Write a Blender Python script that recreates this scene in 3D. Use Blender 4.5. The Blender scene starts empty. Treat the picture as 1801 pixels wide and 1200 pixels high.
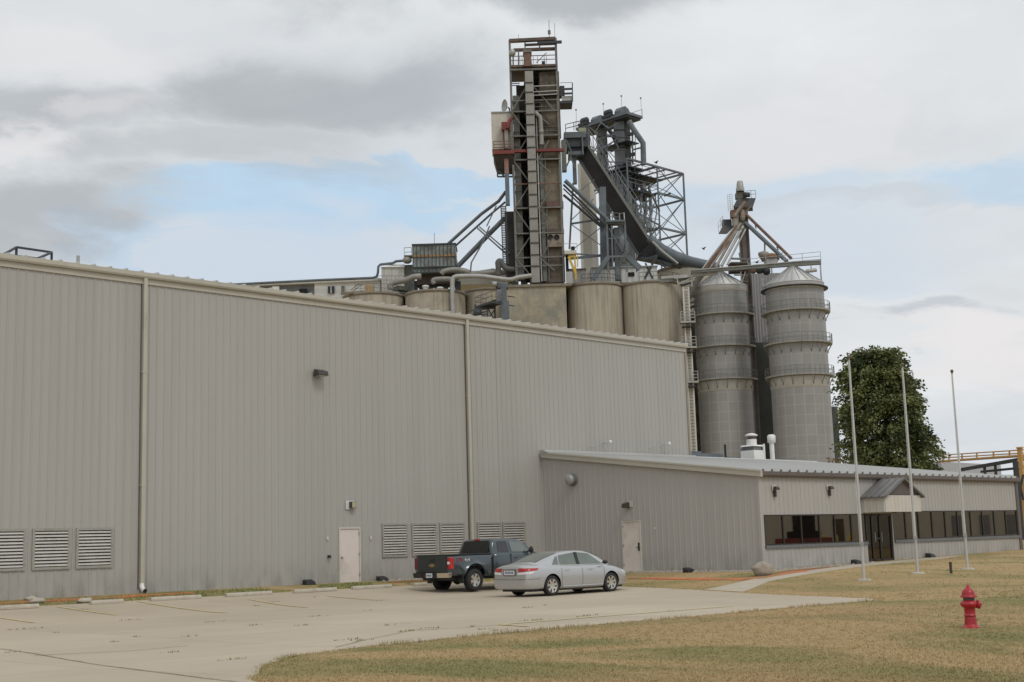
import bpy, bmesh, math, random
from math import sin, cos, pi, radians, atan, atan2, sqrt
from mathutils import Vector, Matrix, noise
random.seed(7)
scene = bpy.context.scene
col = scene.collection
V = Vector
# ------------------------------------------------------------------ camera model (also used to read the plan off the photo)
FPX, CXP, CYP = 2336., 900.5, 600.
th, pt_, ro = radians(45.5), atan(355.6/2336), .0298
Hh = V((cos(th), sin(th), 0)); UP = V((0, 0, 1)); R0 = V((sin(th), -cos(th), 0))
fw = Hh*cos(pt_)+UP*sin(pt_); up0 = UP*cos(pt_)-Hh*sin(pt_)
rr = R0*cos(ro)-up0*sin(ro); uu = up0*cos(ro)+R0*sin(ro)
CAM = V((0, 0, 1.65))
def ray(x, y): return fw+rr*((x-CXP)/FPX)-uu*((y-CYP)/FPX)
def PY(x, y, Y): d = ray(x, y); return CAM+d*(Y/d.y)
def PX(x, y, X): d = ray(x, y); return CAM+d*(X/d.x)
def PZ(x, y, z): d = ray(x, y); return CAM+d*((z-1.65)/d.z)
def PD(x, y, D): return CAM+ray(x, y)*D
def sm(t): t = max(0., min(1., t)); return t*t*(3-2*t)
def g(x, y):
    base = -.13*sm((y-14)/8)
    ry = .48*max(0., min(1., (y-34.5)/8))**1.4
    rx = (.44*sm((x-34)/9)+.012*max(0, min(x, 75)-43))*sm((y-12)/14)
    return base+max(ry, rx)
def PG(px, py):
    z = 0.
    for _ in range(25):
        p = PZ(px, py, z); z = .5*z+.5*g(p.x, p.y)
    return V((p.x, p.y, g(p.x, p.y)))
cam_d = bpy.data.cameras.new('camera'); cam = bpy.data.objects.new('camera', cam_d); col.objects.link(cam)
cam_d.sensor_width = 36; cam_d.lens = FPX/1801*36; cam_d.clip_end = 20000; cam_d.clip_start = .1
cam.matrix_world = Matrix(((rr.x, uu.x, -fw.x, 0), (rr.y, uu.y, -fw.y, 0), (rr.z, uu.z, -fw.z, CAM.z), (0, 0, 0, 1)))
scene.camera = cam
# ------------------------------------------------------------------ materials
class NT:
    def __init__(s, nt): s.nt = nt
    def n(s, t, **k):
        nd = s.nt.nodes.new(t)
        for a, b in k.items(): setattr(nd, a, b)
        return nd
    def l(s, a, b): s.nt.links.new(a, b)
    def val(s, sock, v):
        if hasattr(v, 'is_linked') or hasattr(v, 'links'): s.l(v, sock)
        else: sock.default_value = v
    def math(s, op, a, b=None, c=None, clamp=False):
        nd = s.n('ShaderNodeMath', operation=op, use_clamp=clamp); s.val(nd.inputs[0], a)
        if b is not None: s.val(nd.inputs[1], b)
        if c is not None: s.val(nd.inputs[2], c)
        return nd.outputs[0]
    def mix(s, f, a, b, mode='MIX'):
        nd = s.n('ShaderNodeMix', data_type='RGBA', blend_type=mode); s.val(nd.inputs[0], f)
        for i, v in ((6, a), (7, b)):
            if isinstance(v, (tuple, list)): v = tuple(v)+(1,)*(4-len(v))
            s.val(nd.inputs[i], v)
        return nd.outputs[2]
    def noise(s, vec, scale, detail=3, rough=.55, dist=0):
        nd = s.n('ShaderNodeTexNoise'); s.l(vec, nd.inputs['Vector']); nd.inputs['Scale'].default_value = scale
        nd.inputs['Detail'].default_value = detail; nd.inputs['Roughness'].default_value = rough; nd.inputs['Distortion'].default_value = dist
        return nd.outputs['Fac']
    def mapr(s, v, a, b, c=0., d=1.):
        nd = s.n('ShaderNodeMapRange'); s.l(v, nd.inputs[0])
        for i, x in enumerate((a, b, c, d)): nd.inputs[i+1].default_value = x
        return nd.outputs[0]
    def scalev(s, vec, sc):
        nd = s.n('ShaderNodeVectorMath', operation='MULTIPLY'); s.l(vec, nd.inputs[0]); nd.inputs[1].default_value = sc
        return nd.outputs[0]
def newmat(name):
    m = bpy.data.materials.new(name); m.use_nodes = True
    t = NT(m.node_tree); b = m.node_tree.nodes['Principled BSDF']
    geo = t.n('ShaderNodeNewGeometry').outputs['Position']
    return m, t, b, geo
MATS = {}
def M(name, c, rough=.6, metal=0., var=.15, scale=1.5, dirt=None, damt=.0, dscale=.6, streak=0., bump=0., coat=0., spec=.5):
    """plain surface with uneven tone, optional dirt colour (patches) and vertical streaks"""
    if name in MATS: return MATS[name]
    m, t, b, pos = newmat(name)
    n1 = t.noise(pos, scale, 5, .6)
    lo = tuple(x*(1-var) for x in c); hi = tuple(min(1, x*(1+var)) for x in c)
    cc = t.mix(t.mapr(n1, .3, .7), lo, hi)
    if dirt:
        n2 = t.noise(pos, dscale, 6, .65, .3)
        cc = t.mix(t.mapr(n2, .62-.3*damt, .72-.2*damt, 0, min(1, .35+damt)), cc, dirt)
    if streak:
        sv = t.scalev(pos, (2.2, 2.2, .12)); n3 = t.noise(sv, 1.6, 5, .6)
        cc = t.mix(t.mapr(n3, .45, .75, 0, streak), cc, dirt or tuple(x*.45 for x in c))
    t.l(cc, b.inputs['Base Color'])
    b.inputs['Roughness'].default_value = rough; b.inputs['Metallic'].default_value = metal
    b.inputs['Specular IOR Level'].default_value = spec
    if coat: b.inputs['Coat Weight'].default_value = coat; b.inputs['Coat Roughness'].default_value = .04
    if bump:
        bn = t.n('ShaderNodeBump'); t.l(t.noise(pos, scale*9, 4), bn.inputs['Height']); bn.inputs['Strength'].default_value = bump; bn.inputs['Distance'].default_value = .02
        t.l(bn.outputs[0], b.inputs['Normal'])
    MATS[name] = m
    return m
def ribbed_mat(name, c, dirt, patch=.5):
    """painted wall sheeting: faint sheet-to-sheet tone, long streaks, dull grime low down the sheet"""
    m, t, b, pos = newmat(name)
    sx = t.n('ShaderNodeSeparateXYZ'); t.l(pos, sx.inputs[0])
    # one tone per 0.915 m sheet
    sh = t.math('FLOOR', t.math('DIVIDE', t.math('ADD', sx.outputs[0], sx.outputs[1]), .915))
    wn = t.n('ShaderNodeTexWhiteNoise', noise_dimensions='1D'); t.l(sh, wn.inputs['W'])
    c0 = t.mix(wn.outputs[0], tuple(x*.975 for x in c), tuple(x*1.025 for x in c))
    st = t.noise(t.scalev(pos, (1.7, 1.7, .07)), 1.3, 6, .62)
    c1 = t.mix(t.mapr(st, .48, .80, 0, .20), c0, dirt)
    bl = t.noise(pos, .16, 4, .6); c2 = t.mix(t.mapr(bl, .35, .65, 0, .2*patch), c1, tuple(min(1, x*1.18) for x in c))
    fine = t.noise(pos, 14, 3); c3 = t.mix(t.mapr(fine, .66, .8, 0, .25), c2, dirt)
    low = t.math('MULTIPLY', t.mapr(sx.outputs[2], 1.3, .25, 0, 1), t.mapr(t.noise(t.scalev(pos, (2.5, 2.5, 1)), 1.1, 5), .4, .7, 0, .55))
    c4 = t.mix(low, c3, tuple(x*.62 for x in dirt))
    t.l(c4, b.inputs['Base Color']); b.inputs['Roughness'].default_value = .5; b.inputs['Specular IOR Level'].default_value = .35
    bn = t.n('ShaderNodeBump'); t.l(t.noise(t.scalev(pos, (1.6, 1.6, .8)), .8, 3), bn.inputs['Height']); bn.inputs['Strength'].default_value = .35; bn.inputs['Distance'].default_value = .03; t.l(bn.outputs[0], b.inputs['Normal'])
    return m
m_wall = ribbed_mat('warehouse_sheeting', (.402, .389, .362), (.26, .248, .21))
m_wall2 = ribbed_mat('office_sheeting', (.432, .412, .386), (.29, .27, .24))
m_gutter = M('beige_trim', (.47, .445, .375), .45, var=.06, scale=.7, dirt=(.32, .28, .21), damt=.1, streak=.12)
m_roofm = M('galvalume_roof', (.50, .50, .485), .5, metal=.2, var=.04, scale=.5, dirt=(.4, .39, .36), damt=.2)
m_brown = M('brown_trim', (.125, .102, .09), .5, var=.1)
m_door = M('painted_door', (.72, .64, .595), .45, var=.05, scale=1, dirt=(.4, .36, .3), damt=.1)
m_white = M('white_paint', (.78, .77, .74), .4, var=.05, dirt=(.5, .47, .42), damt=.1, dscale=2)
m_slat = M('mill_aluminium', (.66, .64, .60), .4, metal=.3, var=.07, scale=3, dirt=(.42, .39, .34), damt=.15, dscale=2)
m_black = M('black_plastic', (.02, .02, .021), .5, var=.2)
m_dark = M('dark_void', (.012, .012, .012), .8, var=.1)
m_bronze = M('bronze_frame', (.035, .028, .024), .35, metal=.3, var=.1)
m_sillgrey = M('grey_sill_flashing', (.15, .16, .165), .45, var=.08)
m_canroof = M('weathered_grey_roofing', (.17, .165, .16), .55, var=.15, scale=2, dirt=(.12, .11, .1), damt=.4, dscale=1.5)
m_canbrown = M('dark_brown_soffit', (.11, .095, .085), .6, var=.1)
m_canopy = M('pale_fascia', (.61, .58, .52), .5, var=.05, dirt=(.4, .36, .29), damt=.1, streak=.15)
m_lamp = M('bronze_lamp_body', (.05, .042, .038), .45, var=.15)
m_lens = M('yellowed_lens', (.42, .38, .25), .2, var=.1)
m_conc = M('cast_concrete', (.47, .42, .345), .85, var=.14, scale=4, dirt=(.25, .22, .17), damt=.2, dscale=2.5, bump=.4)
m_silo = M('silo_concrete', (.43, .388, .318), .85, var=.12, scale=.25, dirt=(.17, .145, .105), damt=.16, dscale=.12, streak=.62, bump=.2)
m_silostain = M('patched_concrete', (.40, .35, .26), .85, var=.22, scale=.35, dirt=(.24, .235, .20), damt=.65, dscale=.3, streak=.45, bump=.2)
m_silorim = M('silo_rim', (.22, .19, .15), .85, var=.2)
m_tan = M('tan_shaft', (.25, .215, .16), .8, var=.2, scale=.5, dirt=(.10, .075, .05), damt=.45, dscale=.25, streak=.5)
m_galv = M('galvanised_steel', (.40, .40, .385), .5, metal=.35, var=.14, scale=1.2, dirt=(.22, .2, .17), damt=.2)
m_casing = M('pale_leg_casing', (.29, .285, .27), .5, metal=.2, var=.15, scale=.6, dirt=(.25, .22, .17), damt=.3, dscale=.4, streak=.35)
m_gcase = M('grey_green_casing', (.17, .18, .165), .55, var=.2, scale=.6, dirt=(.10, .08, .06), damt=.3, streak=.3)
m_steel = M('weathered_frame_steel', (.165, .162, .150), .6, var=.2, scale=1, dirt=(.12, .085, .06), damt=.22, dscale=.8)
m_blue = M('blue_grey_steel', (.125, .148, .168), .5, var=.2, scale=.8, dirt=(.09, .095, .10), damt=.3)
m_blued = M('dark_blue_steel', (.035, .042, .050), .55, var=.25, scale=.8)
m_rust = M('rusty_steel', (.17, .105, .075), .75, var=.3, scale=1.4, dirt=(.1, .055, .04), damt=.3)
m_rustg = M('rust_streaked_galvanised', (.33, .30, .26), .6, metal=.15, var=.15, scale=1, dirt=(.17, .11, .075), damt=.5, dscale=.5)
m_red = M('faded_red_steel', (.19, .038, .034), .6, var=.2, dirt=(.14, .05, .04), damt=.3)
m_cream = M('cream_sheet', (.55, .53, .46), .55, var=.07, scale=.5, dirt=(.38, .34, .27), damt=.15, streak=.25)
m_whiteb = M('white_sheet', (.66, .66, .63), .5, var=.05, dirt=(.45, .42, .36), damt=.1, streak=.2)
m_greyb = M('grey_blue_sheet', (.20, .215, .24), .5, var=.08)  # grey-blue of the open bay and the street windows
m_stack = M('cream_stack', (.66, .63, .55), .6, var=.05, scale=.4, streak=.10)
m_duct = M('dull_duct', (.27, .265, .24), .5, metal=.2, var=.18, scale=1.2, dirt=(.17, .15, .12), damt=.3)
m_bluel = M('pale_blue_grey_casing', (.20, .22, .232), .5, var=.18, scale=.6, dirt=(.12, .12, .12), damt=.35, dscale=.6, streak=.3)
m_yel = M('yellow_paint', (.60, .40, .05), .5, var=.12, dirt=(.3, .2, .05), damt=.2)
m_orange = M('orange_yellow_pipe', (.50, .29, .09), .5, var=.12)
m_hyd = M('hydrant_red', (.40, .010, .020), .42, var=.22, scale=7, dirt=(.22, .03, .025), damt=.3, dscale=9, coat=.15)
m_hydband = M('hydrant_grey_band', (.06, .08, .075), .5, var=.2, scale=8)
m_pole = M('aluminium_pole', (.55, .55, .54), .4, metal=.4, var=.06, scale=2)
m_rock = M('boulder_stone', (.36, .31, .25), .9, var=.25, scale=3, dirt=(.26, .21, .16), damt=.3, dscale=3, bump=.8)
m_tyre = M('tyre_rubber', (.022, .022, .022), .8, var=.2, scale=6)
m_rim = M('alloy_wheel', (.58, .56, .52), .28, metal=.8, var=.06)
m_silver = M('silver_paint', (.49, .495, .50), .30, metal=.55, var=.02, coat=.8)
m_truck = M('dark_blue_grey_paint', (.055, .073, .084), .28, metal=.3, var=.04, coat=.8)
m_chrome = M('chrome', (.66, .60, .54), .14, metal=1, var=.03)
m_tail = M('tail_lamp_red', (.42, .012, .015), .12, var=.15, coat=.6)
m_taildk = M('tail_lamp_dark_red', (.13, .008, .01), .15, var=.15, coat=.6)
m_lampw = M('clear_lamp_lens', (.80, .78, .76), .12, var=.1, coat=.6)
m_plate = M('plate_white', (.62, .64, .68), .5, var=.05)
m_plateink = M('plate_ink', (.06, .08, .16), .5, var=.05)
m_gold = M('gold_badge', (.42, .32, .14), .3, metal=.7, var=.1)
m_tglass = M('dark_tinted_glass', (.008, .009, .008), .05, var=.1, coat=.3)
m_sglass = M('green_tinted_glass', (.14, .17, .155), .05, var=.15, scale=1.5, coat=.6)
m_decalr = M('decal_red', (.45, .02, .02), .4, var=.02)
m_decalw = M('decal_white', (.65, .65, .65), .4, var=.02)
m_yline = M('worn_yellow_line', (.60, .50, .25), .85, var=.12, scale=3, dirt=(.49, .42, .33), damt=.3, dscale=1.6)
m_mulch = M('red_brown_mulch', (.30, .125, .055), .95, var=.4, scale=5, dirt=(.28, .20, .09), damt=.35, dscale=1.5, bump=1)
m_gravel = M('pale_gravel', (.44, .40, .34), .95, var=.35, scale=9, dirt=(.2, .16, .1), damt=.3, dscale=3, bump=1)
m_walk = M('walk_concrete', (.47, .41, .32), .85, var=.08, scale=1.5, dirt=(.4, .34, .25), damt=.15, bump=.2)
m_blueCol = M('blue_collector_panel', (.34, .40, .40), .5, var=.35, scale=1.0, dirt=(.16, .12, .08), damt=.45, dscale=.6, streak=.5)
m_trunk = M('bark', (.10, .08, .06), .9, var=.3, scale=5)
m_weed = M('weed_green', (.24, .22, .10), .8, var=.4, scale=3)
m_bird = M('bird_dark', (.03, .03, .03), .8)

def lawn_cols(t, pos):
    n1 = t.noise(t.scalev(pos, (.8, .42, 1)), .42, 5, .6, .6)
    n2 = t.noise(pos, 1.7, 5, .65)
    n3 = t.noise(pos, .09, 3, .5)
    n4 = t.noise(pos, 9, 4, .7)
    straw = (.465, .335, .175); gre = (.235, .225, .095); br = (.37, .245, .135)
    c = t.mix(t.mapr(n1, .38, .56), gre, straw)
    c = t.mix(t.mapr(n3, .42, .6, 0, .5), c, t.mix(t.mapr(n2, .35, .65), br, straw))
    c = t.mix(t.mapr(n2, .55, .75, 0, .45), c, gre)
    c = t.mix(t.mapr(n4, .4, .75, .0, .25), c, (.25, .18, .085))
    return c
m_lawn, t, b, pos = newmat('dry_lawn')
t.l(lawn_cols(t, pos), b.inputs['Base Color']); b.inputs['Roughness'].default_value = .95; b.inputs['Specular IOR Level'].default_value = .1
bn = t.n('ShaderNodeBump'); t.l(t.noise(pos, 16, 5, .7), bn.inputs['Height']); bn.inputs['Strength'].default_value = .9; bn.inputs['Distance'].default_value = .05; t.l(bn.outputs[0], b.inputs['Normal'])
m_blade, t, b, pos = newmat('grass_blades')
t.l(t.mix(.22, lawn_cols(t, pos), (.58, .49, .29)), b.inputs['Base Color']); b.inputs['Roughness'].default_value = .8; b.inputs['Specular IOR Level'].default_value = .15
# parking lot concrete
m_lot, t, b, pos = newmat('lot_concrete')
c0 = (.50, .425, .325)
c = t.mix(t.mapr(t.noise(pos, .22, 5, .6), .3, .7), tuple(x*.90 for x in c0), tuple(x*1.07 for x in c0))
c = t.mix(t.mapr(t.noise(t.scalev(pos, (.35, 1.4, 1)), .9, 5, .65, .5), .52, .75, 0, .28), c, (.36, .31, .245))
c = t.mix(t.mapr(t.noise(pos, 30, 3), .35, .75, 0, .22), c, (.34, .30, .24))
c = t.mix(t.mapr(t.noise(pos, 2.7, 6, .7, 1.2), .68, .78, 0, .35), c, (.30, .26, .20))
sx = t.n('ShaderNodeSeparateXYZ'); t.l(pos, sx.inputs[0])
wob = t.math('MULTIPLY', t.math('SUBTRACT', t.noise(pos, 1.4, 3), .5), .10)
def joint(o, period, off, w):
    d = t.math('ABSOLUTE', t.math('SUBTRACT', t.math('FRACT', t.math('DIVIDE', t.math('ADD', t.math('ADD', o, wob), off), period)), .5))
    return t.mapr(d, w, w*.35, 0, 1)
jj = t.math('MAXIMUM', joint(sx.outputs[0], 4.57, 1.3, .0045), joint(sx.outputs[1], 4.57, .4, .0045))
jj = t.math('MULTIPLY', jj, t.mapr(t.noise(pos, .9, 4), .35, .6, .1, .8))
cs = t.n('ShaderNodeCombineXYZ'); t.l(t.math('FLOOR', t.math('ADD', t.math('DIVIDE', t.math('ADD', sx.outputs[0], 1.3), 4.57), .5)), cs.inputs[0]); t.l(t.math('FLOOR', t.math('ADD', t.math('DIVIDE', t.math('ADD', sx.outputs[1], .4), 4.57), .5)), cs.inputs[1])
wn = t.n('ShaderNodeTexWhiteNoise', noise_dimensions='2D'); t.l(cs.outputs[0], wn.inputs['Vector'])
c = t.mix(1, c, t.mix(wn.outputs[0], (.945, .94, .935), (1.035, 1.035, 1.03)), 'MULTIPLY')
oil = t.n('ShaderNodeTexVoronoi'); t.l(pos, oil.inputs['Vector']); oil.inputs['Scale'].default_value = .33
c = t.mix(t.math('MULTIPLY', t.mapr(oil.outputs['Distance'], .19, .02, 0, .42), t.mapr(t.noise(pos, 1.5, 5, .7), .4, .65, 0, 1)), c, (.24, .205, .165))
c = t.mix(jj, c, (.22, .185, .13))
t.l(c, b.inputs['Base Color']); b.inputs['Roughness'].default_value = .8; b.inputs['Specular IOR Level'].default_value = .3
bn = t.n('ShaderNodeBump'); t.l(t.noise(pos, 25, 4), bn.inputs['Height']); bn.inputs['Strength'].default_value = .15; bn.inputs['Distance'].default_value = .02; t.l(bn.outputs[0], b.inputs['Normal'])
# corrugated bin steel: lapped sheets, seams, dull zinc
def bin_mat(name, cx, cy):
    m, t, b, pos = newmat(name)
    sp = t.n('ShaderNodeSeparateXYZ'); t.l(pos, sp.inputs[0])
    ang = t.math('ARCTAN2', t.math('SUBTRACT', sp.outputs[1], cy), t.math('SUBTRACT', sp.outputs[0], cx))
    a = t.math('MULTIPLY', ang, 18/(2*pi)); zz = t.math('DIVIDE', sp.outputs[2], 1.12)
    ca = t.n('ShaderNodeCombineXYZ'); t.l(t.math('FLOOR', a), ca.inputs[0]); t.l(t.math('FLOOR', zz), ca.inputs[1])
    wn = t.n('ShaderNodeTexWhiteNoise', noise_dimensions='3D'); t.l(ca.outputs[0], wn.inputs['Vector'])
    c = t.mix(wn.outputs[0], (.312, .306, .298), (.350, .343, .332))
    c = t.mix(t.mapr(t.noise(t.scalev(pos, (1, 1, .25)), .7, 5), .4, .7, 0, .35), c, (.245, .237, .225))
    fa = t.math('ABSOLUTE', t.math('SUBTRACT', t.math('FRACT', a), .5)); sv = t.mapr(fa, .44, .475, 0, .42)
    fz = t.math('ABSOLUTE', t.math('SUBTRACT', t.math('FRACT', zz), .5)); sh = t.mapr(fz, .43, .47, 0, .26)
    c = t.mix(t.math('MAXIMUM', sv, sh), c, (.50, .485, .46))
    # rib rings of the corrugation
    rib = t.math('MULTIPLY', t.math('ADD', t.math('SINE', t.math('MULTIPLY', sp.outputs[2], 2*pi/.1016)), 1), .5)
    c = t.mix(t.math('MULTIPLY', rib, .14), c, (.16, .15, .14))
    t.l(c, b.inputs['Base Color']); b.inputs['Roughness'].default_value = .5; b.inputs['Metallic'].default_value = .3
    return m
def corr(name, c, per=.3, axis=(1, 1, 0)):
    """far corrugated cladding, ribs as relief"""
    m, t, b, pos = newmat(name)
    dp = t.n('ShaderNodeVectorMath', operation='DOT_PRODUCT'); t.l(pos, dp.inputs[0]); dp.inputs[1].default_value = axis
    s_ = t.math('SINE', t.math('MULTIPLY', dp.outputs['Value'], 2*pi/per))
    cc = t.mix(t.mapr(t.noise(t.scalev(pos, (1, 1, .2)), .6, 5), .4, .7, 0, .4), c, tuple(x*.7 for x in c))
    cc = t.mix(t.mapr(s_, .6, 1, 0, .3), cc, tuple(x*.45 for x in c))
    t.l(cc, b.inputs['Base Color']); b.inputs['Roughness'].default_value = .55
    bn = t.n('ShaderNodeBump'); t.l(s_, bn.inputs['Height']); bn.inputs['Strength'].default_value = .6; bn.inputs['Distance'].default_value = .04; t.l(bn.outputs[0], b.inputs['Normal'])
    return m
m_corrc = corr('cream_corrugated', (.52, .51, .46), .9, (R0.x, R0.y, 0)); m_corrw = corr('white_corrugated', (.62, .62, .60), .7, (R0.x, R0.y, 0)); m_corrg = corr('grey_corrugated', (.33, .325, .33), .35, (R0.x, R0.y, 0))
# leaves
m_leaf, t, b, pos = newmat('foliage')
at = t.n('ShaderNodeAttribute', attribute_name='tone', attribute_type='GEOMETRY')
c = t.mix(at.outputs['Fac'], (.036, .052, .020), (.25, .275, .105))
t.l(c, b.inputs['Base Color']); b.inputs['Roughness'].default_value = .6; b.inputs['Specular IOR Level'].default_value = .25
# window glass with a look inside
def glass(name, tint, base=.13):
    m = bpy.data.materials.new(name); m.use_nodes = True; t = NT(m.node_tree); nt = m.node_tree; nt.nodes.clear()
    out = t.n('ShaderNodeOutputMaterial'); mx = t.n('ShaderNodeMixShader'); tr = t.n('ShaderNodeBsdfTransparent'); gl = t.n('ShaderNodeBsdfGlossy')
    tr.inputs[0].default_value = tint+(1,); gl.inputs[0].default_value = (.95, .88, .80, 1); gl.inputs['Roughness'].default_value = .015
    fr = t.n('ShaderNodeFresnel'); fr.inputs[0].default_value = 1.75
    t.l(t.math('ADD', t.math('MULTIPLY', fr.outputs[0], .8), base), mx.inputs[0]); t.l(tr.outputs[0], mx.inputs[1]); t.l(gl.outputs[0], mx.inputs[2]); t.l(mx.outputs[0], out.inputs[0])
    return m
m_glass = glass('office_window_glass', (.72, .66, .58))
m_blind = M('beige_blind', (.62, .52, .38), .8, var=.06, scale=1)
m_blindg = M('grey_blind', (.34, .36, .38), .8, var=.05)
m_inner = M('office_interior', (.20, .16, .13), .9, var=.2)

# ------------------------------------------------------------------ mesh builder
class MB:
    def __init__(s): s.v = []; s.f = []; s.sm = []; s.mi = []
    def add(s, vs, fs, smooth=False, mi=0):
        o = len(s.v); s.v += [V(a) for a in vs]
        for f in fs: s.f.append([o+i for i in f]); s.sm.append(smooth); s.mi.append(mi)
        return s
    def hexa(s, p, mi=0):      # 8 corners: bottom ring 0-3 (ccw from above), top ring 4-7
        return s.add(p, [(3, 2, 1, 0), (4, 5, 6, 7), (0, 1, 5, 4), (1, 2, 6, 5), (2, 3, 7, 6), (3, 0, 4, 7)], mi=mi)
    def box(s, a, b, mi=0):
        x0, x1 = sorted((a[0], b[0])); y0, y1 = sorted((a[1], b[1])); z0, z1 = sorted((a[2], b[2]))
        return s.hexa([(x0, y0, z0), (x1, y0, z0), (x1, y1, z0), (x0, y1, z0), (x0, y0, z1), (x1, y0, z1), (x1, y1, z1), (x0, y1, z1)], mi)
    def obox(s, c, ax, ay, az, mi=0):   # centre + half-axis vectors
        c, ax, ay, az = V(c), V(ax), V(ay), V(az)
        return s.hexa([c-ax-ay-az, c+ax-ay-az, c+ax+ay-az, c-ax+ay-az, c-ax-ay+az, c+ax-ay+az, c+ax+ay+az, c-ax+ay+az], mi)
    def beam(s, p, q, w=.15, h=None, upv=UP):
        p, q = V(p), V(q); h = h or w; d = q-p
        if d.length < 1e-5: return s
        dn = d.normalized(); u = upv if abs(dn.dot(upv)) < .97 else Hh
        sx = dn.cross(u).normalized(); sy = sx.cross(dn); k = random.uniform(.97, 1.03)
        return s.obox((p+q)/2, sx*w/2*k, sy*h/2*k, d/2)
    def tube(s, pts, r, n=8, cap=True, mi=0):
        pts = [V(p) for p in pts]; rs = r if isinstance(r, (list, tuple)) else [r]*len(pts)
        rings = []; pu = None
        for i, p in enumerate(pts):
            d = (pts[min(i+1, len(pts)-1)]-pts[max(i-1, 0)]).normalized()
            u = pu if pu is not None else (UP if abs(d.dot(UP)) < .9 else V((1, 0, 0)))
            a = d.cross(u).normalized(); u = a.cross(d).normalized(); pu = u
            rings.append([p+(a*cos(2*pi*k/n)+u*sin(2*pi*k/n))*rs[i] for k in range(n)])
        vs = [v for R in rings for v in R]; fs = []
        for i in range(len(pts)-1):
            for k in range(n): fs.append((i*n+k, i*n+(k+1) % n, (i+1)*n+(k+1) % n, (i+1)*n+k))
        s.add(vs, fs, True, mi)
        if cap: s.add(rings[0], [tuple(range(n))], mi=mi); s.add(rings[-1], [tuple(range(n))[::-1]], mi=mi)
        return s
    def lathe(s, c, prof, n=24, ax=None, mi=0, smooth=True):   # prof (r, z)
        c = V(c); ax = V(ax) if ax else UP
        u = (V((1, 0, 0)) if abs(ax.x) < .9 else UP); a = (u-ax*u.dot(ax)).normalized(); bb = ax.cross(a)
        vs = []; fs = []
        for r, z in prof:
            for k in range(n): vs.append(c+ax*z+(a*cos(2*pi*k/n)+bb*sin(2*pi*k/n))*max(r, 1e-4))
        for i in range(len(prof)-1):
            for k in range(n): fs.append((i*n+k, i*n+(k+1) % n, (i+1)*n+(k+1) % n, (i+1)*n+k))
        return s.add(vs, fs, smooth, mi)
    def prism(s, poly, ext, mi=0):
        poly = [V(p) for p in poly]; e = V(ext); n = len(poly)
        return s.add(poly+[p+e for p in poly], [tuple(range(n))[::-1], tuple(range(n, 2*n))]+[(i, (i+1) % n, n+(i+1) % n, n+i) for i in range(n)], mi=mi)
    def ball(s, c, r, n=12, sx=(1, 1, 1)):
        prof = []
        vs = []; fs = []; m_ = n//2
        for i in range(m_+1):
            for k in range(n):
                a = pi*i/m_; q = 2*pi*k/n
                vs.append(V(c)+V((r*sin(a)*cos(q)*sx[0], r*sin(a)*sin(q)*sx[1], r*cos(a)*sx[2])))
        for i in range(m_):
            for k in range(n): fs.append((i*n+k, (i+1)*n+k, (i+1)*n+(k+1) % n, i*n+(k+1) % n))
        return s.add(vs, fs, True)
    def rail(s, pts, h=1.05, n=2, r=.025, step=2.0):
        pts = [V(p) for p in pts]
        for i in range(len(pts)-1):
            p, q = pts[i], pts[i+1]; L = (q-p).length; k = max(1, round(L/step))
            for j in range(k+1): a = p.lerp(q, j/k); s.beam(a, a+UP*h, r*2)
            for j in range(n): z = UP*(h*(j+1)/n); s.beam(p+z, q+z, r*2)
        return s
    def mesh(s, name, org=V((0, 0, 0))):
        me = bpy.data.meshes.new(name); me.from_pydata([tuple(v-org) for v in s.v], [], s.f)
        me.polygons.foreach_set('use_smooth', s.sm); me.polygons.foreach_set('material_index', s.mi); me.update()
        return me
def mk(name, mb, mat, org, parent=None):
    me = mb.mesh(name, org) if isinstance(mb, MB) else mb
    for mm in (mat if isinstance(mat, (list, tuple)) else [mat]): me.materials.append(mm)
    o = bpy.data.objects.new(name, me); col.objects.link(o)
    if parent: o.parent = parent
    return o
def tag(o, label=None, cat=None, group=None, kind=None):
    if label: o['label'] = label
    if cat: o['category'] = cat
    if group: o['group'] = group
    if kind: o['kind'] = kind
    return o
class Thing:
    def __init__(s, name, label, cat, org=(0, 0, 0), group=None, rz=0):
        s.org = V(org); s.o = bpy.data.objects.new(name, None); col.objects.link(s.o); s.o.location = s.org; s.o.rotation_euler.z = rz
        s.o.empty_display_size = .3; tag(s.o, label, cat, group); s.local = False
    def part(s, name, mb, mat, label=None, parent=None):
        o = mk(name, mb, mat, V((0, 0, 0)) if s.local else s.org, parent or s.o)
        if label: o['label'] = label
        return o
    def beams(s, name, segs, w, mat, parent=None, h=None):
        return [s.part(name, MB().beam(a, b, w, h), mat, None, parent) for a, b in segs]
def solo(name, mb, mat, label, cat, org, group=None, kind=None):
    org = V(org); o = mk(name, mb, mat, org); o.location = org; return tag(o, label, cat, group, kind)
def copy_tree(o, parent=None):
    c = o.copy(); col.objects.link(c)
    if parent: c.parent = parent
    for ch in o.children: copy_tree(ch, c)
    return c
def bevel(o, w=.02, seg=2, ang=35):
    m = o.modifiers.new('bevel', 'BEVEL'); m.width = w; m.segments = seg; m.limit_method = 'ANGLE'; m.angle_limit = radians(ang); return o

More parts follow.
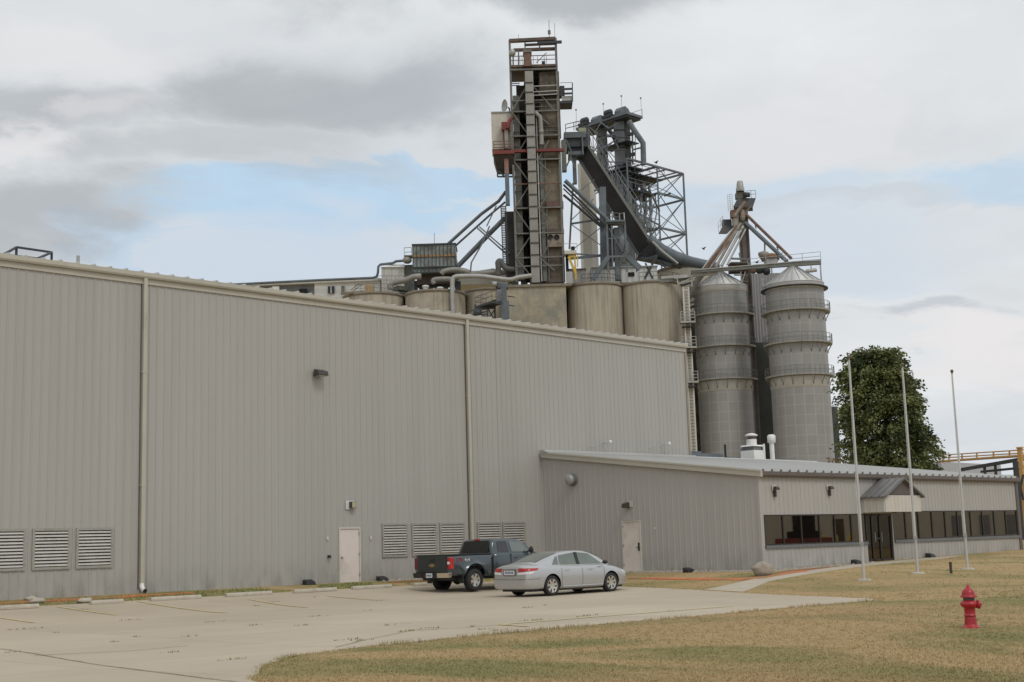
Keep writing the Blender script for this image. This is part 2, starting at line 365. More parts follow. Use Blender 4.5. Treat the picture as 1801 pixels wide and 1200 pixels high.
# ------------------------------------------------------------------ ground and paved sheets
def drape(name, poly, eps, mat, cell=1.2, label=None, kind='structure', parent=None, thick=.06):
    bm = bmesh.new(); vs = [bm.verts.new((p[0], p[1], 0)) for p in poly]; f = bm.faces.new(vs)
    if f.normal.z < 0: bmesh.ops.reverse_faces(bm, faces=[f])
    bmesh.ops.triangulate(bm, faces=bm.faces[:])
    for ax in (0, 1):
        lo = min(p[ax] for p in poly); hi = max(p[ax] for p in poly); k = math.ceil(lo/cell)*cell
        while k < hi:
            n_ = V((1, 0, 0)) if ax == 0 else V((0, 1, 0))
            bmesh.ops.bisect_plane(bm, geom=bm.verts[:]+bm.edges[:]+bm.faces[:], plane_co=n_*k, plane_no=n_, dist=1e-5); k += cell
    bmesh.ops.triangulate(bm, faces=bm.faces[:])
    for v in bm.verts: v.co.z = g(v.co.x, v.co.y)+eps
    bmesh.ops.recalc_face_normals(bm, faces=bm.faces[:])
    if sum(f.normal.z for f in bm.faces) < 0: bmesh.ops.reverse_faces(bm, faces=bm.faces[:])
    # skirt so that the sheet has an edge
    for e in [e for e in bm.edges if e.is_boundary]:
        a, b_ = e.verts; a2 = bm.verts.new(a.co-V((0, 0, thick))); b2 = bm.verts.new(b_.co-V((0, 0, thick)))
        bm.faces.new((a, b_, b2, a2))
    me = bpy.data.meshes.new(name); bm.to_mesh(me); bm.free()
    me.materials.append(mat); o = bpy.data.objects.new(name, me); col.objects.link(o)
    if parent: o.parent = parent
    elif kind: o['kind'] = kind
    if label: o['label'] = label
    return o
xs = [-9000, -3000, -1000, -400, -160, -80, -50]+[-30+1.0*i for i in range(0, 116)]+[90, 110, 150, 230, 400, 900, 3000, 9000]
ys = [-9000, -3000, -1000, -300, -100, -50, -30]+[-15+1.0*i for i in range(0, 62)]+[50, 60, 75, 100, 150, 300, 800, 3000, 9000]
gm = MB(); nx = len(xs)
gm.add([(x, y, g(x, y)) for y in ys for x in xs], [(j*nx+i, j*nx+i+1, (j+1)*nx+i+1, (j+1)*nx+i) for j in range(len(ys)-1) for i in range(nx-1)], True)
tag(mk('ground', gm, m_lawn, V((0, 0, 0))), 'dry brown and green lawn around the parking lot', None, None, 'structure')
def pgs(l): return [PG(*p) for p in l]
def jag(pts, amp=.10, step=.5, seed=1):
    """wavy grass-worn edge"""
    rnd = random.Random(seed); out = []
    for a, b_ in zip(pts[:-1], pts[1:]):
        L = (b_-a).length; k = max(1, int(L/step)); d = (b_-a).normalized(); nrm = V((-d.y, d.x, 0))
        for j in range(k):
            p = a.lerp(b_, j/k)+nrm*(amp*(noise.noise(V((a.x+j*step*.7, a.y*1.3, seed)))+.4*rnd.uniform(-1, 1)))
            out.append(p)
    out.append(pts[-1]); return out
lowe = jag(pgs([(445, 1200), (449, 1186), (462, 1174), (490, 1163), (525, 1154), (570, 1147), (640, 1139), (700, 1133), (800, 1123), (900, 1113), (1000, 1104), (1100, 1095), (1200, 1087), (1300, 1078), (1400, 1069), (1480, 1062), (1550, 1056)]), .07, .35)
upe = jag(pgs([(1550, 1055), (1470, 1051), (1400, 1048.5), (1300, 1043.5), (1240, 1039.5), (1180, 1036), (1100, 1033)]), .08, .4, 3)
wl = [V((38.6, 38.2, 0)), V((37.5, 39.6, 0)), V((33.6, 39.9, 0)), V((28, 40.0, 0)), V((20, 40.0, 0)), V((10, 40.0, 0)), V((-25, 40.0, 0)), V((-25, 2, 0)), V((5.5, 2, 0)), V((7.8, 8, 0)), V((9.0, 12.2, 0))]
lotpoly = [V(p) for p in lowe]+[V(p) for p in upe[1:]]+wl
drape('parking_lot', [(p.x, p.y) for p in lotpoly], .018, m_lot, 1.0, 'pale worn concrete parking lot').select_set(False)
# walkway and aprons
wk = pgs([(1238, 1038), (1306, 1041.5)])+pgs([(1352, 1023), (1440, 1007.5), (1530, 995), (1600, 988), (1658, 983)])
wk2 = [V((58.2, 29.9, 0)), V((50.2, 29.9, 0))]+pgs([(1480, 996.5), (1400, 1007.5), (1330, 1018)])
drape('walkway', [(p.x, p.y) for p in wk+wk2], .014, m_walk, 1.0, 'narrow concrete walk curving to the office entrance')
# gravel drip strip and mulch beds
drape('gravel_strip', [(42.2, 41.6), (42.6, 29.75), (43.6, 29.72), (50.4, 29.72), (50.4, 30.6), (43.3, 30.6), (43.3, 42.3), (33.5, 42.3), (33.5, 41.8)], .010, m_gravel, 1.0, 'pale gravel drip strip along the office wall')
drape('mulch_bed', [(p.x, p.y) for p in (pgs([(1345, 1016.5), (1420, 1005.5), (1480, 997.5), (1520, 991.5)])+[V((50.2, 29.6, 0)), V((43.5, 29.5, 0))])], .006, m_mulch, 1.0, 'red brown mulch bed in front of the office windows')
ml = [V((x, 41.55+.18*noise.noise(V((x*.5, 0, 0))), 0)) for x in [8+1.2*i for i in range(15)]]
ml2 = [V((x, 41.15+.22*noise.noise(V((x*.4, 5, 0))), 0)) for x in [8+1.2*i for i in range(15)]][::-1]
m_oline = M('orange_mulch', (.52, .17, .07), .95, var=.3, scale=4, dirt=(.26, .21, .10), damt=.6, dscale=.9)
drape('mulch_strip', [(p.x, p.y) for p in ml+ml2], .03, m_oline, 1.2, 'thin orange mulch line along the warehouse wall')
ml = [V((x, 42.2, 0)) for x in (33.5, 36, 39, 41.9)]+[V((x, 41.0+.2*noise.noise(V((x, 2, 0))), 0)) for x in (41.9, 39.5, 37, 35, 33.5)]
drape('mulch_patch', [(p.x, p.y) for p in ml], .008, m_mulch, 1.0, 'orange brown mulch behind the parked pickup')
ol = pgs([(1105, 1016), (1200, 1017.5), (1300, 1017.5), (1345, 1014.5), (1420, 1003.5), (1420, 1006), (1345, 1018), (1300, 1021), (1200, 1020.5), (1105, 1018.5)])
drape('orange_mulch', [(p.x, p.y) for p in ol], .022, m_oline, 1.0, 'bright orange mulch line beside the walk near the boulder')
rp = pgs([(1640, 992), (1720, 986), (1801, 980), (1801, 985), (1730, 990), (1650, 996)])
# painted lines
def pline(pa, pb, w, lab):
    a, b_ = PG(*pa), PG(*pb); d = (b_-a).normalized(); n_ = V((-d.y, d.x, 0))*w/2
    drape('painted_line', [((a+n_).x, (a+n_).y), ((b_+n_).x, (b_+n_).y), ((b_-n_).x, (b_-n_).y), ((a-n_).x, (a-n_).y)], .034, m_yline, 1.0, lab, thick=.004)
for i, (a, b_) in enumerate([((-60, 1077), (61, 1097)), ((102, 1069), (206, 1083.5)), ((243, 1059.5), (398, 1079.5)), ((440, 1056), (540, 1070)), ((575, 1050), (662, 1057)), ((878, 1101), (1060, 1086)), ((1060, 1086), (1290, 1068)), ((880, 1101), (930, 1104))]):
    pline(a, b_, .10, 'faded yellow parking line painted on the concrete')

m_joint = M('dark_joint', (.19, .155, .105), .9, var=.3, scale=3, dirt=(.46, .40, .31), damt=.75, dscale=1.1)
for path in ([(-40, 1138), (0, 1143), (60, 1152), (150, 1168), (260, 1183), (360, 1196), (420, 1203)], [(60, 1156), (110, 1153), (230, 1147), (330, 1138)], [(590, 1141), (640, 1128), (720, 1112), (800, 1107), (900, 1100)]):
    P = pgs(path); n_ = [V((-(b_-a).y, (b_-a).x, 0)).normalized()*.014 for a, b_ in zip(P[:-1], P[1:])]; n_.append(n_[-1])
    drape('expansion_joint', [((p+k).x, (p+k).y) for p, k in zip(P, n_)]+[((p-k).x, (p-k).y) for p, k in list(zip(P, n_))[::-1]], .030, m_joint, 1.0, thick=.003)

# ------------------------------------------------------------------ ribbed wall sheets
def ribwall(mb, A, B, ztop, zbot, holes=(), per=.305, dep=.024, out=None):
    """vertical sheet from A to B (plan), rib profile standing out along 'out'; holes (s0,s1,z0,z1) are cut open; ztop may be f(s)"""
    A, B = V(A), V(B); d = (B-A); L = d.length; d.normalize(); out = V(out)
    zt = ztop if callable(ztop) else (lambda s_: ztop); zb = zbot if callable(zbot) else (lambda s_: zbot)
    ss = []; k = 0
    while k*per < L:
        for o_, h_ in ((0, 0), (.11, 0), (.13, 1), (.165, 1), (.185, 0)):
            s_ = k*per+o_*per/.305
            if s_ < L: ss.append((s_, h_))
        k += 1
    ss.append((L, 0))
    for h in holes:
        for e in h[:2]: ss = [q for q in ss if abs(q[0]-e) > .012]; ss.append((e, 0))
    ss.sort()
    for (s0, h0), (s1, h1) in zip(ss[:-1], ss[1:]):
        mid = (s0+s1)/2; cuts = sorted([(h[2], h[3]) for h in holes if h[0]-1e-4 < mid < h[1]+1e-4])
        lo = [(zb(s0), zb(s1))]; hi = []
        for c in cuts: hi.append((c[0], c[0])); lo.append((c[1], c[1]))
        hi.append((zt(s0), zt(s1)))
        for (l0, l1), (t0, t1) in zip(lo, hi):
            if t0-l0 < .01: continue
            p0 = A+d*s0+out*(dep*h0); p1 = A+d*s1+out*(dep*h1)
            mb.add([(p0.x, p0.y, l0), (p1.x, p1.y, l1), (p1.x, p1.y, t1), (p0.x, p0.y, t0)], [(0, 1, 2, 3)])
    return mb
WY = 42.46; WX1 = 54.3; WX0 = -22.
wh = Thing('warehouse', 'huge windowless grey ribbed metal warehouse with three downspouts and louvred vents', 'warehouse', (16, WY+15, .3))
w_ = MB()
# openings measured along the wall
lv = []
for (a, b_, c, d_) in [(-30, 43.5, 932.5, 1001), (58, 122, 931.5, 1000), (135, 197, 931, 998.5), (672, 715, 924.5, 980.5), (724, 766, 923.5, 979), (773, 815, 922.5, 977.5), (839, 880, 921.5, 975), (884, 922, 920.5, 973)]:
    x0 = PY(a, c, WY).x; x1 = PY(b_, c, WY).x; lv.append((x0, x1))
lv[0] = (lv[0][1]-(lv[1][1]-lv[1][0]), lv[0][1])
LZ0, LZ1 = 1.27, 2.56
DX0, DX1 = 31.86, 32.92
holes = [(a-WX0, b_-WX0, LZ0, LZ1) for a, b_ in lv]+[(DX0-WX0, DX1-WX0, .28, 2.46)]
ribwall(w_, (WX0, WY, 0), (WX1, WY, 0), 11.5, .2, holes, out=(0, -1, 0))
ribwall(w_, (WX1, WY, 0), (WX1, WY+32, 0), lambda s_: 11.5+(.9*(1-abs(s_-16)/16)), .2, out=(1, 0, 0))
w_.add([(WX0, WY, .2), (WX0, WY+32, .2), (WX0, WY+32, 11.5), (WX0, WY+16, 12.4), (WX0, WY, 11.5)], [(0, 1, 2, 3, 4)])
w_.add([(WX0, WY+32, .2), (WX1, WY+32, .2), (WX1, WY+32, 11.5), (WX0, WY+32, 11.5)], [(0, 1, 2, 3)])
wall_o = wh.part('wall', w_, m_wall)
rf = MB()
for sgn in (0, 1):
    ya, yb = (WY-.12, WY+16) if sgn == 0 else (WY+32.1, WY+16)
    rf.add([(WX0-.1, ya, 11.58), (WX1+.1, ya, 11.58), (WX1+.1, yb, 12.49), (WX0-.1, yb, 12.49)], [(0, 1, 2, 3)])
k = WX0
while k < WX1:
    rf.prism([(k, WY-.2, 11.60), (k+.10, WY-.2, 11.60), (k+.075, WY-.2, 11.66), (k+.025, WY-.2, 11.66)], (0, 16.2, .90)); k += .61
wh.part('roof', rf, m_roofm)
gt = MB()
gprof = [(0, 0), (0, -.17), (.05, -.20), (.13, -.20), (.165, -.14), (.165, 0.0), (.15, .0), (.15, -.12)]
gt.prism([(WX0, WY-.03-a, 11.60+b_) for a, b_ in gprof][::-1], (WX1-WX0+.05, 0, 0)); wh.part('gutter', gt, m_gutter)
fl = MB().box((WX0, WY-.062, 11.20), (WX1, WY-.005, 11.40)); wh.part('eave_flashing', fl, m_gutter)
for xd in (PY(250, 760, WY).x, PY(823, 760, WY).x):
    d_ = MB().box((xd-.07, WY-.155, .62), (xd+.07, WY-.035, 11.42))
    d_.box((xd-.10, WY-.165, 4), (xd+.10, WY-.03, 4.05)).box((xd-.10, WY-.165, 8), (xd+.10, WY-.03, 8.05))
    o = wh.part('downspout', d_, m_gutter)
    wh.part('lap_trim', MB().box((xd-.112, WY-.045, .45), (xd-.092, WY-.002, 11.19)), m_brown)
    e = MB().tube([(xd, WY-.10, .66), (xd, WY-.12, .52), (xd, WY-.24, .42), (xd, WY-.34, .40)], .085, 10, False); e.lathe((xd, WY-.345, .398), [(.07, 0), (0, .001)], 10, (0, -1, 0), mi=1); wh.part('elbow', e, [m_white, m_dark], parent=o)
ct = MB().box((WX1-.09, WY-.05, .2), (WX1+.05, WY+.10, 11.42)); wh.part('corner_trim', ct, M('brown_corner_trim', (.30, .26, .21), .5))
rc = Thing  # noqa
def louver(x0, x1):
    f = MB(); fr_ = .055; y0, y1 = WY-.06, WY+.02
    f.box((x0-.03, y0, LZ1-fr_), (x1+.03, y1, LZ1+.03)).box((x0-.03, y0, LZ0-.03), (x1+.03, y1, LZ0+fr_)).box((x0-.03, y0, LZ0+fr_), (x0+fr_, y1, LZ1-fr_)).box((x1-fr_, y0, LZ0+fr_), (x1+.03, y1, LZ1-fr_))
    f.box((x0+.001, WY+.18, LZ0), (x1-.001, WY+.2, LZ1), 1)
    f.box((x0, WY+.021, LZ0), (x0+.02, WY+.18, LZ1), 1).box((x1-.02, WY+.021, LZ0), (x1, WY+.18, LZ1), 1)
    o = wh.part('louver', f, [m_wallfr, M('louver_backing', (.07, .068, .062), .8)])
    s_ = MB(); n = 11; z0 = LZ0+fr_+.01; z1 = LZ1-fr_
    for i in range(n):
        z = z0+(z1-z0)*(i+.15)/n; dz = random.uniform(-.001, .001); dl = random.uniform(-.003, .003)
        s_.hexa([(x0+fr_, WY-.045, z+dz), (x1-fr_, WY-.045+dl, z+dl), (x1-fr_, WY+.03, z+.06), (x0+fr_, WY+.03, z+.06), (x0+fr_, WY-.045, z+.052+dz), (x1-fr_, WY-.045+dl, z+.052+dl), (x1-fr_, WY+.03, z+.075), (x0+fr_, WY+.03, z+.075)])
    wh.part('slats', s_, m_slat, parent=o)
m_wallfr = M('louver_frame', (.34, .325, .29), .5, var=.1, scale=3, dirt=(.2, .17, .13), damt=.3, dscale=3)
for a, b_ in lv: louver(a, b_)
def door_y(T, x0, x1, z0, z1, Y, handle_left=True):
    fr_ = MB(); w = .055
    fr_.box((x0, Y-.05, z0), (x0+w, Y+.08, z1)).box((x1-w, Y-.05, z0), (x1, Y+.08, z1)).box((x0+w, Y-.05, z1-w), (x1-w, Y+.08, z1)).box((x0-.05, Y-.075, z0-.06), (x1+.05, Y+.10, z0+.02))
    d = MB().box((x0+w+.006, Y-.01, z0+.02), (x1-w-.006, Y+.04, z1-w-.006))
    o = T.part('door', d, m_door); T.part('frame', fr_, m_canopy, parent=o)
    hx = x0+w+.09 if handle_left else x1-w-.09
    T.part('handle', MB().lathe((hx, Y-.011, z0+1.0), [(.04, 0), (.04, .012), (.014, .016), (.014, .05), (.032, .055), (.034, .075), (.0, .085)], 12, (0, -1, 0)), m_galv, parent=o)
    for zz in (.25, 1.05, 1.85):
        hq = x1-w if handle_left else x0+w; T.part('hinge', MB().box((hq-.02, Y-.06, z0+zz), (hq+.02, Y-.012, z0+zz+.11)), m_galv, parent=o)
door_y(wh, DX0, DX1, .30, 2.46, WY)
for xx in (.52,):
    q = PY(577, 979, WY); wh.part('hose_tap', MB().box((q.x-.05, WY-.12, q.z-.05), (q.x+.05, WY-.034, q.z+.05)).tube([(q.x, WY-.1, q.z), (q.x, WY-.17, q.z-.02), (q.x, WY-.18, q.z-.08)], .02), m_black)
for px_, py_ in ((575, 947), (651, 946)):
    q = PY(px_, py_, WY); wh.part('cover_plate', MB().box((q.x-.05, WY-.05, q.z-.07), (q.x+.05, WY-.034, q.z+.07)), m_canopy)
# wall lamps
def lamp_y(px_, py_, Y, label, plate=False, s=1., dark=True):
    q = PY(px_, py_, Y); t_ = Thing('wall_lamp', label, 'wall lamp', (q.x, Y, q.z), 'lamps on the outside walls')
    if plate: t_.part('back_plate', MB().box((q.x-.24*s, Y-.05, q.z-.16*s), (q.x+.22*s, Y-.034, q.z+.2*s)), m_canopy)
    b_ = MB().box((q.x-.07*s, Y-.12, q.z-(.55 if plate else .10)*s), (q.x+.07*s, Y-.034, q.z+.06*s)); t_.part('bracket', b_, m_lamp)
    hd = MB().hexa([(q.x-.20*s, Y-.40*s, q.z-.10*s), (q.x+.20*s, Y-.40*s, q.z-.10*s), (q.x+.20*s, Y-.09, q.z-.12*s), (q.x-.20*s, Y-.09, q.z-.12*s), (q.x-.20*s, Y-.36*s, q.z+.04*s), (q.x+.20*s, Y-.36*s, q.z+.04*s), (q.x+.17*s, Y-.09, q.z+.13*s), (q.x-.17*s, Y-.09, q.z+.13*s)])
    h_ = bevel(t_.part('lamp_head', hd, m_lamp), .02)
    t_.part('lens', MB().box((q.x-.16*s, Y-.36*s, q.z-.125*s), (q.x+.16*s, Y-.13*s, q.z-.105*s)), m_lens, parent=h_)
    return t_
lamp_y(557, 657, WY, 'dark bronze floodlight alone high on the middle of the warehouse wall', s=1.2)
q = PY(614, 889, WY); t_ = Thing('wall_lamp', 'square wall lamp with yellowed lens on a white plate above the warehouse door', 'wall lamp', (q.x, WY, q.z), 'lamps on the outside walls')
t_.part('back_plate', MB().box((q.x-.2, WY-.05, q.z-.16), (q.x+.24, WY-.034, q.z+.18)), m_whiteb)
bevel(t_.part('lamp_head', MB().box((q.x-.04, WY-.22, q.z-.12), (q.x+.2, WY-.051, q.z+.14)), m_lamp), .012)
t_.part('lens', MB().box((q.x-.02, WY-.232, q.z-.10), (q.x+.18, WY-.221, q.z+.12)), m_lens)
# things on the warehouse roof
fr_ = Thing('roof_hatch_frame', 'open dark blue steel frame standing on the warehouse roof edge', 'steel frame', (18.9, 44.5, 11.7))
def q_(x, y, Y): return PY(x, y, Y)
a0, a1, a2, a3 = PY(6, 448, 43.2), PY(66, 455, 43.2), PY(91, 444, 44.9), PY(29, 435, 44.9)
z_ = .5*(a0.z+a1.z); zt = .5*(a2.z+a3.z); zc = (z_+zt)/2
for a, b_ in ((a0, a1), (a1, a2), (a2, a3), (a3, a0)): fr_.part('rail', MB().beam(a, b_, .07), m_blued)
for a in (a0, a1, a2, a3): fr_.part('leg', MB().beam(a, V((a.x, a.y, 11.6)), .07), m_blued)
q = PY(137.5, 450, 43.4); solo('roof_vent_pipe', MB().tube([(q.x, 43.4, 11.55), (q.x, 43.4, q.z)], .06, 10), m_galv, 'short grey vent pipe poking above the warehouse roof edge', 'vent pipe', (q.x, 43.4, 11.6))

# ------------------------------------------------------------------ office building
OX0, OX1, OY = 43.4, 65.7, 30.65
ZE, ZR = 4.12, 5.62
of = Thing('office_building', 'low grey ribbed metal office with ribbon windows and gabled entrance', 'office building', (55, 36, .3))
def zroof(y): return ZE+(ZR-ZE)*(y-OY)/(WY-OY)
wx = [PY(a, 906, OY).x for a in (1343, 1376, 1408, 1440, 1467, 1496, 1522)]
ex0, ex1 = wx[-1]+.02, PY(1569, 930, OY).x
wx2 = [PY(a, 902, OY).x for a in (1569, 1591, 1614, 1638, 1661, 1683, 1706, 1727, 1747.5, 1768, 1788.5)]
wx2[-1] = min(wx2[-1], OX1-.12)
WZ0, WZ1 = 1.27, 2.46
o_ = MB()
ribwall(o_, (OX0, OY, 0), (OX1, OY, 0), ZE, lambda s_: .18+.2*s_/22, [(wx[0]-OX0, wx[-1]-OX0, WZ0, WZ1), (ex0-OX0, ex1-OX0, -.5, WZ1), (wx2[0]+.02-OX0, wx2[-1]-OX0, WZ0+.03, WZ1+.1)], out=(0, -1, 0))
dz0, dz1 = 36.74, 37.78
ribwall(o_, (OX0, WY, 0), (OX0, OY, 0), lambda s_: zroof(WY-s_), .18, [(WY-dz1, WY-dz0, .28, 2.47)], dep=.012, out=(-1, 0, 0))
ribwall(o_, (OX1, OY, 0), (OX1, 54, 0), lambda s_: zroof(OY+s_) if s_ < WY-OY else ZR-(s_-(WY-OY))*.127, .2, out=(1, 0, 0))
o_.add([(WX1, 54, .2), (OX1, 54, .2), (OX1, 54, 4.1), (WX1, 54, 4.1)], [(0, 1, 2, 3)])
of.part('wall', o_, m_wall2)
cb = MB().box((OX0-.045, OY-.045, .2), (OX0+.12, OY+.10, ZE)); bevel(of.part('corner_trim', cb, m_wall2), .01)
of.part('corner_trim', MB().box((OX1-.22, OY-.06, .3), (OX1+.06, OY+.02, ZE-.05)), m_brown)
bp = MB().box((OX0+.01, OY-.02, .1), (ex0, OY+.03, .30)).box((OX0-.02, OY, .05), (OX0+.03, 36.7, .22)).box((OX0-.02, 37.8, .05), (OX0+.03, WY-.1, .22)).box((ex1, OY-.02, .2), (OX1, OY+.03, .42)); of.part('foundation', bp, m_conc)
r_ = MB()
def rsheet(x0, x1, y0, z0, y1, z1): r_.add([(x0, y0, z0), (x1, y0, z0), (x1, y1, z1), (x0, y1, z1), (x0, y0, z0-.03), (x1, y0, z0-.03), (x1, y1, z1-.03), (x0, y1, z1-.03)], [(0, 1, 2, 3), (7, 6, 5, 4), (4, 5, 1, 0), (0, 3, 7, 4), (1, 5, 6, 2)])
sl = (ZR-ZE)/(WY-OY)
rsheet(OX0-.12, OX1+.12, OY-.12, ZE+.07-.12*sl, WY-.08, ZR+.06)
rsheet(WX1+.08, OX1+.12, WY-.08+.001, ZR+.06, 54.1, ZR+.06-(54.1-WY)*.127)
x = OX0+.05
while x < OX1:
    r_.prism([(x, OY-.16, ZE+.045), (x+.16, OY-.16, ZE+.045), (x+.12, OY-.16, ZE+.13), (x+.04, OY-.16, ZE+.13)], (0, WY-OY, (WY-OY)*sl)); x += .61
of.part('roof', r_, m_roofm)
x = OX0+.05
while x < OX1: of.part('rib_closure', MB().prism([(x+.01, OY-.185, ZE+.045), (x+.15, OY-.185, ZE+.045), (x+.115, OY-.185, ZE+.125), (x+.045, OY-.185, ZE+.125)], (0, .02, 0)), m_brown); x += .61
of.part('gutter', MB().prism([(OX0-.10, OY-.035-a, ZE+.03+b_) for a, b_ in gprof][::-1], (OX1-OX0+.2, 0, 0)), m_brown)
rk = MB().hexa([(OX0-.17, OY-.25, ZE-.19), (OX0-.03, OY-.25, ZE-.19), (OX0-.03, WY-.1, ZR-.16), (OX0-.17, WY-.1, ZR-.16), (OX0-.17, OY-.25, ZE+.04), (OX0-.03, OY-.25, ZE+.04), (OX0-.03, WY-.1, ZR+.06), (OX0-.17, WY-.1, ZR+.06)])
rk.hexa([(OX0-.20, OY-.27, ZE+.0), (OX0-.16, OY-.27, ZE+.0), (OX0-.16, WY-.1, ZR+.03), (OX0-.20, WY-.1, ZR+.03), (OX0-.20, OY-.27, ZE+.075), (OX0-.16, OY-.27, ZE+.075), (OX0-.16, WY-.1, ZR+.09), (OX0-.20, WY-.1, ZR+.09)])
of.part('rake_trim', rk, m_gutter)
of.part('ridge_flashing', MB().box((OX0-.1, WY-.3, ZR+.1), (WX1+.1, WY-.05, ZR+.2)).hexa([(WX1+.12, WY-.3, ZR+.06), (OX1+.1, WY-.3, ZR+.06), (OX1+.1, WY+.25, ZR+.04), (WX1+.12, WY+.25, ZR+.04), (WX1+.12, WY-.1, ZR+.17), (OX1+.1, WY-.1, ZR+.17), (OX1+.1, WY+.05, ZR+.17), (WX1+.12, WY+.05, ZR+.17)]), m_roofm)
# ribbon windows
def panes(xl, z0, z1, blinds):
    for i in range(len(xl)-1):
        a, b_ = xl[i], xl[i+1]; w = .035
        f = MB().box((a, OY-.02, z0+.05), (a+w, OY+.06, z1-.05)).box((b_-w, OY-.02, z0+.05), (b_, OY+.06, z1-.05)).box((a, OY-.02, z0), (b_, OY+.06, z0+.05)).box((a, OY-.02, z1-.05), (b_, OY+.06, z1))
        o = of.part('window', f, m_bronze)
        of.part('pane', MB().box((a+w, OY+.015, z0+.05), (b_-w, OY+.022, z1-.05)), m_glass, parent=o)
        bl = blinds[i]
        if bl:
            mt, frac = bl; s_ = MB(); zb = z1-(z1-z0)*frac; n = max(3, int((b_-a-2*w)/.09)); pw = (b_-a-2*w)/n
            for j in range(n): s_.hexa([(a+w+pw*j+.004, OY+.085, zb), (a+w+pw*(j+1)-.004, OY+.12, zb), (a+w+pw*(j+1)-.004, OY+.123, zb), (a+w+pw*j+.004, OY+.088, zb), (a+w+pw*j+.004, OY+.085, z1-.06), (a+w+pw*(j+1)-.004, OY+.12, z1-.06), (a+w+pw*(j+1)-.004, OY+.123, z1-.06), (a+w+pw*j+.004, OY+.088, z1-.06)])
            of.part('blind', s_, mt, parent=o)
B_, G_ = m_blind, m_blindg
panes(wx, WZ0, WZ1, [(B_, .45), (B_, .35), None, (G_, 1), (B_, .4), (G_, 1)])
panes(wx2, WZ0+.03, WZ1+.10, [(G_, 1), (B_, .95), (B_, .95), (B_, .95), (G_, .7), (B_, .95), (B_, .95), (B_, .95), (G_, .65), (B_, .95)])
of.part('sill', MB().box((wx[0]-.02, OY-.075, WZ0-.12), (wx[-1], OY-.003, WZ0-.002)), m_sillgrey)
of.part('sill', MB().box((wx2[0]+.02, OY-.075, WZ0-.09), (wx2[-1]+.02, OY-.003, WZ0+.028)), m_sillgrey)
inn = MB().box((OX0+.3, OY+3.2, .4), (ex0-.1, OY+3.25, 3)).box((OX0+.3, OY+.4, .30), (OX1-.3, OY+3.2, .42)).box((OX0+.3, OY+.4, 2.75), (OX1-.3, OY+3.2, 2.8)).box((ex1+.1, OY+3.2, .4), (OX1-.3, OY+3.25, 3)).box((ex0-.12, OY+.35, .43), (ex0-.04, OY+3.2, 2.74)).box((ex1+.04, OY+.35, .43), (ex1+.12, OY+3.2, 2.74)).box((OX0+.22, OY+.35, .43), (OX0+.3, OY+3.2, 2.74)).box((OX1-.3, OY+.35, .43), (OX1-.22, OY+3.2, 2.74)).box((ex0, OY+3.2, .43), (ex1, OY+3.25, 2.74))
of.part('interior', inn, m_inner)
# entrance
en = MB()
for xx in (ex0, ex0+.46, ex1-.10-.92, ex1-.09): en.box((xx, OY+.02, .42), (xx+.09, OY+.12, WZ1))
en.box((ex0+.09, OY+.02, WZ1-.10), (ex1-.09, OY+.12, WZ1)).box((ex0+.09, OY+.02, .42), (ex1-.09, OY+.12, .52)).box((ex0+.55, OY+.02, 1.35), (ex1-1.02, OY+.10, 1.42))
m_glassd = glass('dark_door_glass', (.30, .26, .22), .02)  # canopy shade on the door put into a darker, duller glass tint
eo = of.part('entrance_door', en, m_bronze)
of.part('pane', MB().box((ex0+.09, OY+.06, .52), (ex1-.09, OY+.068, WZ1-.1)), m_glassd, parent=eo)
of.part('handle', MB().tube([(ex1-.95, OY-.03, 1.25), (ex1-.95, OY-.03, 1.65)], .015), m_galv, parent=eo)
of.part('handle', MB().tube([(ex0+.62, OY-.03, 1.25), (ex0+.62, OY-.03, 1.65)], .015), m_galv, parent=eo)
of.part('threshold', MB().box((ex0-.1, OY-.5, .25), (ex1+.1, OY+.02, .40)), m_conc)
# canopy
cx0, cx1, cy0, cz0, cz1 = 50.87, 53.84, 29.5, 2.50, 3.2
can = MB(); ribwall(can, (cx0, OY, 0), (cx0, cy0, 0), cz1, cz0, out=(-1, 0, 0)); ribwall(can, (cx0, cy0, 0), (cx1, cy0, 0), cz1, cz0, out=(0, -1, 0)); ribwall(can, (cx1, cy0, 0), (cx1, OY, 0), cz1, cz0, out=(1, 0, 0))
can.box((cx0+.01, cy0+.01, cz0+.02), (cx1-.01, OY-.04, cz0+.06))
co = of.part('canopy', can, m_canopy)
ap = 3.95; cm = (cx0+cx1)/2
gbl = MB().prism([(cx0+.1, cy0+.02, cz1+.02), (cx1-.1, cy0+.02, cz1+.02), (cm, cy0+.02, ap-.05)], (0, .05, 0)); of.part('gable', gbl, m_canbrown, parent=co)
cr = MB()
for s_ in (-1, 1):
    e = V((cm+s_*((cx1-cx0)/2+.16), 0, cz1-.045)); a_ = V((cm, 0, ap)); nn = V((-s_*0, 0, .05))
    cr.add([(a_.x, cy0-.14, a_.z), (e.x, cy0-.14, e.z), (e.x, OY-.035, e.z), (a_.x, OY-.035, a_.z), (a_.x, cy0-.14, a_.z-.06), (e.x, cy0-.14, e.z-.06), (e.x, OY-.035, e.z-.06), (a_.x, OY-.035, a_.z-.06)], [(0, 1, 2, 3), (7, 6, 5, 4), (0, 4, 5, 1), (1, 5, 6, 2)])
    for k in range(4):
        t0 = (k+.5)/4; y_ = cy0-.1+(OY-cy0)*k/3.6; cr.beam((a_.x, y_, a_.z+.02), (e.x, y_, e.z+.02), .04)
of.part('canopy_roof', cr, m_canroof, parent=co)
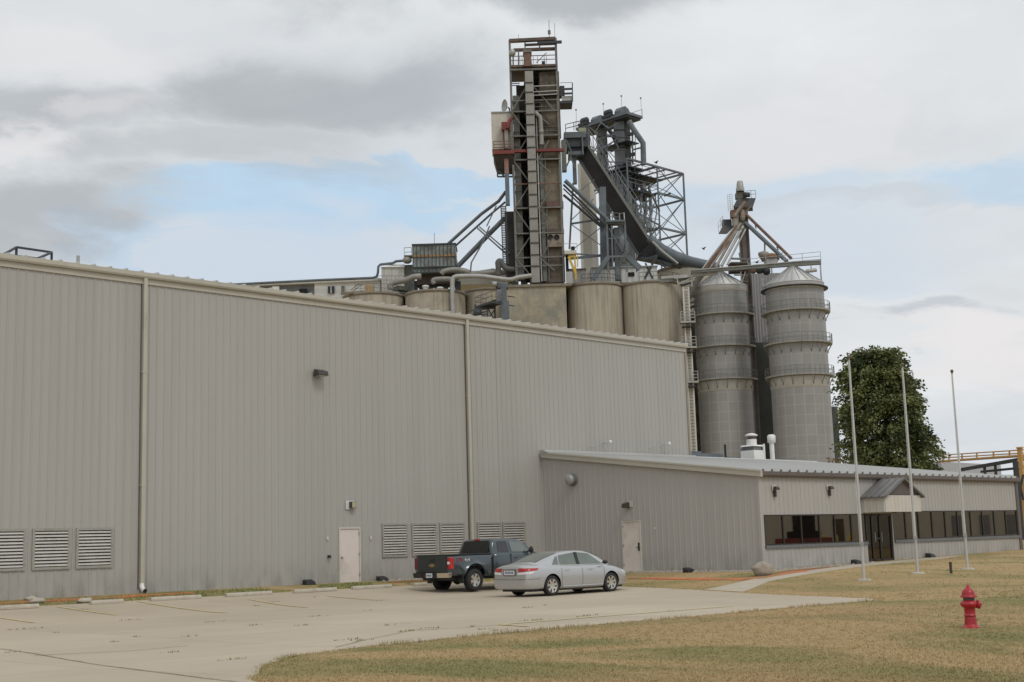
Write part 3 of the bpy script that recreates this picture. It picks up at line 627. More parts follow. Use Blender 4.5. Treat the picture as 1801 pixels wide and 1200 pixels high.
# side door (on x = OX0)
def sidedoor():
    x = OX0; y0, y1, z0, z1, w = dz0, dz1, .30, 2.46, .055
    fr2 = MB().box((x-.05, y0, z0), (x+.08, y0+w, z1)).box((x-.05, y1-w, z0), (x+.08, y1, z1)).box((x-.05, y0+w, z1-w), (x+.08, y1-w, z1)).box((x-.12, y0-.05, z0-.08), (x+.09, y1+.05, z0+.015))
    o = of.part('side_door', MB().box((x-.01, y0+w+.006, z0+.02), (x+.04, y1-w-.006, z1-w-.006)), m_door); of.part('frame', fr2, m_canopy, parent=o)
    of.part('handle', MB().box((x-.045, y0+w+.05, z0+.88), (x-.011, y0+w+.12, z0+1.22)).tube([(x-.04, y0+w+.085, z0+1.02), (x-.09, y0+w+.09, z0+1.02), (x-.09, y0+w+.18, z0+1.02)], .014), m_black, parent=o)
    for zz in (.25, 1.05, 1.85): of.part('hinge', MB().box((x-.06, y1-w-.02, z0+zz), (x-.012, y1-w+.02, z0+zz+.11)), m_galv, parent=o)
sidedoor()
q = PX(1008, 844, OX0)
vc = Thing('wall_vent', 'round galvanised exhaust vent cap high on the office side wall', 'exhaust vent', (OX0, q.y, q.z))
vc.part('hood', MB().lathe((OX0-.03, q.y, q.z), [(.16, 0), (.16, .10), (.24, .11), (.235, .26), (.20, .31), (.1, .34), (0, .345)], 24, (-1, 0, 0)), m_galv)
vc.part('flange', MB().lathe((OX0-.033, q.y-.02, q.z-.01), [(.27, 0), (.27, .04), (.1, .05)], 24, (-1, 0, 0)), m_sillgrey)
q = PX(1106, 888, OX0); x = OX0
t_ = Thing('wall_lamp', 'twin-head dark lamp on a pale plate above the office side door', 'wall lamp', (x, q.y, q.z), 'lamps on the outside walls')
t_.part('back_plate', MB().box((x-.05, q.y-.27, q.z-.10), (x-.034, q.y+.12, q.z+.16)), m_canopy)
bevel(t_.part('lamp_head', MB().hexa([(x-.32, q.y-.08, q.z-.12), (x-.051, q.y-.08, q.z-.14), (x-.051, q.y+.16, q.z-.14), (x-.32, q.y+.16, q.z-.12), (x-.28, q.y-.08, q.z+.04), (x-.051, q.y-.08, q.z+.12), (x-.051, q.y+.16, q.z+.12), (x-.28, q.y+.16, q.z+.04)]), m_lamp), .02)
t_.part('lens', MB().box((x-.29, q.y-.05, q.z-.150), (x-.08, q.y+.13, q.z-.132)), m_lens)
q = PX(1153, 929, OX0); of.part('cover_plate', MB().box((x-.05, q.y-.03, q.z-.03), (x-.03, q.y+.03, q.z+.03)), m_white)
lamp_y(1360, 859, OY, 'dark wall lamp above the left end of the office ribbon window', plate=True, s=.62)
lamp_y(1456, 858, OY, 'dark wall lamp between the entrance gable and the office corner', plate=True, s=.62)
q = PY(1347, 924, OY)
# roof items on the office
def roofz(y): return zroof(y)+.06 if y < WY else ZR+.06-(y-WY)*.127
cyv = WY+.55; q = PY(1322.5, 790, cyv)
cu = Thing('roof_ventilator', 'stepped white roof ventilator with round cap on the office ridge', 'roof ventilator', (q.x, cyv, roofz(cyv)))
zb = PY(1322, 807, cyv).z; z1 = PY(1322, 793, cyv).z; z1b = PY(1322, 790.5, cyv).z; z2 = PY(1322, 785, cyv).z; z3 = PY(1322, 773, cyv).z; z4 = PY(1322, 768, cyv).z; z5 = PY(1322, 764, cyv).z
s_ = (PY(1340, 800, cyv)-PY(1306, 800, cyv)).x/2*.50
cu.part('curb', MB().box((q.x-s_, cyv-s_, zb-.4), (q.x+s_, cyv+s_, z1)), m_white)
cu.part('louvre_band', MB().box((q.x-s_*.8, cyv-s_*.8, z1), (q.x+s_*.8, cyv+s_*.8, z1+.22)), m_sillgrey)
cu.part('hood', MB().hexa([(q.x-s_*1.0, cyv-s_*1.0, z1+.22), (q.x+s_*1.0, cyv-s_*1.0, z1+.22), (q.x+s_*1.0, cyv+s_*1.0, z1+.22), (q.x-s_*1.0, cyv+s_*1.0, z1+.22), (q.x-s_*.9, cyv-s_*.9, z1+.30), (q.x+s_*.9, cyv-s_*.9, z1+.30), (q.x+s_*.9, cyv+s_*.9, z1+.30), (q.x-s_*.9, cyv+s_*.9, z1+.30)]), m_white)
cu.part('flue', MB().lathe((q.x, cyv, z1+.30), [(s_*.62, 0), (s_*.62, z3-z1-.30)], 20), m_white)
cu.part('vent_ring', MB().lathe((q.x, cyv, z3), [(s_*.45, 0), (s_*.45, z4-z3)], 20), m_brown)
cu.part('cap', MB().lathe((q.x, cyv, z4), [(s_*.6, 0), (s_*.78, .03), (s_*.75, .09), (s_*.4, .16), (0, .19)], 20), m_white)
def rooftube(px_, ytop, ybot, y_, r, mat, name, label, cat, cap=None):
    q = PY(px_, ytop, y_); zb = roofz(y_)-.1
    t_ = Thing(name, label, cat, (q.x, y_, zb)); t_.part('pipe', MB().tube([(q.x, y_, zb), (q.x, y_, q.z)], r, 12), mat)
    if cap: t_.part('cap', MB().lathe((q.x, y_, q.z-cap[1]), [(r, 0), (cap[0], .03), (cap[0], cap[1]), (cap[0]*.7, cap[1]+.07), (0, cap[1]+.09)], 14), mat)
rooftube(1356.5, 767, 803, WY+.6, .13, m_white, 'roof_flue', 'white flue pipe with a thick capped top on the office roof', 'flue pipe', (.23, .40))
rooftube(1343, 781, 800, WY+1.6, .07, m_white, 'roof_pipe', 'thin white pipe just right of the roof ventilator', 'vent pipe')
rooftube(1303, 783, 800, WY+1.2, .09, m_galv, 'roof_pipe', 'grey pipe left of the roof ventilator', 'vent pipe')
rooftube(1275, 782, 797, WY+2.0, .06, m_black, 'roof_pipe', 'thin dark pipe among the low roof equipment', 'vent pipe')
q = PY(1250, 800, WY+2.2); solo('roof_unit', MB().box((q.x-2.6, WY+1.8, 5.35), (q.x+.6, WY+2.6, q.z+.02)).box((q.x+1.2, WY+1.9, 5.3), (q.x+2.6, WY+2.6, q.z-.10)).box((q.x-2.4, WY+1.9, q.z+.02), (q.x-1.2, WY+2.4, q.z+.13)), m_blue, 'low blue grey rooftop unit in front of the bin foot', 'rooftop unit', (q.x, WY+2.2, 5.3))
for a, b_, lab in (((1040, 787), (1070, 779), 'thin wire antenna with white tip above the office roof, the left one'), ((1141, 789), (1174, 782), 'thin wire antenna with white tip above the office roof, the right one')):
    p0 = PY(b_[0], b_[1], WY-.4); t_ = Thing('wall_antenna', lab, 'antenna', (p0.x, WY, p0.z))
    t_.part('arm', MB().tube([PY(a[0], a[1], WY-.36), p0], .024, 6).tube([p0, V((p0.x, WY-.03, p0.z))], .024, 6), m_galv)
    t_.part('tip', MB().ball(p0+V((.14, 0, .05)), .09, 10), m_white)
# splash blocks
def splash(px_, py_, lab, rz=0):
    p = PG(px_, py_); o = solo('splash_block', MB().hexa([p+V(a) for a in ((-.22, -.16, -.02), (.22, -.16, -.02), (.22, .16, -.02), (-.22, .16, -.02), (-.19, -.12, .12), (.19, -.12, .12), (.2, .16, .20), (-.2, .16, .20))]), m_black, lab, 'bait box', p, 'black boxes at the foot of the walls')
    bevel(o, .02)
splash(544, 1028.5, 'black box at the wall foot left of the warehouse door'); splash(673, 1022, 'black box at the wall foot between the warehouse door and the pickup')
splash(1212, 1007, 'black box at the foot of the office side wall'); splash(1507, 992.5, 'black box at the wall foot left of the office entrance'); splash(1637, 980.5, 'black box at the wall foot right of the office entrance')

# ------------------------------------------------------------------ wheel stops
def stop_mesh(L=1.85):
    m = MB(); pr = [(-.085, 0), (.085, 0), (.085, .07), (.05, .13), (-.05, .13), (-.085, .07)]
    m.prism([(-L/2, y, z) for y, z in pr][::-1], (L, 0, 0)); return m
proto = None
for i, (px_, py_, lab, L) in enumerate([(14, 1066, 'left-most concrete wheel stop, cut by the photo edge', 1), (188, 1059.5, 'short broken wheel stop with a crumbled left end', .6), (310, 1053.5, 'pale wheel stop in front of the green grass right of the first downspout', 1), (438, 1047, 'wheel stop midway between the first downspout and the warehouse door', 1), (553, 1040, 'wheel stop just left of the warehouse door', 1), (655, 1033.5, 'wheel stop just right of the warehouse door', 1), (760, 1027, 'wheel stop behind the pickup, mostly hidden', 1)]):
    p = PG(px_, py_); y = 39.55
    x = p.x if i < 7 else 0
    p = PY(px_, py_, y); z = g(p.x, y)+.015
    o = solo('wheel_stop', stop_mesh(1.85*L), m_conc, lab, 'wheel stop', (0, 0, 0), 'concrete wheel stops along the lot edge'); o.location = (p.x, y+.05*random.uniform(-1, 1), z); o.rotation_euler.z = random.uniform(-.025, .025); bevel(o, .015)
def lump(c, r, sx, seed, amp=.25, n=20):
    m = MB().ball((0, 0, 0), 1, n, (1, 1, 1)); out = []
    for v in m.v:
        d = v.normalized(); k = 1+amp*noise.noise(d*1.7+V((seed, 0, 0)))+amp*.4*noise.noise(d*4+V((seed, 5, 0))); out.append(V(c)+V((d.x*sx[0], d.y*sx[1], d.z*sx[2]))*r*k)
    m.v = out; return m
for px_, py_, s_, lab in ((54, 1057.5, .17, 'larger chunk of broken concrete beside the left-most wheel stop'), (66, 1061, .2, 'smaller chunk of broken concrete beside the left-most wheel stop'), (150, 1061, .22, 'broken concrete lump at the crumbled end of the short wheel stop')):
    p = PG(px_, py_); solo('concrete_chunk', lump(p+V((0, 0, .07)), s_, (1.3, .7, .45), px_, .5, 12), m_conc, lab, 'concrete chunk', p, 'broken concrete chunks')

# ------------------------------------------------------------------ boulder, poles, hydrant, marker
p = PG(1342, 1012.5); sc_ = 20./FPX*PD(0, 0, 1).length*0+.42
solo('boulder', lump(p+V((0, 0, .20)), .43, (1.0, .8, .66), 3.3, .22, 28), m_rock, 'rounded tan boulder at the office corner', 'boulder', p)
def flagpole(pb, pt2, lab):
    p = PG(*pb); D = (p-CAM).dot(fw)
    # height from the pixel of the top
    best = min((abs(CYP-FPX*((p+UP*h-CAM).dot(uu))/((p+UP*h-CAM).dot(fw))-pt2[1]), h) for h in [i*.02 for i in range(200, 700)]); h = best[1]
    t_ = Thing('flagpole', lab, 'flagpole', p, 'flagpoles on the lawn')
    t_.part('pole', MB().tube([p, p+UP*h*.3, p+UP*h*.65, p+UP*h], [.046, .043, .034, .022], 14), m_pole)
    t_.part('finial', MB().ball(p+UP*(h+.07), .06, 12).lathe(p+UP*h, [(.035, -.02), (.04, .02), (.02, .05)], 10), M('dull_bronze_ball', (.16, .13, .10), .4, metal=.4))
    t_.part('footing', MB().lathe(p, [(.24, -.1), (.24, .03), (.2, .05), (0, .055)], 20), m_conc)
    t_.part('cleat', MB().box(p+V((-.10, -.10, 1.1)), p+V((-.05, -.03, 1.25))), m_galv)
    side = (R0*-1)
    t_.part('halyard', MB().tube([p+side*.06+UP*1.15, p+side*.055+UP*h*.6, p+side*.035+UP*(h-.05)], .006, 5, False), m_white)
flagpole((1520, 1021), (1492, 632), 'left flagpole, in front of the window left of the entrance')
flagpole((1614.5, 1009), (1593, 645), 'middle flagpole, rising across the right side of the entrance gable')
flagpole((1702, 1001.5), (1675, 656), 'right flagpole, standing clear against the sky right of the tree')
p = PG(1673, 1009); solo('marker_post', MB().box(p+V((-.035, -.035, -.05)), p+V((.035, .035, .36))).box(p+V((-.045, -.045, .36)), p+V((.045, .045, .38))), m_lamp, 'short brown marker stake in the lawn between two flagpoles', 'marker stake', p)
p = PG(1708, 1104.5); hy = Thing('fire_hydrant', 'red fire hydrant with a dark grey band on the lawn', 'fire hydrant', p)
k_ = .0093
def hp(l): return [(r*k_, z*k_) for r, z in l]
hy.part('base_flange', MB().lathe(p, hp([(0, -2), (15.5, -2), (16.5, .5), (16, 2.2), (13.5, 3.4), (12.2, 4.5), (11.5, 7)]), 28), m_hyd)
hy.part('barrel', MB().lathe(p, hp([(11.3, 5), (10.6, 12), (10, 20), (9.8, 21), (11.0, 21.4), (11.2, 23), (10, 23.6), (9.7, 26), (9.7, 34), (10.2, 36), (14, 38.6), (15.6, 42), (15.3, 45.5), (11.8, 48.5), (10.2, 49.6)]), 28), m_hyd)
hy.part('band', MB().lathe(p, hp([(10.2, 49.2), (10.2, 54.6)]), 28), m_hydband)
bo = hy.part('bonnet', MB().lathe(p, hp([(10, 54.4), (14.8, 54.8), (15.0, 56.4), (12.2, 57.4), (11.8, 60), (11.2, 64), (9.2, 68), (6, 71), (4, 72), (3.4, 73)]), 28), m_hyd)
hy.part('operating_nut', MB().lathe(p, hp([(3.8, 72.5), (3.8, 74), (2.5, 74.4), (2.2, 78), (0, 78.4)]), 5), m_hyd, parent=bo)
for i in range(8):
    a = i*pi/4+.2; q = p+V((13.3*k_*cos(a), 13.3*k_*sin(a), 0)); hy.part('bolt', MB().lathe(q, hp([(1.2, 56.2), (1.2, 58.4), (0, 58.6)]), 6), m_hyd, parent=bo)
rdir = (R0*.93-Hh*.37).normalized(); ldir = -rdir; fdir = (-Hh*.92-R0*.39).normalized()
for d_, s_ in ((rdir, 1.0), (ldir*1, .0), ((-Hh*.80-R0*.6).normalized(), .0)):
    if s_ == 0: continue
    c_ = p+UP*42*k_; o = hy.part('pumper_nozzle', MB().lathe(c_+d_*.12, hp([(6.6, -2), (6.6, 1.0), (8.0, 1.4), (8.0, 5.2), (7.2, 6.4), (3, 7.0), (2.2, 7.2), (2.0, 8.8), (0, 9)]), 20, d_), m_hyd)
c_ = p+UP*42*k_
for d_ in (ldir.lerp(Hh, .35).normalized(),):
    hy.part('side_nozzle', MB().lathe(c_+d_*.055, hp([(4.5, 0), (4.5, 4), (5.5, 4.4), (5.5, 7), (2, 7.6), (0, 9)]), 16, d_), m_hyd)
# ------------------------------------------------------------------ vehicles
def loft(secs, mb, smooth=True, cap=True):
    n = len(secs[0]); vs = [v for s_ in secs for v in s_]; fs = []
    for i in range(len(secs)-1):
        for k in range(n-1): fs.append((i*n+k, (i+1)*n+k, (i+1)*n+k+1, i*n+k+1))
    if cap: fs.append(tuple(range(n))); fs.append(tuple((len(secs)-1)*n+k for k in range(n))[::-1])
    return mb.add(vs, fs, smooth)
def body_secs(st):
    out = []
    for x, zb, zt, zs, ws, wm in st:
        hs = zs-zb; R = [(0, zb), (wm*.86, zb), (wm*.955, zb+.05), (wm, zb+.40*hs), (wm*.995, zb+.68*hs), (wm*.975, zs-.05), (ws+.03, zs+.005), (ws*.72, zt-.22*(zt-zs)-.004), (0, zt)]
        out.append([V((x, y, z)) for y, z in R]+[V((x, -y, z)) for y, z in R[-2:0:-1]]+[V((x, 0, zb))])
    return out
def interp(tab, x, k):
    if x <= tab[0][0]: return tab[0][k]
    for a, b_ in zip(tab[:-1], tab[1:]):
        if x <= b_[0]: t = (x-a[0])/(b_[0]-a[0]); return a[k]+(b_[k]-a[k])*t
    return tab[-1][k]
def cut_bool(o, cutters):
    for c in cutters:
        m = o.modifiers.new('cut', 'BOOLEAN'); m.operation = 'DIFFERENCE'; m.solver = 'EXACT'; m.object = c
    dg = bpy.context.evaluated_depsgraph_get(); dg.update(); me = bpy.data.meshes.new_from_object(o.evaluated_get(dg))
    o.modifiers.clear(); old = o.data; o.data = me
    for c in cutters: bpy.data.objects.remove(c)
    return o
def wheel(T, x, y, r, w, rimr, spokes, side, swid=.16):
    """side = +1 outer face at +y"""
    c = V((x, y, r)); ax = V((0, side, 0)); h = w/2
    hub = T.part('wheel', MB().lathe(c-ax*h*.7, [(rimr*.98, 0), (rimr*.98, h*.9), (rimr*.3, h*.95), (0, h*.95)], 28, ax), m_black)
    T.part('tyre', MB().lathe(c-ax*h, [(rimr*.97, .02), (rimr*1.02, 0), (r*.93, 0), (r*.985, .03), (r, .06), (r, w-.06), (r*.985, w-.03), (r*.93, w), (rimr*1.06, w+.004), (rimr*1.0, w-.012), (rimr*.97, w-.03)], 36, ax), m_tyre, parent=hub)
    rm = MB().lathe(c+ax*(h-.02), [(rimr*.97, -.10), (rimr*.97, -.01), (rimr*1.01, .006), (rimr*.95, .008), (rimr*.90, -.03)], 36, ax)
    rm.lathe(c+ax*(h-.05), [(rimr*.25, -.03), (rimr*.24, .012), (rimr*.16, .02), (0, .022)], 20, ax)
    for k in range(spokes):
        a = 2*pi*k/spokes+.3; d = V((cos(a), 0, sin(a))); t_ = V((-sin(a), 0, cos(a)))
        p0 = c+ax*(h-.042)+d*rimr*.12; p1 = c+ax*(h-.02)+d*rimr*.95
        w0, w1 = rimr*swid*1.0, rimr*swid*1.35
        rm.hexa([p0-t_*w0-ax*.03, p0+t_*w0-ax*.03, p1+t_*w1-ax*.03, p1-t_*w1-ax*.03, p0-t_*w0+ax*.01, p0+t_*w0+ax*.01, p1+t_*w1+ax*.006, p1-t_*w1+ax*.006])
    T.part('rim', rm, m_rim, parent=hub)
def quadpatch(fn, c4, nu=8, nv=4, off=.006, outd=None):
    """fn(u,v) gives the surface point; patch with slight thickness"""
    mb = MB(); P = []
    for j in range(nv+1):
        for i in range(nu+1):
            u, v = i/nu, j/nv
            a = V(c4[0]).lerp(V(c4[1]), u); b_ = V(c4[3]).lerp(V(c4[2]), u); P.append(V(fn(a.lerp(b_, v))))
    mb.add(P, [(j*(nu+1)+i, j*(nu+1)+i+1, (j+1)*(nu+1)+i+1, (j+1)*(nu+1)+i) for j in range(nv) for i in range(nu)], True)
    return mb
def cyl_cut(x, y, z, r, w):
    m = MB(); m.tube([(x, y-w/2, z), (x, y+w/2, z)], r, 40); o = mk('cutter', m, m_black, V((0, 0, 0))); return o
def car_common(T, wheels, r, w, rimr, spokes, swid, track):
    for x in wheels:
        for s_ in (-1, 1): wheel(T, x, s_*track, r, w, rimr, spokes, s_, swid)
# --- sedan
sd = Thing('parked_car', 'silver four-door sedan parked on the lot, nearer of the two vehicles', 'car', (0, 0, 0)); sd.local = True
st = [(-2.50, .30, .70, .64, .60, .68), (-2.48, .25, .93, .86, .68, .80), (-2.41, .23, 1.05, .96, .72, .875), (-2.2, .22, 1.09, .985, .75, .905), (-1.8, .22, 1.11, .975, .77, .922), (-1.4, .20, 1.12, .975, .785, .925), (-.7, .19, 1.10, .965, .80, .925), (0, .19, 1.08, .955, .80, .922), (.8, .19, 1.06, .94, .79, .92), (1.2, .19, 1.04, .925, .78, .922), (1.6, .19, .985, .885, .755, .92), (1.95, .20, .915, .83, .70, .89), (2.2, .22, .83, .755, .62, .83), (2.34, .25, .72, .66, .52, .72), (2.40, .30, .56, .52, .42, .60)]
bd = mk('body', loft(body_secs(st), MB()), m_silver, V((0, 0, 0)))
ss_ = bd.modifiers.new('s', 'SUBSURF'); ss_.levels = 2; ss_.render_levels = 2
cut_bool(bd, [cyl_cut(xx, yy, .345, .385, .42) for xx in (-1.4, 1.4) for yy in (-.86, .86)]); bd.parent = sd.o; bd.data.materials.clear(); bd.data.materials.append(m_silver)
from mathutils.bvhtree import BVHTree
def bvh(o): me = o.data; return BVHTree.FromPolygons([v.co.copy() for v in me.vertices], [tuple(p.vertices) for p in me.polygons])
sbv = bvh(bd)
def raypatch(pts, off, nu, nv):
    mb = MB(); P = []
    for j in range(nv+1):
        for i in range(nu+1): o, d = pts(i/nu, j/nv); h = sbv.ray_cast(o, d)[0] or (o+d*2); P.append(h-d*off)
    return mb.add(P, [(j*(nu+1)+i, j*(nu+1)+i+1, (j+1)*(nu+1)+i+1, (j+1)*(nu+1)+i) for j in range(nv) for i in range(nu)], True)
def lerp2(c4, u, v): a = [c4[0][k]+(c4[1][k]-c4[0][k])*u for k in (0, 1)]; b_ = [c4[3][k]+(c4[2][k]-c4[3][k])*u for k in (0, 1)]; return [a[k]+(b_[k]-a[k])*v for k in (0, 1)]
def angpatch(c4, off=.01, cx=-1.5, nu=12, nv=4):
    def f(u, v): a, z = lerp2(c4, u, v); d = V((cos(radians(a)), sin(radians(a)), 0)); return V((cx, 0, z))+d*3, -d
    return raypatch(f, off, nu, nv)
def sidepatch(c4, s_, off=.004, nu=6, nv=6):
    def f(u, v): x, z = lerp2(c4, u, v); return V((x, s_*2, z)), V((0, -s_, 0))
    return raypatch(f, off, nu, nv)
gs = [(-2.0, 1.02, .70, 1.095, .52), (-1.75, 1.0, .745, 1.15, .56), (-1.35, .985, .775, 1.275, .585), (-.95, .975, .79, 1.385, .60), (-.6, .965, .80, 1.44, .61), (-.1, .96, .80, 1.468, .615), (.3, .955, .80, 1.455, .612), (.65, .95, .795, 1.39, .605), (1.0, .94, .785, 1.265, .60), (1.3, .93, .77, 1.12, .595), (1.5, .92, .75, 1.02, .59)]
def gsec(x, zb, wb, zt, wt):
    R = [(wb, zb), (wt+.55*(wb-wt), zb+.5*(zt-zb)), (wt+.05, zt-.055 if zt-zb > .15 else zb+.6*(zt-zb)), (wt-.06, zt-.012), (wt*.5, zt), (0, zt+.006)]
    return [V((x, y, z)) for y, z in R]+[V((x, -y, z)) for y, z in R[-2::-1]]
gh = sd.part('cabin', loft([gsec(*a) for a in gs], MB()), m_silver)
def side_y(x, z, tab, off):
    zb, wb, zt, wt = (interp(tab, x, k) for k in (1, 2, 3, 4)); ym = wt+.55*(wb-wt); zm = zb+.5*(zt-zb); z3 = zt-.055 if zt-zb > .15 else zb+.6*(zt-zb)
    if z <= zm: y = wb+(ym-wb)*(z-zb)/max(.01, zm-zb)
    else: y = ym+(wt+.05-ym)*(z-zm)/max(.01, z3-zm)
    return y+off
def side_patch(c4, tab, s_, off=.007, nu=10, nv=5):
    return quadpatch(lambda p: (p.x, s_*side_y(p.x, p.z, tab, off), p.z), [V((a, 0, b_)) for a, b_ in c4], nu, nv)
def top_patch(x0, x1, f0, f1, tab, off=.010):   # slanted front/rear glass
    mb = MB(); P = []; nu, nv = 10, 8
    for j in range(nv+1):
        x = x0+(x1-x0)*j/nv; wt = interp(tab, x, 4); zt = interp(tab, x, 3); fr2 = f0+(f1-f0)*j/nv
        for i in range(nu+1):
            y = -fr2*wt+2*fr2*wt*i/nu; k = abs(y)/wt; z = zt+.006*(1-2*k) if k < .5 else zt-.012*(k-.5)/.4; P.append(V((x, y, z+off)))
    return mb.add(P, [(j*(nu+1)+i, j*(nu+1)+i+1, (j+1)*(nu+1)+i+1, (j+1)*(nu+1)+i) for j in range(nv) for i in range(nu)], True)
sd.part('rear_window', top_patch(-1.86, -.86, .93, .90, gs), m_sglass)
sd.part('windshield', top_patch(.62, 1.42, .9, .93, gs), m_sglass)
for s_ in (-1, 1):
    sd.part('side_window', side_patch([(-1.28, 1.005), (-.98, 1.0), (-.96, 1.30), (-1.06, 1.26)], gs, s_), m_sglass)
    sd.part('side_window', side_patch([(-.94, 1.0), (-.16, .99), (-.19, 1.40), (-.90, 1.315)], gs, s_), m_sglass)
    sd.part('side_window', side_patch([(-.02, .99), (1.12, .975), (.52, 1.345), (-.05, 1.40)], gs, s_), m_sglass)
    sd.part('window_trim', side_patch([(-.17, .99), (-.01, .99), (-.04, 1.405), (-.2, 1.405)], gs, s_, .008, 2, 5), m_tglass)
    sd.part('window_trim', side_patch([(-1.33, .985), (1.2, .955), (1.17, .975), (-1.3, 1.005)], gs, s_, .012, 12, 1), m_chrome)
    mr = MB().ball((1.02, s_*.985, 1.035), .1, 12, (.75, 1.1, .72)).box((.98, min(s_*.86, s_*.95), 1.0), (1.06, max(s_*.86, s_*.95), 1.03)); sd.part('mirror', mr, m_black)
    for hx in (-.72, .38): sd.part('door_handle', MB().tube([(hx-.1, s_*.915, .83), (hx-.06, s_*.945, .835), (hx+.06, s_*.945, .835), (hx+.1, s_*.915, .83)], .013, 6), m_silver)
    for xg in (-.97, .0, 1.05): sd.part('door_seam', sidepatch([(xg-.008, .26), (xg+.008, .26), (xg+.008, .93), (xg-.008, .93)], s_, .002, 1, 12), m_black)
    sd.part('rocker_trim', MB().tube([(-.95, s_*.908, .29), (.95, s_*.908, .29)], .025, 6), m_silver)
    A_ = -1.5
    sd.part('tail_lamp', angpatch([(s_*156, .81), (s_*122, .865), (s_*119, .93), (s_*158, .935)], .014), m_tail)
    sd.part('tail_lamp', angpatch([(s_*160, .725), (s_*134, .745), (s_*126, .83), (s_*156, .795)], .012), m_lampw)
    sd.part('headlight', angpatch([(s_*26, .60), (s_*50, .63), (s_*62, .78), (s_*30, .70)], .010, 1.4), m_lampw)
    sd.part('bumper', angpatch([(s_*180, .27), (s_*116, .27), (s_*116, .575), (s_*180, .555)], .030, nu=20), m_silver)
    sd.part('bumper_seam', angpatch([(s_*179, .556), (s_*117, .578), (s_*117, .588), (s_*179, .566)], .012), m_black)
    sd.part('fog_reflector', angpatch([(s_*150, .36), (s_*136, .37), (s_*136, .40), (s_*150, .39)], .006), m_taildk)
sd.part('deck_seam', angpatch([(-179.5, .72), (-161, .72), (-161, .73), (-179.5, .73)], .003), m_black); sd.part('deck_seam', angpatch([(161, .72), (179.5, .72), (179.5, .73), (161, .73)], .003), m_black)
pl0 = sd.part('licence_plate', MB().box((-2.525, -.26, .72), (-2.50, .26, .87)), m_plate); sd.part('plate_recess', MB().box((-2.53, -.30, .88), (-2.44, .30, .905)).box((-2.515, -.30, .70), (-2.44, -.27, .88)).box((-2.515, .27, .70), (-2.44, .30, .88)).box((-2.518, -.27, .69), (-2.44, .27, .71)), m_brown)
ink0 = MB()
for j in range(6): ink0.box((-2.529, -.2+j*.07, .765), (-2.5255, -.16+j*.07, .83))
sd.part('plate_characters', ink0, m_plateink, parent=pl0)
sd.part('underbody', MB().box((-2.2, -.72, .16), (2.1, .72, .30)), m_black)
for xx in (-1.4, 1.4): sd.part('wheel_well', MB().box((xx-.36, -.66, .25), (xx+.36, .66, .70)), m_dark)
car_common(sd, (-1.4, 1.4), .335, .215, .232, 7, .15, .80)
a_, b_ = V((32.2, 31.28, 0)), V((35.0, 31.15, 0)); sdir = atan2(b_.y-a_.y, b_.x-a_.x)
mid = (a_+b_)/2; sd.o.location = (mid.x-sin(sdir)*.80, mid.y+cos(sdir)*.80, g(33.6, 31.9)+.018); sd.o.rotation_euler.z = sdir
# --- pickup
tk = Thing('parked_pickup', 'dark blue grey extended-cab pickup truck parked behind the silver car', 'pickup truck', (0, 0, 0)); tk.local = True
RA, FA = -1.82, 1.82
def bx_secs(st):
    out = []
    for x, zb, zt, w in st:
        R = [(w*.90, zb), (w*.985, zb+.12), (w, zb+.5*(zt-zb)), (w*.985, zt-.10), (w*.955, zt-.03), (w*.90, zt)]
        out.append([V((x, y, z)) for y, z in R]+[V((x, -y, z)) for y, z in R[::-1]]+[V((x, R[0][0], zb))])
    return out
bst = [(-3.02, .62, 1.27, .975), (-2.98, .60, 1.30, .995), (-2.6, .58, 1.31, 1.005), (RA, .56, 1.31, 1.01), (-1.05, .52, 1.31, 1.005), (-.93, .52, 1.31, .985)]
bed = mk('bed', loft(bx_secs(bst), MB()), m_truck, V((0, 0, 0)))
inner = MB().box((-2.93, -.80, .80), (-.98, .80, 1.6)); io = mk('cutter', inner, m_black, V((0, 0, 0)))
cut_bool(bed, [io]+[cyl_cut(RA, yy, .50, .50, .5) for yy in (-.95, .95)]); bed.parent = tk.o; bed.data.materials.clear(); bed.data.materials.append(m_truck)
tk.part('bed_rail_cap', MB().box((-3.0, -.965, 1.305), (-.95, -.815, 1.335)).box((-3.0, .815, 1.305), (-.95, .965, 1.335)).box((-3.035, -.79, 1.30), (-2.94, .79, 1.345)), m_black)
tk.part('bed_cover', MB().box((-2.93, -.80, 1.27), (-.96, .80, 1.312)), m_black)
cst = [(-.90, .50, 1.33, .995), (-.5, .48, 1.34, 1.005), (.5, .48, 1.33, 1.01), (1.1, .48, 1.31, 1.01), (FA, .50, 1.26, 1.005), (2.35, .52, 1.20, .985), (2.62, .55, 1.12, .95), (2.74, .60, 1.0, .88)]
cb_ = mk('body', loft(bx_secs(cst), MB()), m_truck, V((0, 0, 0)))
cut_bool(cb_, [cyl_cut(FA, yy, .48, .49, .5) for yy in (-.95, .95)]); cb_.parent = tk.o; cb_.data.materials.clear(); cb_.data.materials.append(m_truck)
ct_ = [(-.90, 1.30, .93, 1.34, .87), (-.86, 1.30, .945, 1.55, .82), (-.78, 1.30, .95, 1.80, .76), (-.68, 1.30, .95, 1.865, .74), (0, 1.30, .955, 1.885, .735), (.55, 1.30, .955, 1.865, .73), (.85, 1.30, .95, 1.78, .735), (1.15, 1.29, .94, 1.56, .76), (1.45, 1.28, .93, 1.33, .79)]
tk.part('cab', loft([gsec(*a) for a in ct_], MB()), m_truck)
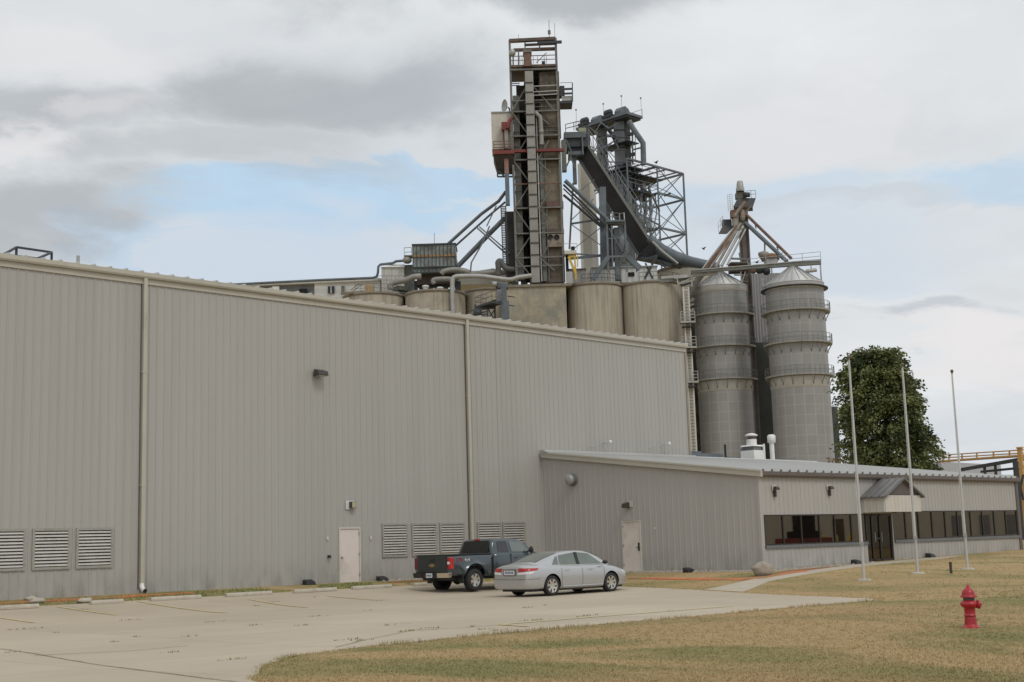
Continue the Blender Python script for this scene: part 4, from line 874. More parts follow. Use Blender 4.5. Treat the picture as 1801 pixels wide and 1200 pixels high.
rw = MB(); rw.add([(-.935, -.74, 1.38), (-.935, .74, 1.38), (-.815, .655, 1.79), (-.815, -.655, 1.79), (-.92, -.74, 1.38), (-.92, .74, 1.38), (-.80, .655, 1.79), (-.80, -.655, 1.79)], [(3, 2, 1, 0), (4, 5, 6, 7), (0, 1, 5, 4), (1, 2, 6, 5), (2, 3, 7, 6), (3, 0, 4, 7)])
tk.part('rear_window', rw, m_tglass)
tk.part('brake_lamp', MB().box((-.80, -.15, 1.815), (-.76, .15, 1.865)), m_tail)
tk.part('windshield', top_patch(.72, 1.42, .88, .93, ct_), m_sglass)
for s_ in (-1, 1):
    tk.part('side_window', side_patch([(-.60, 1.37), (-.04, 1.37), (-.07, 1.775), (-.55, 1.765)], ct_, s_, .012), M('smoked_glass', (.03, .028, .036), .06, coat=.4))
    tk.part('side_window', side_patch([(.10, 1.37), (1.08, 1.36), (.70, 1.70), (.07, 1.775)], ct_, s_, .012), m_sglass)
    mr = MB().ball((1.0, s_*1.09, 1.42), .13, 12, (.55, .8, 1.0)).box((.97, min(s_*.93, s_*1.02), 1.36), (1.03, max(s_*.93, s_*1.02), 1.41)); tk.part('mirror', mr, m_black)
    tl = MB().box((-3.045, min(s_*.80, s_*1.0), .82), (-2.86, max(s_*.80, s_*1.0), 1.24)); o = bevel(tk.part('tail_lamp', tl, m_tail if s_ < 0 else m_taildk), .03)  # left lamp's dimness, seen edge-on, put into a darker red
    s_ > 0 or tk.part('lens', MB().box((-3.056, min(s_*.83, s_*.95), 1.0), (-3.046, max(s_*.83, s_*.95), 1.09)), m_lampw, parent=o)
    bw = MB().hexa([(-3.20, s_*.42, .52), (-3.12, s_*.96, .52), (-2.98, s_*.97, .54), (-3.0, s_*.42, .54), (-3.22, s_*.42, .70), (-3.14, s_*.98, .70), (-2.98, s_*.99, .70), (-3.0, s_*.42, .70)])
    bevel(tk.part('bumper', bw, m_chrome if s_ < 0 else m_black), .015)  # black on the left end stands in for a dark reflection in chrome
    for xg in (-.93, .0, 1.12): tk.part('door_seam', MB().box((xg-.007, min(s_*.985, s_*1.018), .56), (xg+.007, max(s_*.985, s_*1.018), 1.30)), m_black)
    tk.part('door_handle', MB().tube([(.16, s_*1.0, 1.16), (.19, s_*1.04, 1.165), (.33, s_*1.04, 1.165), (.36, s_*1.0, 1.16)], .018, 6), m_truck)
    tk.part('rocker_step', MB().box((-.9, min(s_*.86, s_*.96), .42), (1.2, max(s_*.86, s_*.96), .52)), m_black)
    tk.part('mud_flap', MB().box((-2.44, min(s_*.74, s_*.98), .30), (-2.41, max(s_*.74, s_*.98), .66)), m_black)
tk.part('bumper', MB().box((-3.18, -.42, .50), (-3.0, .42, .70)), m_black)
tk.part('tailgate', MB().box((-3.05, -.79, .72), (-3.0, .79, 1.30)).box((-3.06, -.70, .80), (-3.048, .70, .82)), M('tailgate_dark', (.028, .036, .038), .35, metal=.2, coat=.5, var=.05))  # tailgate given a darker colour than the body
tk.part('tailgate_handle', MB().box((-3.065, -.12, 1.10), (-3.048, .12, 1.19)), m_black)
bt = MB(); bt.prism([(-3.065, y, z) for y, z in ((-.05, 1.0), (-.16, 1.0), (-.14, .93), (-.05, .93), (-.05, .905), (.05, .905), (.05, .93), (.16, .93), (.14, 1.0), (.05, 1.0), (.05, 1.025), (-.05, 1.025))], (.02, 0, 0)); tk.part('emblem', bt, m_gold)
pl_ = tk.part('licence_plate', MB().box((-3.215, -.16, .53), (-3.19, .16, .69)), m_plate)
ink = MB()
for j in range(6): ink.box((-3.219, -.125+j*.043, .58), (-3.2155, -.100+j*.043, .64))
tk.part('plate_characters', ink, m_plateink, parent=pl_)
tk.part('hitch', MB().box((-3.25, -.04, .44), (-2.9, .04, .50)), m_black)
tk.part('underbody', MB().box((-2.9, -.70, .42), (2.5, .70, .60)).tube([(RA, -.8, .40), (RA, .8, .40)], .06).ball((RA, 0, .40), .17, 12), m_black)
tk.part('fender_liner', MB().box((RA-.5, -.78, .5), (RA+.5, .78, .86)).box((FA-.5, -.70, .5), (FA+.5, .70, .95)), m_dark)
tk.part('headlight', MB().box((2.66, -.86, .86), (2.76, -.55, 1.05)).box((2.66, .55, .86), (2.76, .86, 1.05)), m_lampw)
for s_, tx in ((-1, 'right'), (1, 'left')):
    for body, x0, z0, mat in (('Z71', -2.74, 1.08, m_decalr), ('4x4', -2.38, 1.08, m_decalw)):
        cu_ = bpy.data.curves.new('decal', 'FONT'); cu_.body = body; cu_.size = .19; cu_.extrude = .002; cu_.space_character = .92
        to = bpy.data.objects.new('decal', cu_); col.objects.link(to)
        if s_ < 0: to.matrix_world = Matrix.Translation((x0, -1.012, z0)) @ Matrix.Rotation(radians(90), 4, 'X')
        else: to.matrix_world = Matrix.Translation((x0+.25, 1.012, z0)) @ Matrix.Rotation(pi, 4, 'Z') @ Matrix.Rotation(radians(90), 4, 'X')
        bpy.context.view_layer.update(); me = bpy.data.meshes.new_from_object(to.evaluated_get(bpy.context.evaluated_depsgraph_get())); me.transform(to.matrix_world); bpy.data.objects.remove(to)
        me.materials.clear(); me.materials.append(mat)
        d_o = bpy.data.objects.new('decal', me); col.objects.link(d_o); d_o.parent = tk.o
car_common(tk, (RA, FA), .40, .27, .235, 6, .2, .85)
tpos = V((33.25, 36.15, 0)); tdir = radians(0.5)
fx = V((cos(tdir), sin(tdir), 0)); fy = V((-sin(tdir), cos(tdir), 0))
c_ = tpos-fx*RA+fy*.92; tk.o.location = (c_.x, c_.y, g(35, 37.2)+.018-.02); tk.o.rotation_euler.z = tdir
tk.o.rotation_euler.x = .0

# ================================================================== grain elevator, far behind the warehouse
GZ = .35
def PH(x, y, D): d = ray(x, y); return CAM+d*(D/d.dot(Hh))
def vb(x0, y0, x1, y1, D, dep, mb=None, grow=0):
    c = PH((x0+x1)/2, (y0+y1)/2, D); k = PH((x0+x1)/2+1, (y0+y1)/2, D); hw = abs(x1-x0)/2*(k-c).length
    z0 = PH((x0+x1)/2, max(y0, y1), D).z; z1 = PH((x0+x1)/2, min(y0, y1), D).z
    m = mb or MB(); return m.obox(V((c.x, c.y, (z0+z1)/2))+Hh*dep/2, R0*hw, Hh*dep/2, UP*(z1-z0)/2)
def vcol(x, yref, D, ytop, ybot):
    c = PH(x, yref, D); return V((c.x, c.y, PH(x, ytop, D).z)), V((c.x, c.y, PH(x, ybot, D).z))
def seg(l, D, D2=None): return [(PH(a, b, D), PH(c, d, D2 or D)) for a, b, c, d in l]
# --- concrete silos
def silo(px0, px1, ytop, D, label, mat=m_silo):
    pc = (px0+px1)/2; k = (PH(px1, 540, D)-PH(px0, 540, D)).length/2; c = PH(pc, 540, D+k*.98); zt = PH(pc, ytop, D+.1).z
    t_ = Thing('concrete_silo', label, 'silo', (c.x, c.y, GZ), 'concrete silos in the front row')
    t_.part('shell', MB().lathe((c.x, c.y, 0), [(k, GZ-.3), (k, zt-.25)], 56).lathe((c.x, c.y, 0), [(k, zt-.05), (0, zt-.05)], 56, smooth=False), mat)
    t_.part('rim', MB().lathe((c.x, c.y, 0), [(k*.99, zt-.32), (k+.10, zt-.30), (k+.12, zt), (k*.97, zt+.02)], 56), m_silorim)
    return t_, c, k, zt
S1 = silo(1094, 1202, 493, 150, 'right-most concrete silo, next to the corrugated bins')
S2 = silo(997, 1097, 496, 150.6, 'concrete silo second from the right, behind the middle of the warehouse roof')
S4 = silo(818, 900, 506, 153, 'concrete silo behind the blue elevator platform')
S5 = silo(712, 820, 508.5, 150.5, 'concrete silo with two white roof vents')
S6 = silo(603, 713, 513, 151.5, 'left-most concrete silo, with a tan box on top')
wk_ = Thing('concrete_workhouse', 'flat stained concrete block between the silos under the tall tower', 'concrete block', (PH(950, 500, 152).x, PH(950, 500, 152).y, GZ))
wk_.part('wall', vb(896, 503, 1004, 1000, 150.8, 7), m_silostain)
wk_.part('rim', vb(894, 499.5, 1006, 504, 150.6, 7.4), m_silorim)
p = PH(1120, 480, 158)
# backdrop mass of silos in the second row
for px0, px1, yt, D, lab in ((1158, 1262, 466, 166, 'wide beige silo in the second row behind the slanted conveyor'),):
    silo(px0, px1, yt, D, lab, M('pale_silo_concrete', (.47, .43, .34), .8, var=.08, scale=.3, streak=.25))
hs = Thing('silo_top_house', 'low white metal house on top of the right silos', 'roof house', PH(1100, 492, 157))
hs.part('wall', vb(1040, 470, 1156, 497, 157, 4), m_corrw); hs.part('window', vb(1105, 479, 1116, 486, 156.9, .05), m_dark); hs.part('roof', vb(1039, 468.5, 1157, 470, 156.8, 4.4), m_galv)
hs = Thing('silo_top_house', 'low white metal house on the silos just right of the tall tower', 'roof house', PH(1020, 492, 157))
hs.part('wall', vb(1000, 474, 1030, 497, 158, 4), m_corrw); hs.part('roof', vb(999, 472.5, 1031, 474, 157.8, 4.4), m_silorim)
hs = Thing('silo_top_house', 'long pale low house left of the tall tower behind the ducts', 'roof house', PH(860, 492, 157))
hs.part('wall', vb(800, 480, 905, 500, 158.5, 4), m_cream); hs.part('roof', vb(799, 478.5, 906, 480.4, 158.3, 4.4), m_duct)
# railings on silo tops
rl = MB()
for t_, c, k, zt in (S1, S2): rl.rail([(c.x+k*.97*cos(a), c.y+k*.97*sin(a), zt) for a in [radians(195+i*14) for i in range(11)]], 1.0, 2, .022, 3)
S1[0].part('railing', rl, m_blued)
rl = MB()
t_, c, k, zt = S6
rl.rail([(c.x+k*.9*cos(a), c.y+k*.9*sin(a), zt) for a in [radians(190+i*14) for i in range(12)]], 1.0, 2, .025, 2.5); t_.part('railing', rl, m_steel)
t_.part('roof_box', vb(641, 500, 657, 512.5, 152.5, 1.2), M('tan_box', (.42, .30, .16), .6, var=.1, dirt=(.3, .2, .1), damt=.2))
t_.part('canopy_beam', MB().beam(PH(600, 517, 152), PH(640, 513, 152), .28, .25), m_silorim)
t_.part('stair', MB().beam(PH(616, 511, 152.3), PH(632, 499, 152.3), .08).beam(PH(620, 512, 152.3), PH(638, 500, 152.3), .08), m_steel)
for px_, py_ in ((748.5, 503), (774, 506)):
    c0 = PH(px_, py_, 152); S5[0].part('roof_vent', MB().lathe(V((c0.x, c0.y, c0.z-.3)), [(.3, -.3), (.3, .1), (.42, .15), (.38, .32), (0, .42)], 18), m_whiteb)
# --- tall tower
TD = 152.
tw = Thing('elevator_tower', 'tall weathered open-frame elevator tower rising over the silos', 'tower', V((PH(945, 480, TD+2).x, PH(945, 480, TD+2).y, PH(945, 500, TD).z)))
LC = lambda y: 896.3+(y-70)*.0298
RC = lambda y: 976.5+(y-66)*.0385
DP = 4.6
cx_ = lambda y: 928.5+(y-125)*.036
# back shaft and casings
tw.part('shaft', vb(954, 128, 986, 497, TD+.5, 3.6), m_tan)
tw.part('shaft_hood', vb(960, 354, 991, 366, TD-.1, .8), M('dark_rust_hood', (.12, .07, .06), .7, var=.2)); tw.part('shaft_hood', vb(962, 403, 992, 412, TD-.05, .8), M('dark_hood', (.09, .06, .05), .7, var=.2))
tw.part('drive_box', vb(963, 412, 989, 434, TD-.2, .8), M('greybrown_box', (.24, .20, .16), .7, var=.2, dirt=(.1, .07, .05), damt=.4, dscale=1))
for a in (968, 979): tw.part('port', MB().lathe(PH(a, 417.5, TD-.24), [(.0, .0), (.33, 0), (.33, .03)], 14, -Hh), m_dark)
tw.part('lower_housing', vb(964, 438, 991, 497, TD+.3, .8), M('dark_brown_housing', (.13, .105, .085), .8, var=.25, streak=.4))
tw.part('upper_panel', vb(951, 126, 985, 243, TD+.1, .35), M('dark_brown_panel', (.075, .062, .045), .85, var=.5, scale=.8, dirt=(.17, .15, .115), damt=.5, dscale=.5))  # dark brown panel over the upper part of the shaft
tw.part('pipe', vb(947, 200, 949.2, 495, TD-.2, .3), m_galv); tw.part('pipe', vb(957.5+4, 250, 958.5+4, 495, TD-.1, .2), m_gcase); tw.part('pipe', vb(902.5, 125, 904.5, 492, TD+.6, .3), m_galv)
for y in (197, 240, 282, 367, 411): tw.part('floor_grating', vb(LC(y)+1, y-1, RC(y)-1, y+.6, TD+.2, DP-.3), m_blued); tw.part('railing', MB().rail([PH(cx_(y)+9, y-1.3, TD+.05), PH(RC(y)-1, y-2.6, TD+.05)], 1.05, 2, .03, 1.3), m_steel)
for i in range(9): tw.part('rung_frame', MB().beam(PH(899.5, 122+i*3.6, TD+.3), PH(914, 121.6+i*3.6, TD+.3), .09), m_blued)
tw.part('back_panel', vb(913, 150, 959, 497, TD+3.6, .2), M('dark_back_panel', (.055, .048, .04), .85, var=.35, scale=.4))
tw.part('dark_casing', vb(889, 372, 910, 492, TD+1.4, 2.4), M('dark_casing', (.05, .046, .045), .7, var=.3, scale=.5))
lc_ = tw.part('leg_casing', vb(936.3-7.3, 125, 936.3+7.3, 497, TD-1.0, 1.4), m_casing)
for y in (145, 162, 182, 201, 219, 240, 259, 280, 301, 321, 342, 363, 384, 406, 427, 448, 468): tw.part('flange', vb(cx_(y)-7.9, y-.9, cx_(y)+7.9, y+.9, TD-1.1, 1.6), M('dark_flange', (.06, .055, .05), .6), parent=lc_)
l2 = tw.part('leg_casing', vb(905.5+1, 168, 914.5+3, 492, TD+.7, 1.2), m_gcase)
for y in range(180, 490, 26): tw.part('flange', vb(908.7+(y-240)*.0297-5.6, y-.8, 908.7+(y-240)*.0297+5.6, y+.8, TD+.6, 1.4), m_steel, parent=l2)
for xo, w, mt, d_ in ((918.5, 2.2, m_dark, 1.6), (950.5, 3.4, m_gcase, .2)): tw.part('spout_pipe', vb(xo-w+4, 215, xo+w+4, 495, TD+d_, .8), mt)
tw.part('spout_pipe', MB().tube([PH(941, 198, TD-.5), PH(950, 206, TD-.5), PH(952, 230, TD-.5), PH(952.5, 255, TD-.5)], .28, 10), m_casing)
tw.part('spout_bulb', MB().ball(PH(952, 232, TD-.6), .33, 12), m_casing)
# frame
for f, y0 in ((LC, 70), (RC, 66)):
    for dd in (0, DP):
        a, b_ = vcol(f(285), 285, TD+dd, y0+1 if dd == 0 else y0+5, 497); tw.part('column', MB().beam(a, b_, .27), m_steel)
def girt(y, dy=-2.6, w=.16, mat=m_steel, D=TD-.12): tw.part('girt', MB().beam(PH(LC(y), y, D), PH(RC(y), y+dy, D), w), mat)
for y in (178, 197, 240, 282, 324.5, 367, 411.5, 454, 469): girt(y, mat=m_rust if y == 324.5 else m_steel)
for y in (178, 240, 282, 367, 411, 454):
    for f in (LC, RC): tw.part('girt', MB().beam(PH(f(y), y, TD+.15), PH(f(y), y, TD+DP-.15), .16), m_steel)
def brace(a, b_, w=.13, D=TD-.2, mat=m_steel): tw.part('brace', MB().beam(PH(*a, D), PH(*b_, D), w), mat)
lev = [152, 197, 240, 282, 324.5, 367, 411.5, 454, 494]
for i in range(len(lev)-1):
    y0, y1 = lev[i], lev[i+1]
    if i % 2 == 0: brace((LC(y1), y1), (cx_(y0)-6, y0+4)); brace((cx_(y0)+10, y0+2), (RC(y1)-6, y1-2)) if i in (0,) else brace((cx_(y1)+12, y1-1), (RC(y0)-18, y0+8))
    else: brace((LC(y0), y0), (cx_(y1)-6, y1-6)); brace((cx_(y0)+12, y0+2), (RC(y0)-16, y0+22))
    for s_, f in ((0, LC), (1, RC)): tw.part('brace', MB().beam(PH(f(y0), y0, TD+(0 if i % 2 else DP)), PH(f(y1), y1, TD+(DP if i % 2 else 0)), .12), m_steel)
for y, dy in ((152, -2), (162, -2.4), (168, -2.4)): tw.part('rail', MB().beam(PH(938, y, TD-.5), PH(RC(y), y+dy, TD-.5), .10), m_galv)
tw.part('platform', MB().beam(PH(940, 172, TD+.4), PH(RC(170), 169, TD+.4), 1.6, .15), m_blued)
# head works
m_headst = M('brown_black_steel', (.10, .075, .06), .65, var=.35, scale=1.2, dirt=(.22, .09, .05), damt=.35, dscale=1.5)
tp = tw.part('top_platform', vb(898, 113.5, 979, 117.5, TD-.3, DP+.6), m_headst); tw.part('platform_beam', vb(898, 120, 979, 123, TD-.35, .3), m_steel, parent=tp); tw.part('platform_beam', vb(898, 117.5, 979, 120, TD+1.3, 3), m_blued, parent=tp)
tw.part('underfloor', vb(937, 123, 978, 138, TD+1.2, 2.5), m_dark)
for y, y2, x0, x1, D, w, mt in ((72, 68, 895.5, 977, TD, .38, m_headst), (88.5, 86, 903, 977.5, TD+.4, .34, m_headst), (79.5, 77, 922, 977.5, TD+.4, .26, m_headst), (76, 74, 945, 988, TD-.4, .3, m_blued), (74, 70, 896, 977, TD+DP, .26, m_headst)):
    tw.part('head_beam', MB().beam(PH(x0, y, D), PH(x1, y2, D), w), mt)
for x, y0, y1 in ((923.5, 74, 89), (949, 73, 88.5), (912, 90, 115), (902.5, 92, 115)): tw.part('head_post', MB().beam(PH(x, y0, TD+.3), PH(x, y1, TD+.3), .16), m_steel)
tw.part('head_brace', MB().beam(PH(961, 93, TD+.3), PH(943, 111, TD+.3), .08), m_steel)
tw.part('head_box', MB().add(*(lambda q: (q, [(3, 2, 1, 0), (4, 5, 6, 7), (0, 1, 5, 4), (1, 2, 6, 5), (2, 3, 7, 6), (3, 0, 4, 7)]))([PH(920.5, 116, TD-.6), PH(936, 116, TD-.6), PH(936, 116, TD-.6)+Hh*1.6, PH(920.5, 116, TD-.6)+Hh*1.6, PH(921.5, 92, TD-.6), PH(933, 92, TD-.6), PH(933, 92, TD-.6)+Hh*1.6, PH(921.5, 92, TD-.6)+Hh*1.6])), m_rust)
tw.part('head_cap', vb(920, 87.5, 935, 92, TD-.7, 1.7), m_steel)
rl = MB().rail([PH(899, 114, TD-.2), PH(977, 111.5, TD-.2)], 1.05, 2, .03, 1.2).rail([PH(899, 114, TD+DP), PH(977, 111.5, TD+DP)], 1.05, 2, .03, 1.2); tw.part('railing', rl, m_steel)
for x, y0, y1, r in ((966, 66, 36, .035), (976, 66, 41, .025), (912.5, 72, 61, .025)): tw.part('antenna', MB().tube([PH(x, y0, TD), PH(x+(-.6), y1, TD)], r, 5), m_steel)
tw.part('antenna', MB().box(PH(966, 57, TD)-V((.12, .12, .25)), PH(966, 57, TD)+V((.12, .12, .25))), m_steel)
tw.part('floodlight', MB().ball(PH(901, 93, TD-.2), .42, 10, (1, 1, 1.1)), m_galv)
tw.part('motor', vb(953, 107.5, 959, 112, TD+.5, .5), m_blued)
# side platform on the right
sp = tw.part('side_platform', vb(984.5, 177.5, 1007, 181.5, TD+.3, 2.4), m_blued)
for y in (157, 165): tw.part('rail', MB().beam(PH(993, y, TD+.3), PH(1006.6, y-.6, TD+.3), .2), m_blued, parent=sp)
tw.part('rail_post', MB().beam(PH(1006.6, 146, TD+.3), PH(1007, 179, TD+.3), .12), m_blued, parent=sp); tw.part('rail', MB().beam(PH(985, 146, TD+.3), PH(1006.6, 145, TD+.3), .05), m_steel, parent=sp)
tw.part('cabinet', vb(984.5, 151, 993, 169, TD+.5, 1), m_blued, parent=sp); tw.part('panel', vb(988, 169, 1006, 177, TD+.5, .1), m_galv, parent=sp)
# --- cabin on the left with red deck
cbn = Thing('cabin', 'cream metal cabin hung on the left side of the tall tower above a red deck', 'cabin', PH(884, 266, TD+2))
cbn.part('wall', vb(864.5, 197.5, 899, 262, TD+.6, 3.2), m_cream); cbn.part('roof', vb(863.5, 196, 900, 197.8, TD+.45, 3.5), m_galv)
cbn.part('red_hood', vb(882, 214.5, 896, 227.5, TD-.6, 1.0), m_red); cbn.part('red_pipe', MB().tube([PH(893, 226, TD-.7), PH(896, 213, TD-.7), PH(901, 207, TD-.7)], .22, 8), m_red)
cbn.part('spout', vb(887.5, 228, 893.5, 261, TD-.4, .7), m_casing)
cbn.part('red_panel', vb(884.6, 227, 887.5, 262, TD-.2, .3), m_red)
dk = cbn.part('deck', vb(868, 264.5, 905, 270.5, TD-1.0, 4.6), m_red); cbn.part('deck', vb(905, 262, 992.5, 266.5, TD-.5, .5), m_red)
cbn.part('railing', MB().rail([PH(868.5, 265, TD-1), PH(903, 264, TD-1)], 1.1, 3, .04, 1.2), m_rust, parent=dk)
hp_ = [PH(867.5, 271, TD-.8), PH(904, 271, TD-.8), PH(904, 271, TD-.8)+Hh*4, PH(867.5, 271, TD-.8)+Hh*4]; hq = [PH(874, 299, TD+.2), PH(904, 299, TD+.2), PH(904, 299, TD+.2)+Hh*2, PH(874, 299, TD+.2)+Hh*2]
cbn.part('hopper', MB().hexa(hq+hp_), M('dark_hopper', (.05, .045, .04), .8, var=.3))
for l in seg([(875, 300, 875, 311), (875, 311, 902, 311), (877, 301, 888, 311), (902, 300, 902, 311)], TD+.2): cbn.part('frame_bar', MB().beam(*l, .17), m_blued)
cbn.part('chute', vb(887, 271, 894.5, 305, TD-.5, .7), M('red_grey_chute', (.26, .17, .15), .6, var=.2, dirt=(.25, .07, .05), damt=.5, dscale=1.2)); cbn.part('chute', vb(888.5, 305, 896, 360, TD-.5, .7), m_blue)
cbn.part('dish', MB().lathe(PH(891, 187, TD+1), [(0, .0), (.35, .05), (.62, .16), (.8, .32)], 18, (-R0*.9-Hh*.4).normalized()), m_galv); cbn.part('dish_mount', MB().tube([PH(893, 189, TD+1), PH(896, 191, TD+1), PH(896, 197, TD+1)], .09), m_steel)
# ladder with cage beside the tower
la = Thing('caged_ladder', 'dark caged ladder running up the left foot of the tall tower', 'ladder', PH(887, 465, TD+.5))
a0, a1 = PH(881, 362, TD+.4), PH(885, 465, TD+.4); b0, b1 = PH(889.5, 362, TD+.4), PH(894, 465, TD+.4)
la.part('rail', MB().beam(a0, a1, .12), m_blued); la.part('rail', MB().beam(b0, b1, .12), m_blued)
rg = MB(); n = 34
for i in range(n): t = (i+.5)/n; rg.beam(a0.lerp(a1, t), b0.lerp(b1, t), .10)
la.part('rungs', rg, m_blued)
# --- slanting spouts left of the tower
def spout(name, pts, D0, D1, r, mat, label, cat, n=10, box=False):
    P = [PH(x, y, D0+(D1-D0)*i/(len(pts)-1)) for i, (x, y) in enumerate(pts)]
    m = MB()
    if box:
        for a, b_ in zip(P[:-1], P[1:]): m.beam(a, b_, r*2, r*2)
    else: m.tube(P, r, n)
    return solo(name, m, mat, label, cat, P[-1])
spout('grain_spout', [(889, 338), (877, 354), (846, 377), (784, 433)], TD+.4, 156, .2, m_blue, 'upper slanted spout from the tower down to the dust collector top', 'grain spout')
spout('grain_spout', [(888, 356), (862, 378), (794, 439)], TD+.9, 156.6, .13, m_blue, 'thin slanted spout just under the upper one, reaching the dust collector corner', 'grain spout')
spout('grain_spout', [(888, 384), (860, 412), (806, 468)], TD+.8, 155, .3, m_blue, 'thick lower slanted spout ending right of the dust collector', 'grain spout')
tr = Thing('spout_truss', 'light cross braces between the slanted spouts left of the tower', 'brace truss', PH(855, 430, TD+2))
for l, w in (((838, 400, 893, 449), .17), ((843, 399, 897, 446), .14), ((861, 398, 850, 425), .15), ((850, 425, 829, 462), .15), ((829, 462, 827.5, 478), .17), ((873, 362, 856, 398), .13)): tr.part('brace', MB().beam(PH(l[0], l[1], TD+1.2), PH(l[2], l[3], TD+1.2), w), m_blue)
# --- dust collector
dc = Thing('dust_collector', 'boxy dust collector with rust-banded blue corrugated panels', 'dust collector', PH(766, 500, 156))
dc.part('panel', vb(725, 430, 801, 450, 155, 4), m_blueCol); dc.part('band', vb(724.5, 447.6, 801.5, 451.5, 154.85, 4.2), M('rust_band', (.34, .22, .11), .7, var=.25)); dc.part('panel', vb(725.5, 451.5, 803, 479, 155, 4), m_blueCol)
dc.part('flare', MB().hexa([PH(803, 472, 155), PH(808, 473, 155), PH(808, 473, 155)+Hh*4, PH(803, 472, 155)+Hh*4, PH(801, 455, 155), PH(803, 460, 155), PH(803, 460, 155)+Hh*4, PH(801, 455, 155)+Hh*4]), m_blueCol)
dc.part('hopper', vb(733, 479, 800, 500, 156, 2.5), M('dark_rust_hopper', (.10, .07, .055), .8, var=.3)); dc.part('roof', vb(724, 428.2, 802, 430.5, 154.8, 4.4), m_blued)
for i in range(12): x = 726+i*6.75; dc.part('stiffener', vb(x, 431, x+1.0, 479, 154.72, .2), M('dark_stiffener', (.05, .055, .06), .6, var=.2))
for y in (468.5, 478): dc.part('band', vb(725, y, 806, y+1.8, 154.7, .3), m_blued)
dc.part('lightning_rod', MB().tube([PH(764, 430, 157), PH(764, 410, 157)], .03, 5), m_steel)
pf = dc.part('side_platform', MB().beam(PH(711, 452, 156), PH(725, 452, 156), 1.4, .15), m_steel); dc.part('railing', MB().rail([PH(711, 452, 155.3), PH(724, 451, 155.3)], 1.1, 2, .035, .6), m_galv, parent=pf); dc.part('blower', MB().ball(PH(716, 458, 155.5), .55, 12, (1.1, 1, .8)), m_duct)
# --- curving ducts
def duct(pts, D, r, label, mat=m_duct):
    P = [PH(x, y, D) for x, y in pts]; Q = []
    for i in range(len(P)-1):
        p0, p1, p2, p3 = P[max(0, i-1)], P[i], P[i+1], P[min(len(P)-1, i+2)]
        for j in range(5):
            t = j/5; Q.append(.5*((2*p1)+(p2-p0)*t+(2*p0-5*p1+4*p2-p3)*t*t+(3*p1-p0-3*p2+p3)*t**3))
    Q.append(P[-1]); return solo('duct', MB().tube(Q, r, 14), mat, label, 'air duct', P[-1])
duct([(688, 509), (687, 502), (693, 497), (716, 492), (728, 487), (741, 486.5)], 153.5, .36, 'curved duct sweeping down left of the dust collector')
duct([(776, 482), (782, 477), (800, 474.5), (818, 477), (829, 481), (850, 480.5), (880, 479), (906, 477)], 154, .32, 'upper fat duct running right from the dust collector')
duct([(764, 499), (762, 494), (768, 491.5), (788, 491), (800, 493)], 153.6, .30, 'short bent duct under the dust collector')
duct([(797, 552), (796, 530), (796, 495), (800, 487.5), (812, 486), (845, 486), (870, 489), (897, 492), (912, 488), (935, 485)], 150.5, .27, 'long pale duct that drops in front of the silos and runs right', m_galv)
duct([(876, 484), (876.5, 470), (876, 462), (880, 459.5), (884, 466), (892, 473), (908, 474)], 152.5, .34, 'dark gooseneck duct at the foot of the tall tower', M('dark_duct', (.10, .10, .095), .6, var=.2))
duct([(845, 478), (858, 476), (868, 474.5), (870.5, 478)], 154, .15, 'thin bent pipe beside the gooseneck duct')
# --- beige corrugated bin house left
ch = Thing('metal_bin_house', 'cream corrugated round-edged metal bin left of the dust collector', 'metal bin', PH(696, 510, 156))
ch.part('wall', vb(671, 470, 711, 520, 156, 4), m_corrc); ch.part('wall', vb(711, 466, 726, 520, 156.5, 4), m_gcase); ch.part('roof', MB().hexa([PH(669.5, 470, 155.8), PH(712, 470, 155.8), PH(712, 470, 155.8)+Hh*4.3, PH(669.5, 470, 155.8)+Hh*4.3, PH(694, 463.5, 157), PH(711, 465, 157), PH(711, 465, 157)+Hh*2, PH(694, 463.5, 157)+Hh*2]), m_whiteb)
rl = MB().rail([PH(665, 500, 155), PH(726, 500, 155)], 1.0, 2, .025, 1.0); ch.part('railing', rl, m_gcase)
rn = MB()
for i in range(8): rn.tube([PH(688+i*4.6, 505, 154.4), PH(692+i*4.6, 512, 154.4)], .09, 5)
solo('silo_top_machinery', rn.box(PH(690, 512, 154.5), PH(722, 506, 154.5)+V((.2, .2, .1))), m_gcase, 'low dark machinery on the silo top below the cream bin', 'machinery', PH(705, 512, 154.4))
# --- long white building and its pipe
lw = Thing('long_white_building', 'long low white building with a grey-blue open bay on the far left', 'building', PH(600, 520, 160))
def slant(x0, y0, x1, y1, h0, h1, D0, D1, dep, mat, name, T, par=None):
    a, b_ = PH(x0, y0, D0), PH(x1, y1, D1); c, d = PH(x0, h0, D0), PH(x1, h1, D1); c.x, c.y = a.x, a.y; d.x, d.y = b_.x, b_.y
    n_ = (b_-a).cross(UP).normalized()*-1; e = n_*dep
    return T.part(name, MB().hexa([c, d, d+e, c+e, a, b_, b_+e, a+e]), mat, parent=par)
slant(553, 497, 668, 491, 545, 545, 160, 158, 6, m_whiteb, 'wall', lw); slant(400, 505, 553, 497.5, 545, 545, 163.6, 160.6, 6, m_greyb, 'open_bay', lw)
slant(402, 501, 668, 489, 504.6, 493.2, 162.8, 157.6, 6.5, m_whiteb, 'roof', lw); 
wn_ = vb(576.5, 503.5, 588, 516, 159.2, .2); wo = lw.part('window', wn_, m_blued); lw.part('mullion', vb(581.5, 503.5, 583, 516, 159.1, .05), m_whiteb, parent=wo)
lw.part('door_opening', vb(526, 508, 540, 520, 160.4, .2), m_dark); lw.part('post', vb(479, 504, 491, 515, 160.6, .3), m_whiteb); lw.part('corrugated_strip', vb(600, 503, 606, 515, 158.7, .1), m_gcase)
